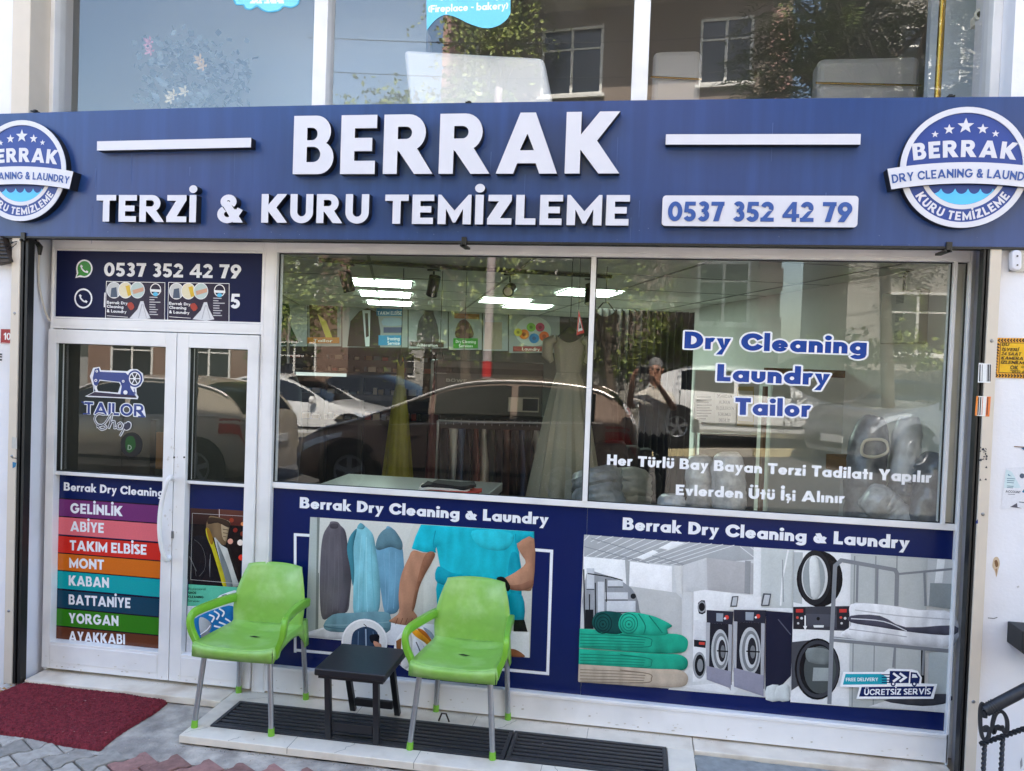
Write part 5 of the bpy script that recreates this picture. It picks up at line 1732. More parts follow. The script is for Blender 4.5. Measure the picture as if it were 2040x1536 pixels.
def d2_(q): q.poly([(616,604),(672,604),(672,680),(618,680)], (88,66,46)); q.poly([(632,625),(650,640),(664,678),(652,680)], (200,190,60)); q.poly([(612,672),(676,672),(676,684),(612,684)], (190,120,40)); q.text('Tailor', (624,681), (662,682), 6, (240,240,230))
def d3_(q): q.poly([(692,690),(698,640),(716,620),(732,614),(752,622),(758,660),(757,692)], (52,40,32)); q.poly([(722,618),(738,618),(736,690),(728,690)], (206,210,212)); q.poly([(727,624),(733,624),(735,670),(729,672)], (60,44,36))
def d4_(q): q.poly([(750,614),(802,614),(802,629),(750,629)], (46,128,176)); q.text('TAKIM ELBİSE', (752,627), (800,627), 7, (240,244,248)); q.poly([(765,634),(797,634),(800,648),(763,648)], (148,166,186), 2); q.poly([(764,652),(800,652),(800,663),(764,663)], (76,80,120)); q.poly([(754,668),(800,668),(800,688),(754,688)], (50,136,182)); q.text('Ironing', (772,678), (796,678), 7, (240,244,248)); q.text('Service', (772,687), (796,687), 7, (240,244,248))
def d5_(q): q.poly([(832,690),(834,640),(845,625),(848,612),(862,612),(864,626),(872,650),(872,690)], (74,70,72), 2); q.poly([(816,680),(884,682),(884,692),(816,690)], (58,48,42)); q.text('Alteration', (830,690), (872,691), 6, (230,230,226))
def d6_(q): q.poly([(905,624),(955,626),(955,636),(905,634)], (150,96,54)); q.poly([(908,672),(912,645),(925,636),(938,648),(942,672)], (72,40,32), 3); q.poly([(903,674),(952,674),(952,694),(903,694)], (54,140,40)); q.text('Dry Cleaning', (908,683), (948,684), 6, (236,240,232)); q.text('Services', (914,692), (942,692), 6, (236,240,232))
def d7_(q): q.poly([(966,642),(1000,642),(1000,696),(964,696)], (150,136,122))
def d8_(q):
    q.poly(el(1062,660,36,30), (190,196,190))
    for x, y, r, c in ((1058,652,9,(120,180,60)),(1076,652,9,(190,60,100)),(1044,666,10,(226,120,30)),(1064,674,10,(46,130,190)),(1084,670,10,(220,100,40)),(1032,662,8,(200,190,60))): q.poly(el(x,y,r,n=14), c); q.poly(el(x,y,r*.4,n=8), tuple(v*.7 for v in c))
    q.poly([(1022,690),(1092,690),(1092,700),(1022,700)], (150,60,60)); q.text('Laundry', (1040,698), (1075,699), 6, (236,230,226))
wall_poster('lit poster of a dark green dress at the left end of the back wall', 545, 612, 592, 690, d1_, (186,192,198))
wall_poster('brown poster with a yellow tape measure and orange band on the back wall', 613, 680, 600, 690, d2_)
wall_poster('poster of a brown suit jacket on the back wall', 682, 747, 602, 692, d3_)
wall_poster('pale poster with folded shirts and two blue bands on the back wall', 748, 812, 604, 692, d4_)
wall_poster('poster of a grey figure over a dark brown band on the back wall', 814, 892, 606, 694, d5_)
wall_poster('poster with a brown figure over a green band on the back wall', 894, 960, 608, 697, d6_)
wall_poster('pale poster of a tan garment between the green and red banded posters', 962, 1012, 610, 699, d7_)
wall_poster('poster of coloured rolled towels over a dark red band on the back wall', 1014, 1115, 612, 703, d8_)
# dark shelving and machines under the posters
M_grey = mat('machine_grey', (84,84,80), .4, noise_amt=.03)
M_dk = mat('dark_cabinet', (42,40,38), .5)
def vbox(mb, x0, x1, y0, y1, v, dep, mi=0):
    a = uv(WV(x0, y1, v)); b = uv(WV(x1, y0, v))
    mb.box((a[0],v,a[2]),(b[0],v+dep,b[2]), mi, M=ROT)
    return L2((a[0]+b[0])/2, v, a[2])
t = thing('cleaning_machine', WV(970,1010,3.2), 'large grey dry cleaning machine with a dark display behind the silver dress', 'machine')
m = MB(); vbox(m, 866, 1084, 724, 826, 3.2, 1.0); m.build('upper_case', M_grey, t, bevel=.01)
m = MB(); vbox(m, 866, 1084, 829, 1060, 3.22, .95); m.build('lower_case', M_dk, t, bevel=.01)
m = MB(); vbox(m, 868, 1082, 738, 742, 3.19, .01); m.build('trim_line', M_dk, t)
m = MB(); vbox(m, 1012, 1074, 793, 820, 3.188, .01); m.build('control_panel', M_cab, t)
m = MB(); vbox(m, 1041, 1072, 795, 818, 3.182, .005); m.build('display', M_mblack, t)
q = WPrint(3.195); q.text('BÖWE', (889,760), (930,762), 6, (200,200,196)); q.text('CEBUR', (866,744), (890,745), 4, (190,190,186)); q.mb.build('lettering', M_matte, t)
t = thing('shelf_unit', WV(690,1000,4.4), 'dark shelf unit crowded with small goods at the back left', 'shelf')
m = MB()
for y in (700,722,745,790,840): vbox(m, 565, 860, y, y+3, 4.4, .35)
for x in (565,640,715,790,857): vbox(m, x, x+3, 696, 1060, 4.4, .35)
m.build('rack', M_dk, t)
m = MB(); vbox(m, 560, 862, 700, 1060, 4.76, .02); m.build('dimming_board', mat('dimming_board_dark', (34,31,29), .7), t)  # added dark board covers the bright wall and keeps the shelf gaps dim
rnd = random.Random(5)
for y in (722,745,790,840):
    x = 570
    while x < 848:
        w_ = rnd.uniform(8,20); h_ = rnd.uniform(8,17)
        m = MB(); vbox(m, x, x+w_*.8, y-h_, y-.3, 4.42+rnd.random()*.05, .14)
        col_ = rnd.choice([(150,60,50),(70,84,60),(180,170,150),(60,64,80),(196,186,170),(120,100,60),(40,40,44),(90,110,120)])
        x += w_
        tag(m.build('shelf_item', mat('goods_%d_%d_%d' % col_, col_, .5), t))
m = MB(); vbox(m, 545, 690, 744.4, 746, 3.0, .02)
tag(m.build('fluorescent_tube', mat('lit_tube', (150,158,158), .4, emit=(230,250,245), estr=.12)), 'thin lit tube lamp across the left of the display window', 'tube light')
# white counter with folded garment
Mc = mat('counter_white', (140,142,138), .45)
zc = 1.16
q = [G(552,955,zc),(0,0)]
t = thing('counter', (-1.7,.75,0), 'low white counter just inside the left display window', 'counter')
m = MB(); m.box((-2.1,.35,1.10),(-.95,1.15,1.16)); m.build('counter_top', Mc, t, bevel=.006)
m = MB(); m.box((-2.06,.40,0),(-1.0,1.1,1.10)); m.build('counter_body', Mc, t)
fg = thing('folded_garment', (-1.22,.55,1.16), 'folded black, red and white garment lying on the white counter', 'garment')
for k, (c_, sx, sy) in enumerate((((226,222,214),.19,.12),((206,60,44),.18,.115),((232,226,216),.165,.11),((22,22,24),.16,.10),((26,26,28),.14,.09))):
    m = MB(); sg = lambda v: (abs(v)**.45)*(1 if v > 0 else -1)
    rr = [[(-1.2+.03*sin(k*2)+sx*sg(cos(a*pi/14))*(1+.05*sin(a*1.3+k*2)), .56+sy*sg(sin(a*pi/14))*(1+.06*sin(a+k)), 1.162+k*.013+z_+.006*sin(a*.9+k)) for a in range(28)] for z_ in (0,.014)]
    m.grid(rr, close=True); m.add(rr[1], [list(range(28))]); m.build('fold', mat('cloth_%d' % k, c_, .85), fg, smooth=True, sharp=50)
# gowns
def gown(name, label, cx, cy, ztop, zw, zbot, rb, rw, rh, m_, seed, hang=True, folds=14, asym=0):
    t = thing(name, (cx,cy,zbot), label, 'dress')
    rnd = random.Random(seed)
    ph = [rnd.uniform(0,6.28) for _ in range(4)]
    def ring_(z, r, ry, amp, z_jag=0):
        out = []
        for k in range(72):
            a = 2*pi*k/72
            f = 1+amp*(.6*sin(folds*a+ph[0])+.4*sin((folds*1.6)//1*a+ph[1]))
            out.append((cx+asym*(ztop-z)+r*f*cos(a), cy+ry*f*sin(a), z+z_jag*(sin(2*a+pi/2)*1.0)))
        return out
    m = MB()
    rows = [ring_(ztop, rb*.85, rb*.55, 0, .03), ring_(ztop-.06, rb, rb*.65, .01), ring_((ztop+zw)/2, rb*.92, rb*.6, .01), ring_(zw, rw, rw*.75, .02)]
    m.grid(rows, close=True); m.build('bodice', m_, t, smooth=True)
    m = MB(); rows = []
    for i in range(14):
        k = i/13
        rows.append(ring_(zw-.002-(zw-zbot)*k, rw+(rh-rw)*k**.8, (rw*.8+(rh*.8-rw*.8)*k**.8), .03+.10*k))
    m.grid(rows, close=True); m.build('skirt', m_, t, smooth=True)
    if hang:
        m = MB(); m.tube([(cx-rb,cy,ztop-.02),(cx-.02,cy,ztop+.08),(cx+.02,cy,ztop+.08),(cx+rb,cy,ztop-.02)], .005, 6); m.tube([(cx,cy,ztop+.08),(cx,cy,ZC)], .003, 6)
        m.build('hanger', M_mblack, t)
    return t
def sequin(name, rgb):
    mt = mat(name, rgb, .55, noise_amt=.2, nscale=10)
    n = mt.node_tree
    b = n.nodes['Principled BSDF']
    vo = n.nodes.new('ShaderNodeTexVoronoi'); vo.inputs['Scale'].default_value = 90
    cr = n.nodes.new('ShaderNodeValToRGB'); cr.color_ramp.elements[0].position = .05; cr.color_ramp.elements[1].position = .12
    cr.color_ramp.elements[0].color = (.95,.95,.9,1); cr.color_ramp.elements[1].color = (*lin(rgb),1)
    tc = n.nodes.new('ShaderNodeTexCoord'); n.links.new(tc.outputs['Object'], vo.inputs['Vector'])
    n.links.new(vo.outputs['Distance'], cr.inputs['Fac']); n.links.new(cr.outputs['Color'], b.inputs['Base Color'])
    return mt
g = gown('silver_dress', 'long glittering silver evening dress hanging left of the window mullion', -.52, 1.25, 2.20, 1.96, .55, .115, .085, .33, sequin('silver_sequins', (140,140,124)), 1)
for s in (-1, 1):
    m = MB(); m.tube([(-.52+s*.10,1.22,2.20),(-.52+s*.15,1.22,2.17),(-.52+s*.155,1.22,2.08),(-.52+s*.12,1.22,2.03)], [.03,.045,.04,.02], 10); m.build('sleeve', MATS['silver_sequins'], g, smooth=True)
gown('lime_dress', 'tall lime green gown hanging in the middle of the shop', -2.02, 2.1, 1.98, 1.80, .3, .035, .04, .19, mat('lime_satin', (140,140,28), .5, noise_amt=.12, nscale=5), 2, folds=9)
gown('wine_dress', 'dark wine red gown hanging beside the lime green one', -1.72, 2.25, 2.0, 1.82, .3, .05, .055, .12, mat('wine_satin', (84,22,34), .5, noise_amt=.1), 3, folds=8)
gown('grey_dress', 'pale grey gown hanging right of the wine red one', -1.52, 2.3, 1.96, 1.8, .3, .045, .05, .10, mat('grey_satin', (136,136,126), .5, noise_amt=.1), 4, folds=7)
gown('black_dress', 'black sheer dress hanging behind the silver dress', -.30, 1.75, 2.42, 2.2, .6, .1, .09, .17, mat('black_chiffon', (20,20,20), .6), 5, folds=8)
# added dark backdrop in place of garment racks, for contrast behind the mirrored person
m = MB()
A_, B_ = WV(1188,560,4.6), WV(1384,560,4.6)
r0 = []
for i in range(81):
    k = i/80
    q = A_.lerp(B_, k)+IY*.05*sin(i*1.15)
    r0.append((q.x,q.y,2.62+.01*sin(i*1.15)))
m.grid([[(x,y,zz) for x, y, _ in r0] for zz in (2.62,1.8,1.0,0)])
tag(m.build('backdrop', mat('dark_backdrop', (40,37,34), .85, noise_amt=.1), smooth=True), 'dark pleated backdrop added left of the notice board, standing in for garment racks', 'backdrop')
# clothes rail
t = thing('clothes_rail', (-.95,2.4,0), 'chrome clothes rail with mixed garments in the middle of the shop', 'clothes rail')
ra, rb_ = WV(873,838,2.9), WV(1100,844,2.9)
m = MB(); m.tube([ra, rb_], .012, 10); m.tube([ra, Vector((ra.x,ra.y,0))], .012, 10); m.tube([rb_, Vector((rb_.x,rb_.y,0))], .012, 10); m.build('rail', M_steel, t, smooth=True)
rnd = random.Random(9)
cols = [(40,40,44),(196,198,196),(70,90,120),(30,30,32),(120,70,60),(200,196,186),(44,52,48),(28,28,30),(90,60,50),(22,22,24),(60,70,100),(30,28,28),(180,180,176),(26,26,28)]
for i, c_ in enumerate(cols):
    p = ra.lerp(rb_, (i+1)/(len(cols)+1.0))
    gt = thing('hanging_garment', (p.x,p.y,p.z-.9), ['charcoal','off white','slate blue','black','rust brown','cream','dark green','black','brown','black','navy','black','pale grey','black'][i]+' garment on the chrome rail, number %d from the left' % (i+1), 'garment', 'garments on the chrome rail')
    m = MB(); rows = []
    for k in range(8):
        z = p.z-.06-k*.13; hw = .02+.2*min(1, k*.6); th = .025+.012*sin(k+i)
        rows.append([p+IY*(hw*cos(a*pi/8))+IX*(th*sin(a*pi/8)*(1+.3*sin(3*a+k)))+Vector((0,0,z-p.z)) for a in range(16)])
    m.grid(rows, close=True); m.build('cloth', mat('garment_%d_%d_%d' % c_, c_, .85), gt, smooth=True)
    m = MB(); m.tube([p+Vector((0,0,.02)), p+Vector((0,0,-.03))], .003, 6); m.build('hook', M_steel, gt)
# triangular road-work style warning tag
p = [WV(1153,617,1.2), WV(1164,663,1.2), WV(1149,668,1.2)]
t = thing('warning_triangle', p[2], 'small red and white warning triangle hanging behind the mullion', 'sign')
ce = (p[0]+p[1]+p[2])/3
off = -IY*.006
m = MB(); m.add([v for v in p]+[v+IY*.006 for v in p], [(0,1,2),(5,4,3),(0,3,4,1),(1,4,5,2),(2,5,3,0)]); m.build('plate', mat('signal_red', (196,32,34), .4), t)
m = MB(); m.add([ce+(v-ce)*.62-IY*.002 for v in p], [(0,1,2)]); m.build('field', M_letter, t)
m = MB(); m.add([ce+(v-ce)*.3-IY*.004 for v in p], [(0,1,2)]); m.build('symbol', M_mblack, t)
m = MB(); m.tube([p[0], Vector((p[0].x,p[0].y,ZC))], .002, 6); m.build('string', M_mblack, t)
# white partition boards with notices, right half
M_brd = mat('white_board', (216,216,212), .5, noise_amt=.02)
M_brn = mat('brown_edge', (120,78,50), .6)
t = thing('partition', WV(1665,1030,2.6), 'wide white partition board with a brown edge strip on the right', 'partition')
m = MB(); vbox(m, 1526, 1806, 748, 1075, 2.6, .03); m.build('board', M_brd, t)
m = MB(); vbox(m, 1517, 1525, 770, 1075, 2.59, .05); vbox(m, 1526, 1808, 743, 747.5, 2.595, .04); m.build('edge_strip', M_brn, t)
t = thing('notice_board', WV(1440,1030,2.5), 'white notice board with typed sheets and a black opening below', 'notice board')
m = MB(); vbox(m, 1381, 1514, 742, 862, 2.5, .04); vbox(m, 1381, 1386, 863, 1075, 2.5, .04); m.build('board', M_brd, t)
m = MB(); vbox(m, 1387, 1508, 866, 1075, 2.52, .02); m.build('opening', M_mblack, t)
q = WPrint(2.495)
q.poly([(1384,782),(1422,784),(1422,845),(1384,842)], (222,222,218)); q.poly([(1424,782),(1464,784),(1464,852),(1424,848)], (226,226,222)); q.poly([(1468,770),(1502,770),(1502,850),(1468,848)], (196,176,120)); q.poly([(1470,778),(1500,779),(1500,840),(1470,838)], (220,214,196))
for k, (tx, x0, x1) in enumerate((('DIŞARIDAN',1428,1458),('ALINAN',1432,1454),('ÖLÇÜLERDEN',1426,1462),('SORUMLU',1430,1456),('DEĞİLİZ!',1432,1454))): q.text(tx, (x0,792+k*12), (x1,793+k*12), 6.5, (60,60,62))
for k in range(9): q.poly([(1388,790+k*5.4),(1388+[28,30,24,30,26,30,29,22,18][k],790+k*5.4),(1388+[28,30,24,30,26,30,29,22,18][k],792+k*5.4),(1388,792+k*5.4)], (130,126,126))
q.mb.build('notices', M_matte, t)
# rolled carpets and wrapped bags
M_plast = mat('clear_plastic_wrap', (176,178,180), .25, noise_amt=.25, nscale=9, bump=.6, bscale=14, spec=.7)
M_plastd = mat('dark_bagged_cloth', (104,106,110), .28, noise_amt=.3, nscale=8, bump=.7, bscale=12, spec=.7)
M_plastw = mat('white_bagged_cloth', (206,209,214), .32, noise_amt=.08, nscale=7, bump=.6, bscale=12)
def bag(label, pts, rad, m_, name='wrapped_bundle', tie=False, sq=.85, seed=0):
    rnd = random.Random(seed)
    t = thing(name, pts[-1], label, 'bundle', 'wrapped bundles behind the right window')
    m = MB(); pts = [Vector(p) for p in pts]
    q = []
    n = 30
    for i in range(n+1):
        k = i/n*(len(pts)-1); a = min(int(k), len(pts)-2); q.append(pts[a].lerp(pts[a+1], k-a))
    rs = [rad*(.62+.38*min(1, (i/n*7)**.6))*(1 if i < n-1 else .85)*(1+rnd.uniform(-.05,.05)) for i in range(n+1)]
    m.tube(q, rs, 32, sq=(1,sq))
    for k, v in enumerate(m.v):
        f = noise.noise(v*7+Vector((seed,0,0)))+.55*abs(noise.noise(v*19+Vector((seed,3,0))))
        m.v[k] = v+Vector((f,noise.noise(v*11+Vector((9,seed,0))),f*.5))*.16*rad
    m.build('wrap', m_, t, smooth=True, sharp=60)
    if tie:
        m = MB(); m.tube([q[0], q[0]+(q[0]-q[1]).normalized()*.05+Vector((.01,0,0)), q[0]+(q[0]-q[1]).normalized()*.1+Vector((.03,0,.02))], [.012,.03,.05], 8); m.build('knot', m_, t, smooth=True)
    return t
def b2(x, y, Y): v = PP(x, y, Y); return (v.x, v.y, v.z)
bag('left of two upright pale carpet rolls in clear wrap', [b2(1392,908,.7), b2(1396,1100,.7)], .10, M_plast, seed=1)
bag('right of two upright pale carpet rolls in clear wrap', [b2(1450,904,.62), b2(1452,1100,.62)], .115, M_plast, seed=2)
bag('tall white wrapped roll leaning at the right wall', [b2(1808,832,.62), b2(1785,1100,.55)], .092, M_plastw, seed=3)
bag('black wrapped bundle with a pale ring left of the white roll', [b2(1735,832,.66), b2(1722,960,.6), b2(1725,1100,.55)], .125, M_plastd, seed=4)
bag('dark bundle leaning in the far right window corner', [b2(1866,905,.42), b2(1845,1000,.38), b2(1835,1100,.35)], .11, M_plastd, seed=5)
bag('pale bundle lying in front near the right window corner', [b2(1722,985,.45), b2(1770,1015,.45), b2(1830,1075,.42)], .12, M_plast, seed=6, tie=False)
bag('brownish bundle squeezed in the narrow right pane', [b2(1905,930,.4), b2(1900,1100,.35)], .09, mat('brown_bagged', (128,120,112), .35, noise_amt=.2, nscale=8, bump=.5, bscale=12), seed=7)
bag('small dark striped bundle behind the pale lying one', [b2(1800,960,.5), b2(1790,1090,.45)], .11, M_plastd, seed=8)
bag('large translucent bag of white laundry by the silver dress', [b2(1178,935,.75), b2(1195,1010,.7), b2(1200,1100,.7)], .2, mat('haze_plastic', (128,132,132), .3, noise_amt=.25, nscale=8, bump=.6, bscale=14), seed=9)
bag('grey green laundry bag behind the left end of the lettering', [b2(1246,935,1.3), b2(1248,1000,1.25), b2(1250,1120,1.2)], .19, mat('bag_greygreen', (150,154,146), .4, noise_amt=.15, nscale=6, bump=.5, bscale=12), seed=10)
bag('small clear bag of folded grey cloth at the sill', [b2(1335,985,.5), b2(1338,1040,.5), b2(1338,1080,.5)], .10, M_plast, seed=11)
m = MB(); m.tube([PP(x,y,.5) for x, y in cspl([(1718,905),(1722,880),(1745,875),(1765,880),(1768,900),(1745,910)], 5)]+[PP(1718,905,.5)], .009, 8)
tag(m.build('plastic_ring', mat('pale_ring', (196,190,170), .4), smooth=True), 'pale rounded plastic ring resting on the black bundle', 'ring')
for i, (x, y, Y, c_) in enumerate(((1215,880,1.6,(26,26,28)),(1240,890,1.7,(34,32,30)),(1275,895,1.8,(24,24,26)))):
    bag(('black garment heap nearest the silver dress','dark brown garment heap behind the photographer\'s reflection','black garment heap right of the brown heap')[i], [b2(x,y,Y), b2(x+4,960,Y), b2(x+6,1120,Y)], .16, mat('heap_%d' % i, c_, .8, noise_amt=.2, nscale=8), tie=False, seed=20+i)
m = MB(); vbox(m, 1690, 1740, 915, 945, 1.6, .3); tag(m.build('cardboard_box', mat('cardboard', (146,112,78), .8, noise_amt=.05)), 'brown cardboard box behind the black bundle', 'box')
# things behind the door glass
t = thing('ironing_dummy', (-2.9,1.3,0), 'dark garment steamer dummy behind the narrow door leaf', 'steamer')
m = MB(); m.tube([(-2.62,1.2,1.95),(-2.62,1.2,1.75),(-2.64,1.2,1.4),(-2.64,1.2,1.0),(-2.64,1.2,.3)], [.05,.14,.19,.15,.2], 18, sq=(1,.7)); m.build('body', mat('dark_blue_cloth', (38,42,58), .8), t, smooth=True)
m = MB(); m.tube([(-2.62,1.2,1.95),(-2.62,1.2,2.3)], .014, 8); m.tube([(-2.62,1.2,0),(-2.62,1.2,.3)], .03, 8); m.build('stand', M_steel, t)
t = thing('display_rack', (-3.5,1.0,0), 'brown and blue display rack standing behind the left door leaf', 'rack')
m = MB(); m.box((-3.56,.95,0),(-3.52,1.0,1.5)); m.box((-3.34,.95,0),(-3.30,1.0,1.5)); m.build('upright', M_dk, t)
for k, c_ in enumerate(((46,70,110),(150,90,60),(60,90,130),(160,120,80))):
    m = MB(); m.box((-3.52,.96,.15+k*.33),(-3.34,.99,.42+k*.33)); m.build('panel', mat('rack_%d' % k, c_, .6), t)
# ------------------------------------------------------------------ upper showroom
ZF = 3.02
M_sofa = mat('white_leather', (238,240,241), .35, noise_amt=.01)
def ub(mb, x0, x1, y0, y1, Y, d, r=0):
    a, b = P(x0, y1, Y), P(x1, y0, Y)
    mb.box((a[0],Y,min(a[1],b[1])),(b[0],Y+d,max(a[1],b[1])))
m = MB(); m.box((-4.8,.98,ZF),(P(848,100,.98)[0],1.03,4.9)); m.box((1.55,.5,ZF),(1.98,.56,4.9)); m.box((-8,5.5,ZF),(7,5.6,4.9)); m.build('upper_partition', mat('pale_grey_wall', (182,198,214), .8), bld)
t = thing('sofa', (-1.15,.7,ZF), 'white sofa seen from behind in the upper window', 'sofa')
m = MB(); a, b, c, d = P(803,98,.2), P(1082,114,.2), P(1098,215,.2), P(815,215,.2)
m.prism([(d[0],3.02),(c[0],3.02),(c[0]+.01,c[1]),b,a,(d[0],d[1])], .2, .34); m.build('backrest', M_sofa, t, bevel=.03, seg=4)
m = MB(); m.box((d[0]+.02,.34,3.05),(c[0]-.02,1.0,3.42)); m.build('seat', M_sofa, t, bevel=.04, seg=3)
for x in (d[0]+.03, c[0]-.09):
    m = MB(); m.box((x,.345,3.02),(x+.06,1.0,3.5)); m.build('armrest', M_sofa, t, bevel=.02)
t = thing('armchair', (-1.5,1.35,ZF), 'pale grey armchair back rising behind the white sofa', 'chair')
a, b, c, d = P(793,62,1.05), P(852,58,1.05), P(870,215,1.05), P(812,215,1.05)
m = MB(); m.prism([(d[0],3.02),(c[0],3.02),b,a], 1.05, 1.17); m.build('backrest', mat('grey_leather', (178,182,190), .45), t, bevel=.03, seg=4)
m = MB(); m.box((d[0],1.17,3.05),(c[0],1.65,3.45)); m.build('seat', MATS['grey_leather'], t, bevel=.04)
for k, (x0, x1, y0, lab) in enumerate(((1296,1398,98,'grey sofa back with a thin gold rail right of the second mullion'),(1625,1835,110,'low grey sofa behind the reflected tree at upper right'))):
    t = thing('sofa', (P(x0,200,1.0)[0],1.0,ZF), lab, 'sofa')
    m = MB(); ub(m, x0, x1, y0, 240, 1.0, .2); m.build('backrest', MATS['grey_leather'], t, bevel=.04, seg=3)
    m = MB(); a = P(x0,y0+55,.98); b = P(x1,y0+60,.98); m.tube([(a[0],.98,a[1]),(b[0],.98,b[1])], .007, 8); m.build('gold_rail', mat('brass', (190,150,60), .25, metal=1), t)
# flowering plant
t = thing('flower_arrangement', (-3.1,.62,ZF), 'large artificial flower arrangement behind the left upper pane', 'plant')
rnd = random.Random(11)
m = MB()
for k in range(700):
    a = rnd.uniform(0,6.28); r = .42*sqrt(rnd.random()); z = 3.15+.9*rnd.random()
    c = Vector((-3.1+r*cos(a), .62+r*sin(a)*.5, z+.12*rnd.random()))
    d = Vector((rnd.uniform(-1,1),rnd.uniform(-1,.3),rnd.uniform(-.6,.8))).normalized()*rnd.uniform(.04,.08)
    s = d.cross(Vector((rnd.uniform(-1,1),rnd.uniform(-1,1),rnd.uniform(-1,1)))).normalized()*.022
    m.add([c, c+d*.5+s, c+d, c+d*.5-s], [(0,1,2,3)])
m.build('foliage', mat('artificial_leaf', (132,152,166), .7), t, recalc=False)
for x, y, c_ in ((298,85,(206,150,176)),(300,102,(208,156,178)),(404,132,(214,190,160)),(398,120,(214,188,160)),(345,190,(224,214,190)),(368,183,(220,212,190)),(340,198,(226,218,196))):
    q = PP(x, y, .42); m = MB()
    for k in range(10):
        a = k*pi/5; e = .018 if k % 2 else .032
        m.add([q, q+Vector((e*cos(a-.3),-.01,e*sin(a-.3))), q+Vector((e*1.3*cos(a),-.02,e*1.3*sin(a))), q+Vector((e*cos(a+.3),-.01,e*sin(a+.3)))], [(0,1,2,3)])
    m.build('flower', mat('petal_%d_%d' % (c_[0], c_[2]), c_, .7), t, recalc=False)
m = MB(); m.lathe([(.14,0),(.18,.02),(.2,.18),(.19,.2)], (-3.1,.62,ZF), 20); m.build('vase', M_sofa, t, smooth=True)
a = P(1871,100,.25)
m = MB(); m.tube([(a[0],.25,ZF),(a[0]+.01,.25,4.9)], .018, 12)
tag(m.build('brass_pole', MATS['brass'], smooth=True), 'shiny brass pole standing behind the right upper pane', 'pole')
t = thing('wall_camera', PP(1950,30,.3), 'small white camera high at the right edge of the upper window', 'camera')
q = PP(1950,33,.3)
m = MB(); m.tube([q+Vector((.03,.05,0)), q+Vector((-.015,-.06,-.01))], [.032,.03], 14); m.box((q.x,q.y+.04,q.z-.02),(q.x+.08,q.y+.12,q.z+.03)); m.build('body', mat('camera_white', (214,212,200), .4), t, smooth=True, sharp=40)
m = MB(); m.lathe([(0,-.064),(.016,-.062),(.018,-.058)], q+Vector((-.014,0,-.011)), 12, axis='y'); m.build('lens', M_mblack, t)
# stickers on the upper glass
YU = -.004
t = thing('window_sticker', (P(531,20)[0],YU,P(531,23)[1]), 'light blue cloud shaped sale sticker at the top of the left upper pane', 'sticker')
p = Print(YU)
p.poly([(440,-80),(620,-80),(610,-20),(598,0),(594,10),(580,16),(565,14),(556,22),(535,25),(520,20),(512,14),(500,20),(488,18),(484,11),(470,10),(464,0),(450,-20)], (84,170,206), smooth=3)
p.poly([(444,-80),(616,-80),(606,-20),(595,0),(590,9),(579,13),(564,11),(554,19),(535,22),(522,17),(512,10),(500,17),(490,15),(486,8),(472,8),(468,0),(454,-20)], (132,216,246), smooth=3)
p.text('SALE', (499,6), (565,3.5), 26, (232,240,246), .2, .06, slant=.22)
for x in (503,516,531,545,560): p.line([(x-5,5),(x+6,5)], 4, (232,240,246))
p.build('artwork', t)
t = thing('window_sticker', (P(930,40)[0],YU,P(930,56)[1]), 'sky blue wavy bottomed sticker reading fireplace and bakery on the middle upper pane', 'sticker')
p = Print(YU)
p.poly([(849,-80),(1017,-80),(1017,26)]+spl([(1017,26),(1010,38),(995,50),(975,56),(955,54),(930,45),(905,33),(885,30),(870,38),(858,50),(850,61)],4), (118,208,242))
p.text('(Fireplace - bakery)', (853,25), (1012,18), 14.5, (240,246,250), .24, .06)
for x, w_ in ((860,4),(880,6),(990,6)): p.disc(x, -2, w_*.5, (240,246,250))
p.build('artwork', t)
# ------------------------------------------------------------------ bits on the outer walls
t = thing('warning_sign', (P(2012,715,YW)[0],YW,P(2012,750,YW)[1]), 'yellow camera surveillance warning sign with chevron border on the right wall', 'sign')
p = Print(YW-.004); p.poly([(1986,673),(2075,674),(2068,755),(1980,752)], (224,158,36)); p.poly([(1995,683),(2075,685),(2070,744),(1990,742)], (224,180,24), [(1996,684.5),(2074,686),(2069,743),(1991.5,741)]); p.poly([(1993,682),(2074,684),(2069,745),(1989,743)], (52,30,14), [(1994,683.3),(2073,685),(2068,744),(1990.4,741.6)])
p.poly([(1994.5,684),(2073,685.5),(2068,743.5),(1991,741.2)], (226,176,22))
for k in range(14): x = 1989+k*6; p.line([(x+3,675),(x,678),(x+3,681)], 2.2, (40,26,14)); p.line([(x-5,745+k*.15),(x-2,748+k*.15),(x-5,751+k*.15)], 2.2, (40,26,14))
for k in range(11): y = 685+k*5.6; x = 1988-k*.6; p.line([(x-2.5,y+3),(x,y),(x+3,y+3)], 2.2, (40,26,14))
for tx, x, y, w_ in (('BU',1995,689,14),('İŞYERİ',1995,699,33),('24 SAAT',1994,707.5,39),('KAMERA',1993.5,716,44),('İZLENİLMEKTEDİR',1993,724.5,92)): p.text(tx, (x,y), (x+w_,y+w_*.03), 6.3, (50,32,10), .2, .08, slant=.2)
p.text('OK', (2012,736), (2028,736.5), 8, (80,70,20), .2, .1); p.line([(2012,738),(2029,738.5)], 1, (80,70,20)); p.text('GÜVENLİK', (2034,733), (2062,734), 4, (80,70,20), .2); p.text('0532 464 0', (2016,743), (2056,744), 5, (50,32,10), .2)
p.build('plate', t)
t = thing('number_plate', (P(14,660,YW)[0],YW,P(14,685,YW)[1]), 'dark red house number plate on the left wall by the guide rail', 'house number')
p = Print(YW-.004); p.poly([(2,655.5),(28,656),(28,686),(1,684)], (150,28,42)); p.line([(3,683),(28,685)], 1, (230,220,220)); p.text('10', (7,676.5), (21,677.5), 14, (236,232,234), .2, .1); p.text('9', (23.5,668), (28,668), 7, (236,232,234), .2)
p.build('plate', t)
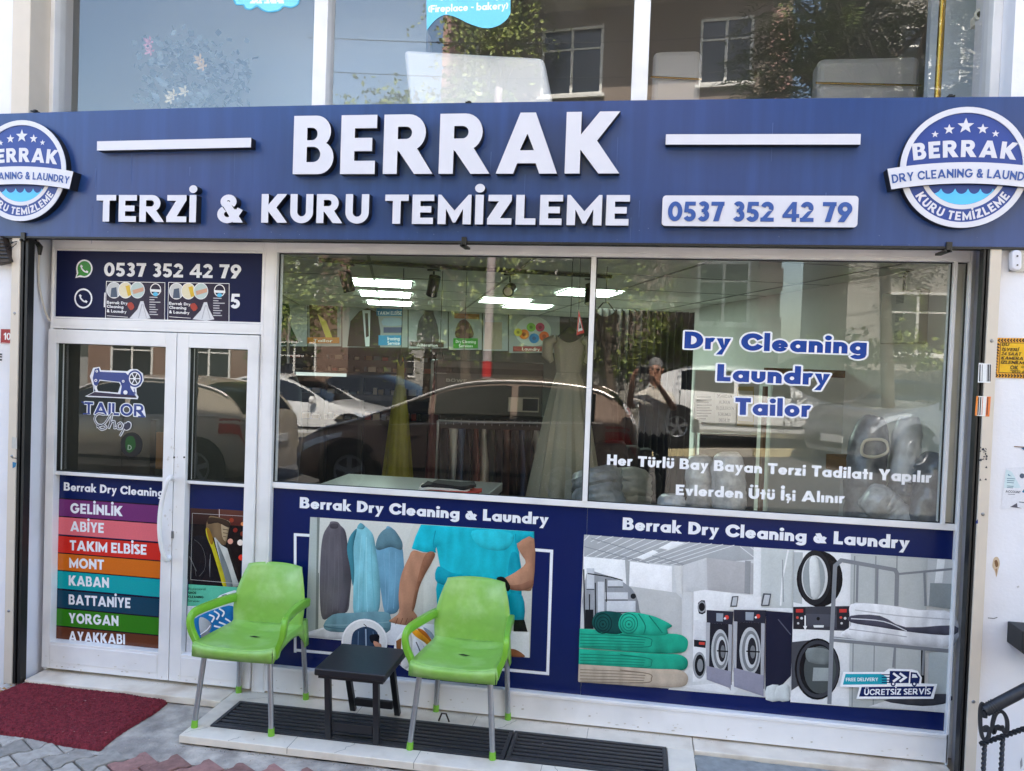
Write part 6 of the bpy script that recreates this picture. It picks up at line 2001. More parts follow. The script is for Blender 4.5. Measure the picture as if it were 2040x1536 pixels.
t = thing('wall_sticker', (P(1959,744,YW)[0],YW-.03,P(1959,762,YW)[1]), 'white phone number sticker on the right guide rail, above the orange one', 'sticker')
YR_ = YW-.0315
p = Print(YR_); p.poly([(1950,723),(1975,725),(1973,763),(1948,762)], (224,226,228))
for x, wd in ((1952.5,2.2),(1957,1),(1967,.8),(1969.5,2.2),(1973,2.0)): p.line([(x,726),(x-.8,760)], wd, (60,62,70))
p.build('print', t)
t = thing('wall_sticker', (P(1957,808,YW)[0],YW-.03,P(1957,829,YW)[1]), 'white and orange phone number sticker on the right guide rail', 'sticker')
p = Print(YR_); p.poly([(1945,789),(1974,790),(1971,830),(1942,828)], (226,224,220)); p.poly([(1945,789),(1949,789),(1946,828.5),(1942,828)], (226,130,50)); p.poly([(1966,790),(1974,790),(1971,830),(1963,829.5)], (222,120,60))
for x, wd, c_ in ((1950,2,(50,50,56)),(1954,2,(50,50,56)),(1958,1.2,(200,120,90)),(1968,1.6,(90,40,30))): p.line([(x,791),(x-2,827)], wd, c_)
p.build('print', t)
t = thing('torn_poster', (P(2015,970,YW)[0],YW,P(2015,1015,YW)[1]), 'half torn white and teal poster remains on the right wall', 'poster')
p = Print(YW-.002); p.poly([(2004,932),(2050,930),(2050,1012),(1994,1014),(1998,975)], (218,219,226)); p.poly([(2004,935),(2016,940),(2034,972),(2000,972)], (196,214,220)); p.poly([(2008,944),(2015,949),(2008,947)], (50,110,140))
for k, y in enumerate((953,957,961,968,971)): p.line([(2006,y),(2006+16-k,y+1)], 1.1, (90,120,136))
p.text('ACCOUNT', (2003,981), (2033,983), 4.6, (56,64,76), .2, .08); p.line([(2008,984.5),(2022,985)], 1, (110,116,126)); p.poly([(2012,1010),(2026,1002),(2027,1010),(2036,1013)], (88,86,98)); p.poly([(2036,980),(2050,960),(2050,987)], (36,110,150)); p.disc(2036,948,5,(80,90,110)); p.line([(2030,1000),(2050,1002)], 1.5, (100,104,116))
p.line([(2020,889.5),(2045,891)], 1.6, (120,84,66)); p.poly([(2034,892),(2048,891),(2048,898),(2040,897)], (40,90,130))
p.build('paper', t)
t = thing('sticker_residue', (P(1957,920,YW)[0],YW-.03,P(1957,960,YW)[1]), 'torn black sticker scraps low on the right guide rail', 'sticker')
p = Print(YR_)
rnd = random.Random(4)
for k in range(26):
    x, y = 1949+rnd.random()*16, 888+rnd.random()*28
    p.poly([(x,y),(x+rnd.uniform(1,4),y+rnd.uniform(-1,1)),(x+rnd.uniform(1,4),y+rnd.uniform(1,4)),(x,y+rnd.uniform(1,3))], (40,42,54))
for x, y in ((1950,957),(1961,956),(1962,932)): p.poly([(x,y),(x+3,y-4),(x+5,y+1)], (40,42,54))
p.poly([(1944,1038),(1948,1034),(1948,1043),(1943,1043)], (46,60,120)); p.build('print', t)
p = Print(YW-.0015)
p.poly([(1980,1112),(1988,1110),(1992,1122),(1989,1134),(1985,1150),(1982,1138),(1977,1128)], (196,176,150), smooth=3); p.poly([(1981,1118),(1986,1116),(1989,1126),(1984,1130)], (120,88,58), smooth=3); p.poly([(1983,1134),(1986,1132),(1985,1148)], (140,104,70))
p.line([(1968,1231),(1980,1232),(1987,1230)], 1.4, (92,90,92)); p.line([(2026,1170),(2030,1168)], 3, (190,188,190)); p.poly([(2032,1518),(2036,1508),(2037,1525),(2033,1532)], (150,150,154))
p.build('flaked_patch', bld, M_matte)
# loose marks on the left pier
t = thing('wall_scrap', (P(28,905,YW)[0],YW-.03,P(28,935,YW)[1]), 'torn blue sticker scrap low on the left guide rail', 'sticker')
p = Print(YR_); p.poly([(25,920),(33,922),(31,930),(25,933)], (60,120,160)); p.line([(24,912),(34,913)], 1.6, (60,60,70)); p.poly([(24,870),(33,872),(34,895),(23,893)], (188,186,182)); p.build('print', t)
m = MB(); q = PP(2, 712, YW); p = Print(YW-.003); 
for y in (705,710,716): p.line([(-8,y),(4,y+1)], 3.4, (50,50,54))
t = thing('wall_scrap', (q.x,YW,q.z-.03), 'black lettering scrap at the left edge under the number plate', 'sticker'); p.build('print', t)
# grime and finger marks on the white frames
rg = random.Random(77)
m = MB()
for k in range(90):
    x = rg.uniform(-3.58,1.6); z = .03+abs(rg.gauss(0,.035)); Yg = -.0505 if x < -2.26 else -.0355
    if -2.26 < x < -2.12: continue
    a_, b_ = rg.uniform(.002,.012), rg.uniform(.001,.005)
    m.add([(x-a_,Yg,z),(x-a_*.3,Yg,z-b_),(x+a_,Yg,z-b_*.2),(x+a_*.6,Yg,z+b_),(x-a_*.4,Yg,z+b_*.8)], [(0,1,2,3,4)], 0, lin(rg.choice([(206,200,192),(190,184,176),(212,208,202)])))
for k in range(26):
    x = rg.choice([rg.uniform(-2.80,-2.72)]); z = rg.uniform(.75,1.5); a_, b_ = rg.uniform(.003,.010), rg.uniform(.003,.010)
    m.add([(x-a_,-.0505,z),(x,-.0505,z-b_),(x+a_,-.0505,z),(x,-.0505,z+b_)], [(0,1,2,3)], 0, lin(rg.choice([(212,208,204),(218,215,212)])))
m.build('grime', M_matte, sf, recalc=False)
# cable by the door
t = thing('door_cable', PP(97,650,-.03), 'white cable with a black plug hanging in the left door reveal', 'cable')
m = MB(); m.tube([Vector(v) for v in spl([tuple(PP(x,y,Y)) for x, y, Y in ((75,478,-.12),(78,500,-.12),(77,540,-.10),(79,575,-.09),(90,620,-.06),(100,640,-.035))], 6)], .006, 8); m.build('cord', M_alu_beige, t, smooth=True)
m = MB(); m.tube([PP(70,478,-.12), PP(80,492,-.12), PP(79,508,-.12)], [.012,.017,.009], 8); m.build('plug', M_mblack, t, smooth=True)
# wire basket lamp, upper left
t = thing('wire_bracket', PP(2,500,YW-.05), 'dark ribbed wall bracket with loose wires at the left edge under the sign', 'bracket')
m = MB(); m.prism([P(-30,470,YW-.05),P(4,470,YW-.05),P(22,521,YW-.05),P(-10,527,YW-.05),P(-30,520,YW-.05)], YW-.06, YW-.001); m.build('body', mat('dark_brown_metal', (52,42,38), .6), t, bevel=.004)
m = MB()
for k in range(6): m.tube([PP(-20,478+k*7,YW-.065), PP(6+k*2.4,476+k*7.6,YW-.065)], .004, 6)
m.build('rib', M_mblack, t)
m = MB()
for q in ([(6,492),(20,484),(33,481)],[(8,500),(22,494),(33,485)],[(10,496),(16,490),(28,482),(34,482)]): m.tube([Vector(v) for v in spl([tuple(PP(x,y,YW-.04)) for x, y in q],4)], .0025, 6)
m.build('wire', M_mblack, t)
# small door stop device, upper right
t = thing('wall_device', PP(2028,540,YW-.03), 'small white plastic device on the right wall just below the sign', 'device')
m = MB(); m.prism([P(2013,497,YW-.01),P(2046,497,YW-.01),P(2046,541,YW-.01),P(2011,541,YW-.01)], YW-.01, YW-.001); m.build('back_plate', M_steel, t)
m = MB(); m.prism([P(x,y,YW-.05) for x, y in rrect(2016,498,2036,538,8)], YW-.05, YW-.01); m.build('housing', M_letter, t, bevel=.006)
for y in (510, 528):
    m = MB(); q = PP(2027,y,YW-.052); m.lathe([(0,-.002),(.004,-.002),(.004,.002)], q, 10, axis='y'); m.build('screw', M_mblack, t)
# dry leaves and litter on the ground
t_l = []
rnd = random.Random(8)
m = MB()
def leafbit(mb, x, y, z, s, c):
    a = rnd.uniform(0,6.28)
    d = Vector((cos(a),sin(a),rnd.uniform(-.1,.3)))*s; e = Vector((-sin(a),cos(a),rnd.uniform(-.2,.2)))*s*.35
    p = Vector((x,y,z))
    mb.add([p-d, p+e, p+d, p-e], [(0,1,2,3)], 0, lin(c))
for k in range(260):
    x = rnd.uniform(-4,1.8); y = rnd.uniform(-1.3,-.62)
    leafbit(m, x, y, zground(y)+.004, rnd.uniform(.002,.007), rnd.choice([(150,120,80),(196,180,150),(90,76,58),(210,206,200)]))
for k in range(140):
    leafbit(m, rnd.gauss(.62,.05), rnd.gauss(-.42,.03), -.014+rnd.random()*.012, rnd.uniform(.004,.014), rnd.choice([(140,110,66),(120,94,56),(90,74,50)]))
for k in range(120):
    leafbit(m, rnd.gauss(-3.68,.06), rnd.gauss(-.33,.05), -.035+rnd.random()*.02, rnd.uniform(.004,.016), rnd.choice([(160,124,70),(140,100,56),(176,140,86)]))
for k in range(420):
    leafbit(m, rnd.uniform(-3.6,-2.7), rnd.uniform(-.75,-.2), -.024+rnd.random()*.004, rnd.uniform(.002,.008), rnd.choice([(190,150,140),(60,30,34),(160,130,110),(200,190,180)]))
for k in range(60):
    leafbit(m, rnd.uniform(-2.25,.3), rnd.uniform(-.6,-.03), .004, rnd.uniform(.002,.006), rnd.choice([(120,100,76),(200,196,190),(80,70,60)]))
for k in range(420):
    x = rnd.uniform(-3.58,1.6); y = rnd.choice([rnd.uniform(-.05,-.035), rnd.uniform(-.06,-.03)]) if x > -2.2 else rnd.uniform(-.065,-.048)
    leafbit(m, x, y, .003, rnd.uniform(.001,.004), rnd.choice([(70,60,50),(96,86,74),(120,104,84)]))
for k in range(300):
    x = rnd.uniform(-2.33,.34)
    leafbit(m, x, -.64-rnd.random()*.025, -.046, rnd.uniform(.002,.006), rnd.choice([(60,56,50),(84,78,70),(110,98,80)]))
tag(m.build('litter', M_matte, recalc=False), 'dry leaf crumbs and grit scattered over the pavement', 'litter', kind='stuff')
# ------------------------------------------------------------------ across the street (what the glass mirrors)
def Q(x, y, d):                                        # a mirrored pixel -> the real spot d metres before the glass
    a = P(x, y, d)
    return Vector((a[0], -d, a[1]))
def terrain(name, x0, x1, ys, m, dz=0, nx=40):
    mb = MB()
    mb.grid([[(x0+(x1-x0)*i/nx, y, zr(x0+(x1-x0)*i/nx, y)+dz) for i in range(nx+1)] for y in ys])
    return tag(mb.build(name, m), kind='structure')
M_far = mat('sunlit_pavement', (176,170,160), .9, noise_amt=.1, nscale=2)
terrain('road', -70, 70, [-3.75-k*.6 for k in range(12)], M_asph)
terrain('far_pavement', -70, 70, [-10.5,-11.5,-12.5,-14,-20,-40], M_far, .10)
terrain('ground', -400, 400, [-12,-40,-120,-300], mat('far_ground', (130,126,116), .95), -.25, 20)
mb = MB(); mb.box((-400,8.4,-.4),(400,300,-.3)); mb.box((-400,-3.2,-.4),(-14,8.4,-.3)); mb.box((12,-3.2,-.4),(400,8.4,-.3)); tag(mb.build('ground', MATS['far_ground']), kind='structure')
M_kerb = mat('kerb_stone', (186,180,166), .85, noise_amt=.1)
M_kerby = mat('kerb_yellow', (196,182,140), .8, noise_amt=.12)
mb = MB()
for k in range(90):
    x = -45+k
    for y, dz, i in ((-3.55,.10,0),(-10.42,.13,1 if k % 2 else 0)):
        z0, z1 = zr(x, y), zr(x+.985, y)
        mb.add([(x,y-.1,z0-.2),(x+.985,y-.1,z1-.2),(x+.985,y+.1,z1-.2),(x,y+.1,z0-.2),(x,y-.1,z0+dz),(x+.985,y-.1,z1+dz),(x+.985,y+.1,z1+dz),(x,y+.1,z0+dz)], [(0,3,2,1),(4,5,6,7),(0,1,5,4),(1,2,6,5),(2,3,7,6),(3,0,4,7)], i)
tag(mb.build('kerb', [M_kerb, M_kerby]), kind='structure')
# ---- cars
M_tyre = mat('tyre_rubber', (22,22,23), .8)
M_rim = mat('alloy_rim', (168,170,172), .3, metal=.8)
M_cglass = mat('car_glass', (14,17,19), .04, spec=.8)
M_head = mat('headlamp', (196,204,212), .1, spec=.8)
M_tail = mat('tail_lamp', (170,16,18), .15, spec=.7)
M_trim = mat('car_trim', (20,20,22), .5)
M_streak = mat('streak_metal', (214,208,200), .35, metal=.35)
M_plate = mat('plate_white', (230,230,226), .5)
def interp(tab, x):
    for a, b in zip(tab, tab[1:]):
        if x <= b[0]:
            k = (x-a[0])/(b[0]-a[0]) if b[0] > a[0] else 0
            return [p+(q-p)*k for p, q in zip(a[1:], b[1:])]
    return list(tab[-1][1:])
def car(name, label, cat, loc, rot, L, Wd, prof, paint, ws, rw, side, wheel=.33, axles=(.8,3.4)):
    """prof: (x, ztop, zbelt, halfwidth); ws/rw: windscreen and rear window x ranges; side: side glass ranges"""
    t = thing(name, loc, label, cat)
    t.rotation_euler.z = rot
    BASE[t.name] = Vector()
    tab = spl([tuple(p) for p in prof], 5)
    xs = [p[0] for p in tab]
    def sec(x, off=0):
        zt, zbt, hw = interp(tab, x)
        zs = .20+.06*max(0, 1-min(x, L-x)/.35)
        gt = max(0, zt-zbt)
        re = hw*(1-.16*min(1, gt/.5))-.02
        h = Wd/2*0
        pts = [(0,zs),(hw*.86,zs),(hw*.97,zs+.10),(hw*1.0,zs+.32),(hw*.985,min(zbt,zt)-.07),(hw*.955,min(zbt,zt))]
        if gt > .04:
            pts += [(re*.99+(hw*.955-re)*.12,zt-.10*min(1,gt)),(re*.93,zt-.035),(re*.6,zt-.006),(0,zt)]
        else:
            pts += [(hw*.90,zt-.01),(hw*.8,zt+.005),(hw*.5,zt+.018),(0,zt+.022)]
        return pts
    rows = []
    for x in xs:
        s_ = sec(x)
        rows.append([(x,-y,z) for y, z in s_]+[(x,y,z) for y, z in s_[::-1][1:]])
    m = MB(); m.grid(rows)
    m.add(rows[0], [list(range(len(rows[0])))]); m.add(rows[-1], [list(range(len(rows[-1])))])
    m.build('body', paint, t, smooth=True, sharp=32)
    def lerp2(a, b, k): return (a[0]+(b[0]-a[0])*k, a[1]+(b[1]-a[1])*k)
    for x0, x1 in side:
        for sg in (-1, 1):
            m = MB(); r = []
            for i in range(13):
                x = x0+(x1-x0)*i/12
                s_ = sec(x)
                a, b = s_[5], s_[6]
                e = 1 if 0 < i < 12 else .98
                r.append([(x, sg*(lerp2(a,b,k)[0]+.008), lerp2(a,b,k)[1]) for k in (.06,.5,.92*e)])
            m.grid(r); m.build('side_window', M_cglass, t, smooth=True)
    for nm, (x0, x1) in (('windscreen', ws), ('rear_window', rw)):
        m = MB(); r = []
        for i in range(11):
            x = x0+(x1-x0)*i/10
            s_ = sec(x)
            q = s_[7:]
            r.append([(x,-y*.97,z+.008) for y, z in q]+[(x,y*.97,z+.008) for y, z in q[::-1][1:]])
        m.grid(r); m.build(nm, M_cglass, t, smooth=True)
    for ax in axles:
        for sg in (-1, 1):
            hw = interp(tab, ax)[2]
            m = MB(); m.lathe([(0,.004),(wheel+.07,.004),(wheel+.07,-.02)], (ax,sg*(hw+.004),wheel), 28, axis='y') if sg > 0 else m.lathe([(0,-.004),(wheel+.07,-.004),(wheel+.07,.02)], (ax,sg*(hw+.004),wheel), 28, axis='y'); m.build('wheel_arch', M_trim, t)
            m = MB(); m.lathe([(wheel*.62,-.1),(wheel*.93,-.1),(wheel,-.06),(wheel,.06),(wheel*.93,.1),(wheel*.62,.1)], (ax,sg*(hw-.07),wheel), 28, axis='y'); w_ = m.build('wheel', M_tyre, t, smooth=True)
            m = MB(); yy = sg*(hw+.022)
            m.lathe([(wheel*.62,-sg*.02),(wheel*.56,sg*.006),(wheel*.50,-sg*.01)], (ax,yy,wheel), 28, axis='y'); m.lathe([(0,sg*.004),(wheel*.14,sg*.003),(wheel*.15,-sg*.02)], (ax,yy,wheel), 16, axis='y')
            for k in range(5):
                a = k*2*pi/5+.3
                c_, s2 = cos(a), sin(a)
                p0, p1 = wheel*.1, wheel*.56
                n_ = (-s2*wheel*.085, c_*wheel*.085)
                m.add([(ax+c_*p0+n_[0],yy,wheel+s2*p0+n_[1]),(ax+c_*p0-n_[0],yy,wheel+s2*p0-n_[1]),(ax+c_*p1-n_[0]*1.3,yy,wheel+s2*p1-n_[1]*1.3),(ax+c_*p1+n_[0]*1.3,yy,wheel+s2*p1+n_[1]*1.3)], [(0,1,2,3)])
            m.build('rim', M_rim, w_, smooth=True)
    for sg in (-1, 1):
        z0, _, hw = interp(tab, .22)
        m = MB(); r = []
        for i in range(6):
            x = .06+.62*i/5
            zt, zb2, hw = interp(tab, x)
            r.append([(x,sg*(hw*1.0+.006),min(zt,zb2)-.16+.07*i/5),(x,sg*(hw*.975+.008),min(zt,zb2)-.055+.02*i/5)])
        m.grid(r); m.build('headlight', M_head, t, smooth=True)
        m = MB(); r = []
        for i in range(5):
            x = L-.42+.36*i/4
            zt, zb2, hw = interp(tab, x)
            r.append([(x,sg*(hw+.008),min(zt,zb2)-.22),(x,sg*(hw*.965+.008),min(zt,zb2)-.03)])
        m.grid(r); m.build('tail_light', M_tail, t, smooth=True)
        x = ws[0]+.28
        zt, zb2, hw = interp(tab, x)
        m = MB(); m.lathe([(0,-.07),(.06,-.055),(.085,-.01),(.08,.03),(.05,.05),(0,.05)], (x,sg*(hw+.10),zb2+.07), 14, axis='x'); m.tube([(x,sg*hw*.93,zb2+.02),(x,sg*(hw+.06),zb2+.05)], .02, 8); m.build('mirror', paint, t, smooth=True)
        for x in (side[0][1]-.18, side[-1][1]-.35) if len(side) > 1 else (side[0][1]-.2,):
            zt, zb2, hw = interp(tab, x)
            m = MB(); m.box((x-.09,sg*hw-.01,zb2-.15),(x+.09,sg*hw+.03,zb2-.115)); m.build('door_handle', paint, t, bevel=.008)
        for x in [side[0][0]+.10]+[s_[1]+.02 for s_ in side[:2]]:
            zt, zb2, hw = interp(tab, x)
            s_ = sec(x)
            m = MB(); m.add([(x-.006,sg*(y+.003),z) for y, z in s_[2:6]]+[(x+.006,sg*(y+.003),z) for y, z in s_[2:6][::-1]], [(0,1,6,7),(1,2,5,6),(2,3,4,5)]); m.build('door_seam', M_trim, t)
        m = MB(); m.add([(q, sg*(sec(q)[3][0]+.003), sec(q)[3][1]+dz) for dz in (-.13,-.09) for q in (axles[0]+wheel+.1, L/2, axles[1]-wheel-.1)], [(0,1,4,3),(1,2,5,4)]); m.build('side_moulding', M_trim, t)
    if name == 'parked_car' and 'bronze' in label:  # added pale strips imitate the bright highlight streak along roofline and belt
        for sg in (-1, 1):
            m = MB(); q_ = [(x, sg*(interp(tab, x)[2]*.94 if sec(x)[6][1] < interp(tab, x)[1]+.02 else sec(x)[6][0])+sg*.012, max(sec(x)[6][1], interp(tab, x)[1])+.012) for x in [.35+(L-.7)*i/40 for i in range(41)]]
            m.tube(q_, .017, 6); m.build('roof_streak', M_streak, t, smooth=True)
            m = MB(); q_ = [(x, sg*(interp(tab, x)[2]*.975+.006), interp(tab, x)[1]+.004) for x in [1.15+(L-1.6)*i/20 for i in range(21)]]
            m.tube(q_, .008, 6); m.build('belt_streak', M_streak, t, smooth=True)
    m = MB(); m.box((-.012,-.55,.33),(.03,.55,.50)); m.build('grille', M_trim, t, bevel=.02)
    m = MB(); m.box((-.026,-.26,.42),(-.012,.26,.53)); m.build('number_plate', M_plate, t, bevel=.003)
    m = MB(); m.box((L+.0,-.26,.62),(L+.02,.26,.73)); m.build('number_plate', M_plate, t, bevel=.003)
    return t
def paint(name, rgb, metal=.3):
    return mat(name, rgb, .28, metal=metal, coat=.8)
MPV = [(0,.56,.50,.60),(.06,.66,.62,.74),(.3,.80,.76,.84),(.95,1.00,.90,.88),(1.45,1.22,.94,.89),(2.05,1.47,.98,.89),(2.6,1.55,1.01,.89),(3.3,1.54,1.04,.885),(3.85,1.44,1.06,.86),(4.15,1.16,1.04,.82),(4.27,.82,.80,.76),(4.3,.60,.58,.70)]
HAT = [(0,.54,.50,.58),(.08,.66,.62,.72),(.35,.78,.75,.82),(1.05,.95,.88,.86),(1.6,1.26,.91,.87),(2.05,1.44,.93,.87),(2.6,1.48,.95,.87),(3.2,1.44,.98,.86),(3.7,1.30,1.0,.83),(3.98,1.0,.98,.80),(4.06,.75,.74,.74),(4.1,.58,.56,.68)]
SED = [(0,.54,.50,.60),(.08,.66,.62,.74),(.4,.77,.74,.84),(1.2,.93,.88,.88),(1.75,1.22,.90,.88),(2.25,1.42,.92,.88),(2.8,1.45,.94,.88),(3.3,1.36,.96,.87),(3.8,1.08,.97,.85),(4.3,1.0,.97,.83),(4.46,.85,.84,.78),(4.5,.6,.58,.7)]
SUV = [(0,.62,.55,.64),(.06,.82,.78,.78),(.35,.98,.95,.88),(1.15,1.10,1.02,.92),(1.65,1.40,1.06,.92),(2.1,1.60,1.08,.92),(2.8,1.66,1.10,.92),(3.6,1.62,1.12,.91),(4.1,1.48,1.13,.88),(4.35,1.1,1.08,.85),(4.42,.8,.78,.8),(4.45,.62,.6,.74)]
def park(name, label, cat, x, y, rot, *a, **k):
    return car(name, label, cat, Vector((x,y,zr(x,y)+.01)), rot, *a, **k)
park('parked_car', 'dark bronze people carrier parked at the kerb, mirrored in the display window', 'car', -4.28, -5.75, 0, 4.3, 1.78, MPV, paint('bronze_paint', (146,124,110), .25), (1.0,2.0), (3.9,4.14), [(1.25,1.75),(1.83,2.75),(2.83,3.75)], wheel=.34)
park('parked_car', 'champagne hatchback parked ahead of the bronze car, mirrored in the door', 'car', -8.95, -5.8, 0, 4.1, 1.74, HAT, paint('champagne_paint', (196,184,164), .35), (1.1,2.0), (3.4,3.95), [(1.45,2.35),(2.43,3.35)])
park('parked_car', 'white hatchback parked across the road, mirrored beside the photographer', 'car', 4.05, -11.2, pi, 4.1, 1.74, HAT, paint('white_paint', (226,226,224), 0), (1.1,2.0), (3.4,3.95), [(1.45,2.35),(2.43,3.35)])
park('parked_car', 'silver grey off-roader with a white plate, mirrored at the right', 'car', 3.05, -9.1, radians(-27), 4.45, 1.84, SUV, paint('silver_paint', (140,144,150), .4), (1.2,2.1), (4.08,4.34), [(1.45,2.1),(2.18,2.95),(3.03,3.9)], wheel=.36)
park('parked_car', 'white saloon across the road, mirrored at the left window edge', 'car', -4.9, -11.6, pi, 4.5, 1.76, SED, paint('white_paint', (226,226,224), 0), (1.25,2.2), (3.32,3.9), [(1.55,2.4),(2.48,3.3)])
park('parked_car', 'black saloon behind the white one, mirrored at the left window edge', 'car', -3.6, -13.6, pi, 4.5, 1.76, SED, paint('black_paint', (26,28,32), .2), (1.25,2.2), (3.32,3.9), [(1.55,2.4),(2.48,3.3)])
# ---- buildings across the street
M_f1 = mat('taupe_render', (134,120,108), .85, noise_amt=.06, nscale=1.2, bump=.1)
M_f2 = mat('pale_render', (188,176,160), .85, noise_amt=.06, nscale=1.2)
M_f3 = mat('cream_render', (150,146,138), .85, noise_amt=.05, nscale=1)
M_quoin = mat('pink_quoin', (172,136,126), .8, noise_amt=.08)
M_wfr = mat('window_pvc', (216,214,208), .5)
M_wgl = mat('window_dark', (22,26,30), .06, spec=.8)
M_roof = mat('roof_tile', (146,76,58), .8, noise_amt=.1)
def block(label, org, rot, Wd, Dp, H, z0, m_, wins, bay=None, quoins=False, roof=False):
    t = thing('apartment_building', org, label, 'building')
    t.rotation_euler.z = rot
    BASE[t.name] = Vector()
    m = MB(); m.box((0,-Dp,z0-1),(Wd,0,H)); m.build('wall', m_, t)
    for (x, z, w_, h_) in wins:
        m = MB(); frame(m, x-.06, z-.06, x+w_+.06, z+h_+.06, .06, .06, .06, .06, .002, .05); m.box((x+w_/2-.03,.003,z),(x+w_/2+.03,.04,z+h_)); m.box((x,.003,z+h_*.68),(x+w_/2-.03,.038,z+h_*.68+.04)); m.box((x+w_/2+.03,.003,z+h_*.68),(x+w_,.038,z+h_*.68+.04)); m.box((x-.12,.002,z-.12),(x+w_+.12,.12,z-.06))
        f = m.build('window', M_wfr, t)
        m = MB(); m.add([(x,.015,z),(x+w_,.015,z),(x+w_,.015,z+h_),(x,.015,z+h_)], [(0,1,2,3)]); m.build('pane', M_wgl, f)
    if bay:
        bx0, bx1, bz0, bz1, bd = bay
        m = MB(); m.box((bx0,.001,bz0),(bx1,bd,bz1)); m.build('bay', M_f2, t)
        for k in range(int((bx1-bx0)/2.4)):
            for zz in (bz0+1.1, bz0+3.9):
                if zz+1.2 < bz1:
                    m = MB(); x = bx0+.7+k*2.4; frame(m, x, zz, x+1.2, zz+1.25, .06, .06, .06, .06, bd+.001, bd+.04); m.box((x+.06,bd+.002,zz+.06),(x+1.14,bd+.012,zz+1.19), 1); m.build('window', [M_wfr, M_wgl], t)
    if quoins:
        for x in (-.04, Wd-.42):
            m = MB()
            for k in range(int((H-z0)/.5)): m.box((x,-.3,z0+k*.5+.03),(x+(.46 if k % 2 else .34),.05,z0+k*.5+.47))
            m.build('quoin', M_quoin, t)
    m = MB()
    if roof: m.prism([(-.5,H),(Wd+.5,H),(Wd/2,H+2.2)], .5, -Dp-.5)
    else: m.box((-.3,-Dp-.3,H),(Wd+.3,.5,H+.35))
    m.build('roof', M_roof if roof else M_f2, t)
    return t
# main building facing the shop, its front turned a few degrees
O = Q(870,600,13.6)
block('taupe apartment building with pink quoins and an overhanging bay across the street', Vector((O.x,O.y,0)), radians(7.0), 7.5, 9, 16, .2, M_f1,
      [(2.35,7.95,1.25,1.35),(5.75,8.0,.95,1.25),(5.9,3.05,.95,1.2),(2.2,3.1,1.2,1.2),(4.1,5.6,1.1,1.2),(.6,5.6,1.1,1.2),(.55,8.1,.5,1.0)], (.6,7.3,9.75,15.6,1.25), True)
block('grey rendered building beyond the taupe one, mirrored behind the lettering', Vector((4.6,-15.2,0)), radians(4), 14, 9, 12, .5, M_f3, [(x, z, 1.2, 1.3) for x in (.9,3.6,6.4,9.4) for z in (2.6,5.6,8.6)])
block('low cream house with tiled roof down the street at the left', Vector((-16.5,-17.5,0)), radians(-4), 8, 8, 6.2, -.6, mat('brown_render', (122,98,84), .85, noise_amt=.06), [(x, z, 1.2, 1.2) for x in (.8,3.2,5.8) for z in (1.2,3.9)], None, False, True)
block('distant pale apartment block beyond the trees', Vector((-26,-48,0)), radians(-6), 12, 12, 9.5, -3, M_f3, [(x, z, 1.4, 1.4) for x in (.8,3.4,6.2,9.2) for z in (1,4,7)])
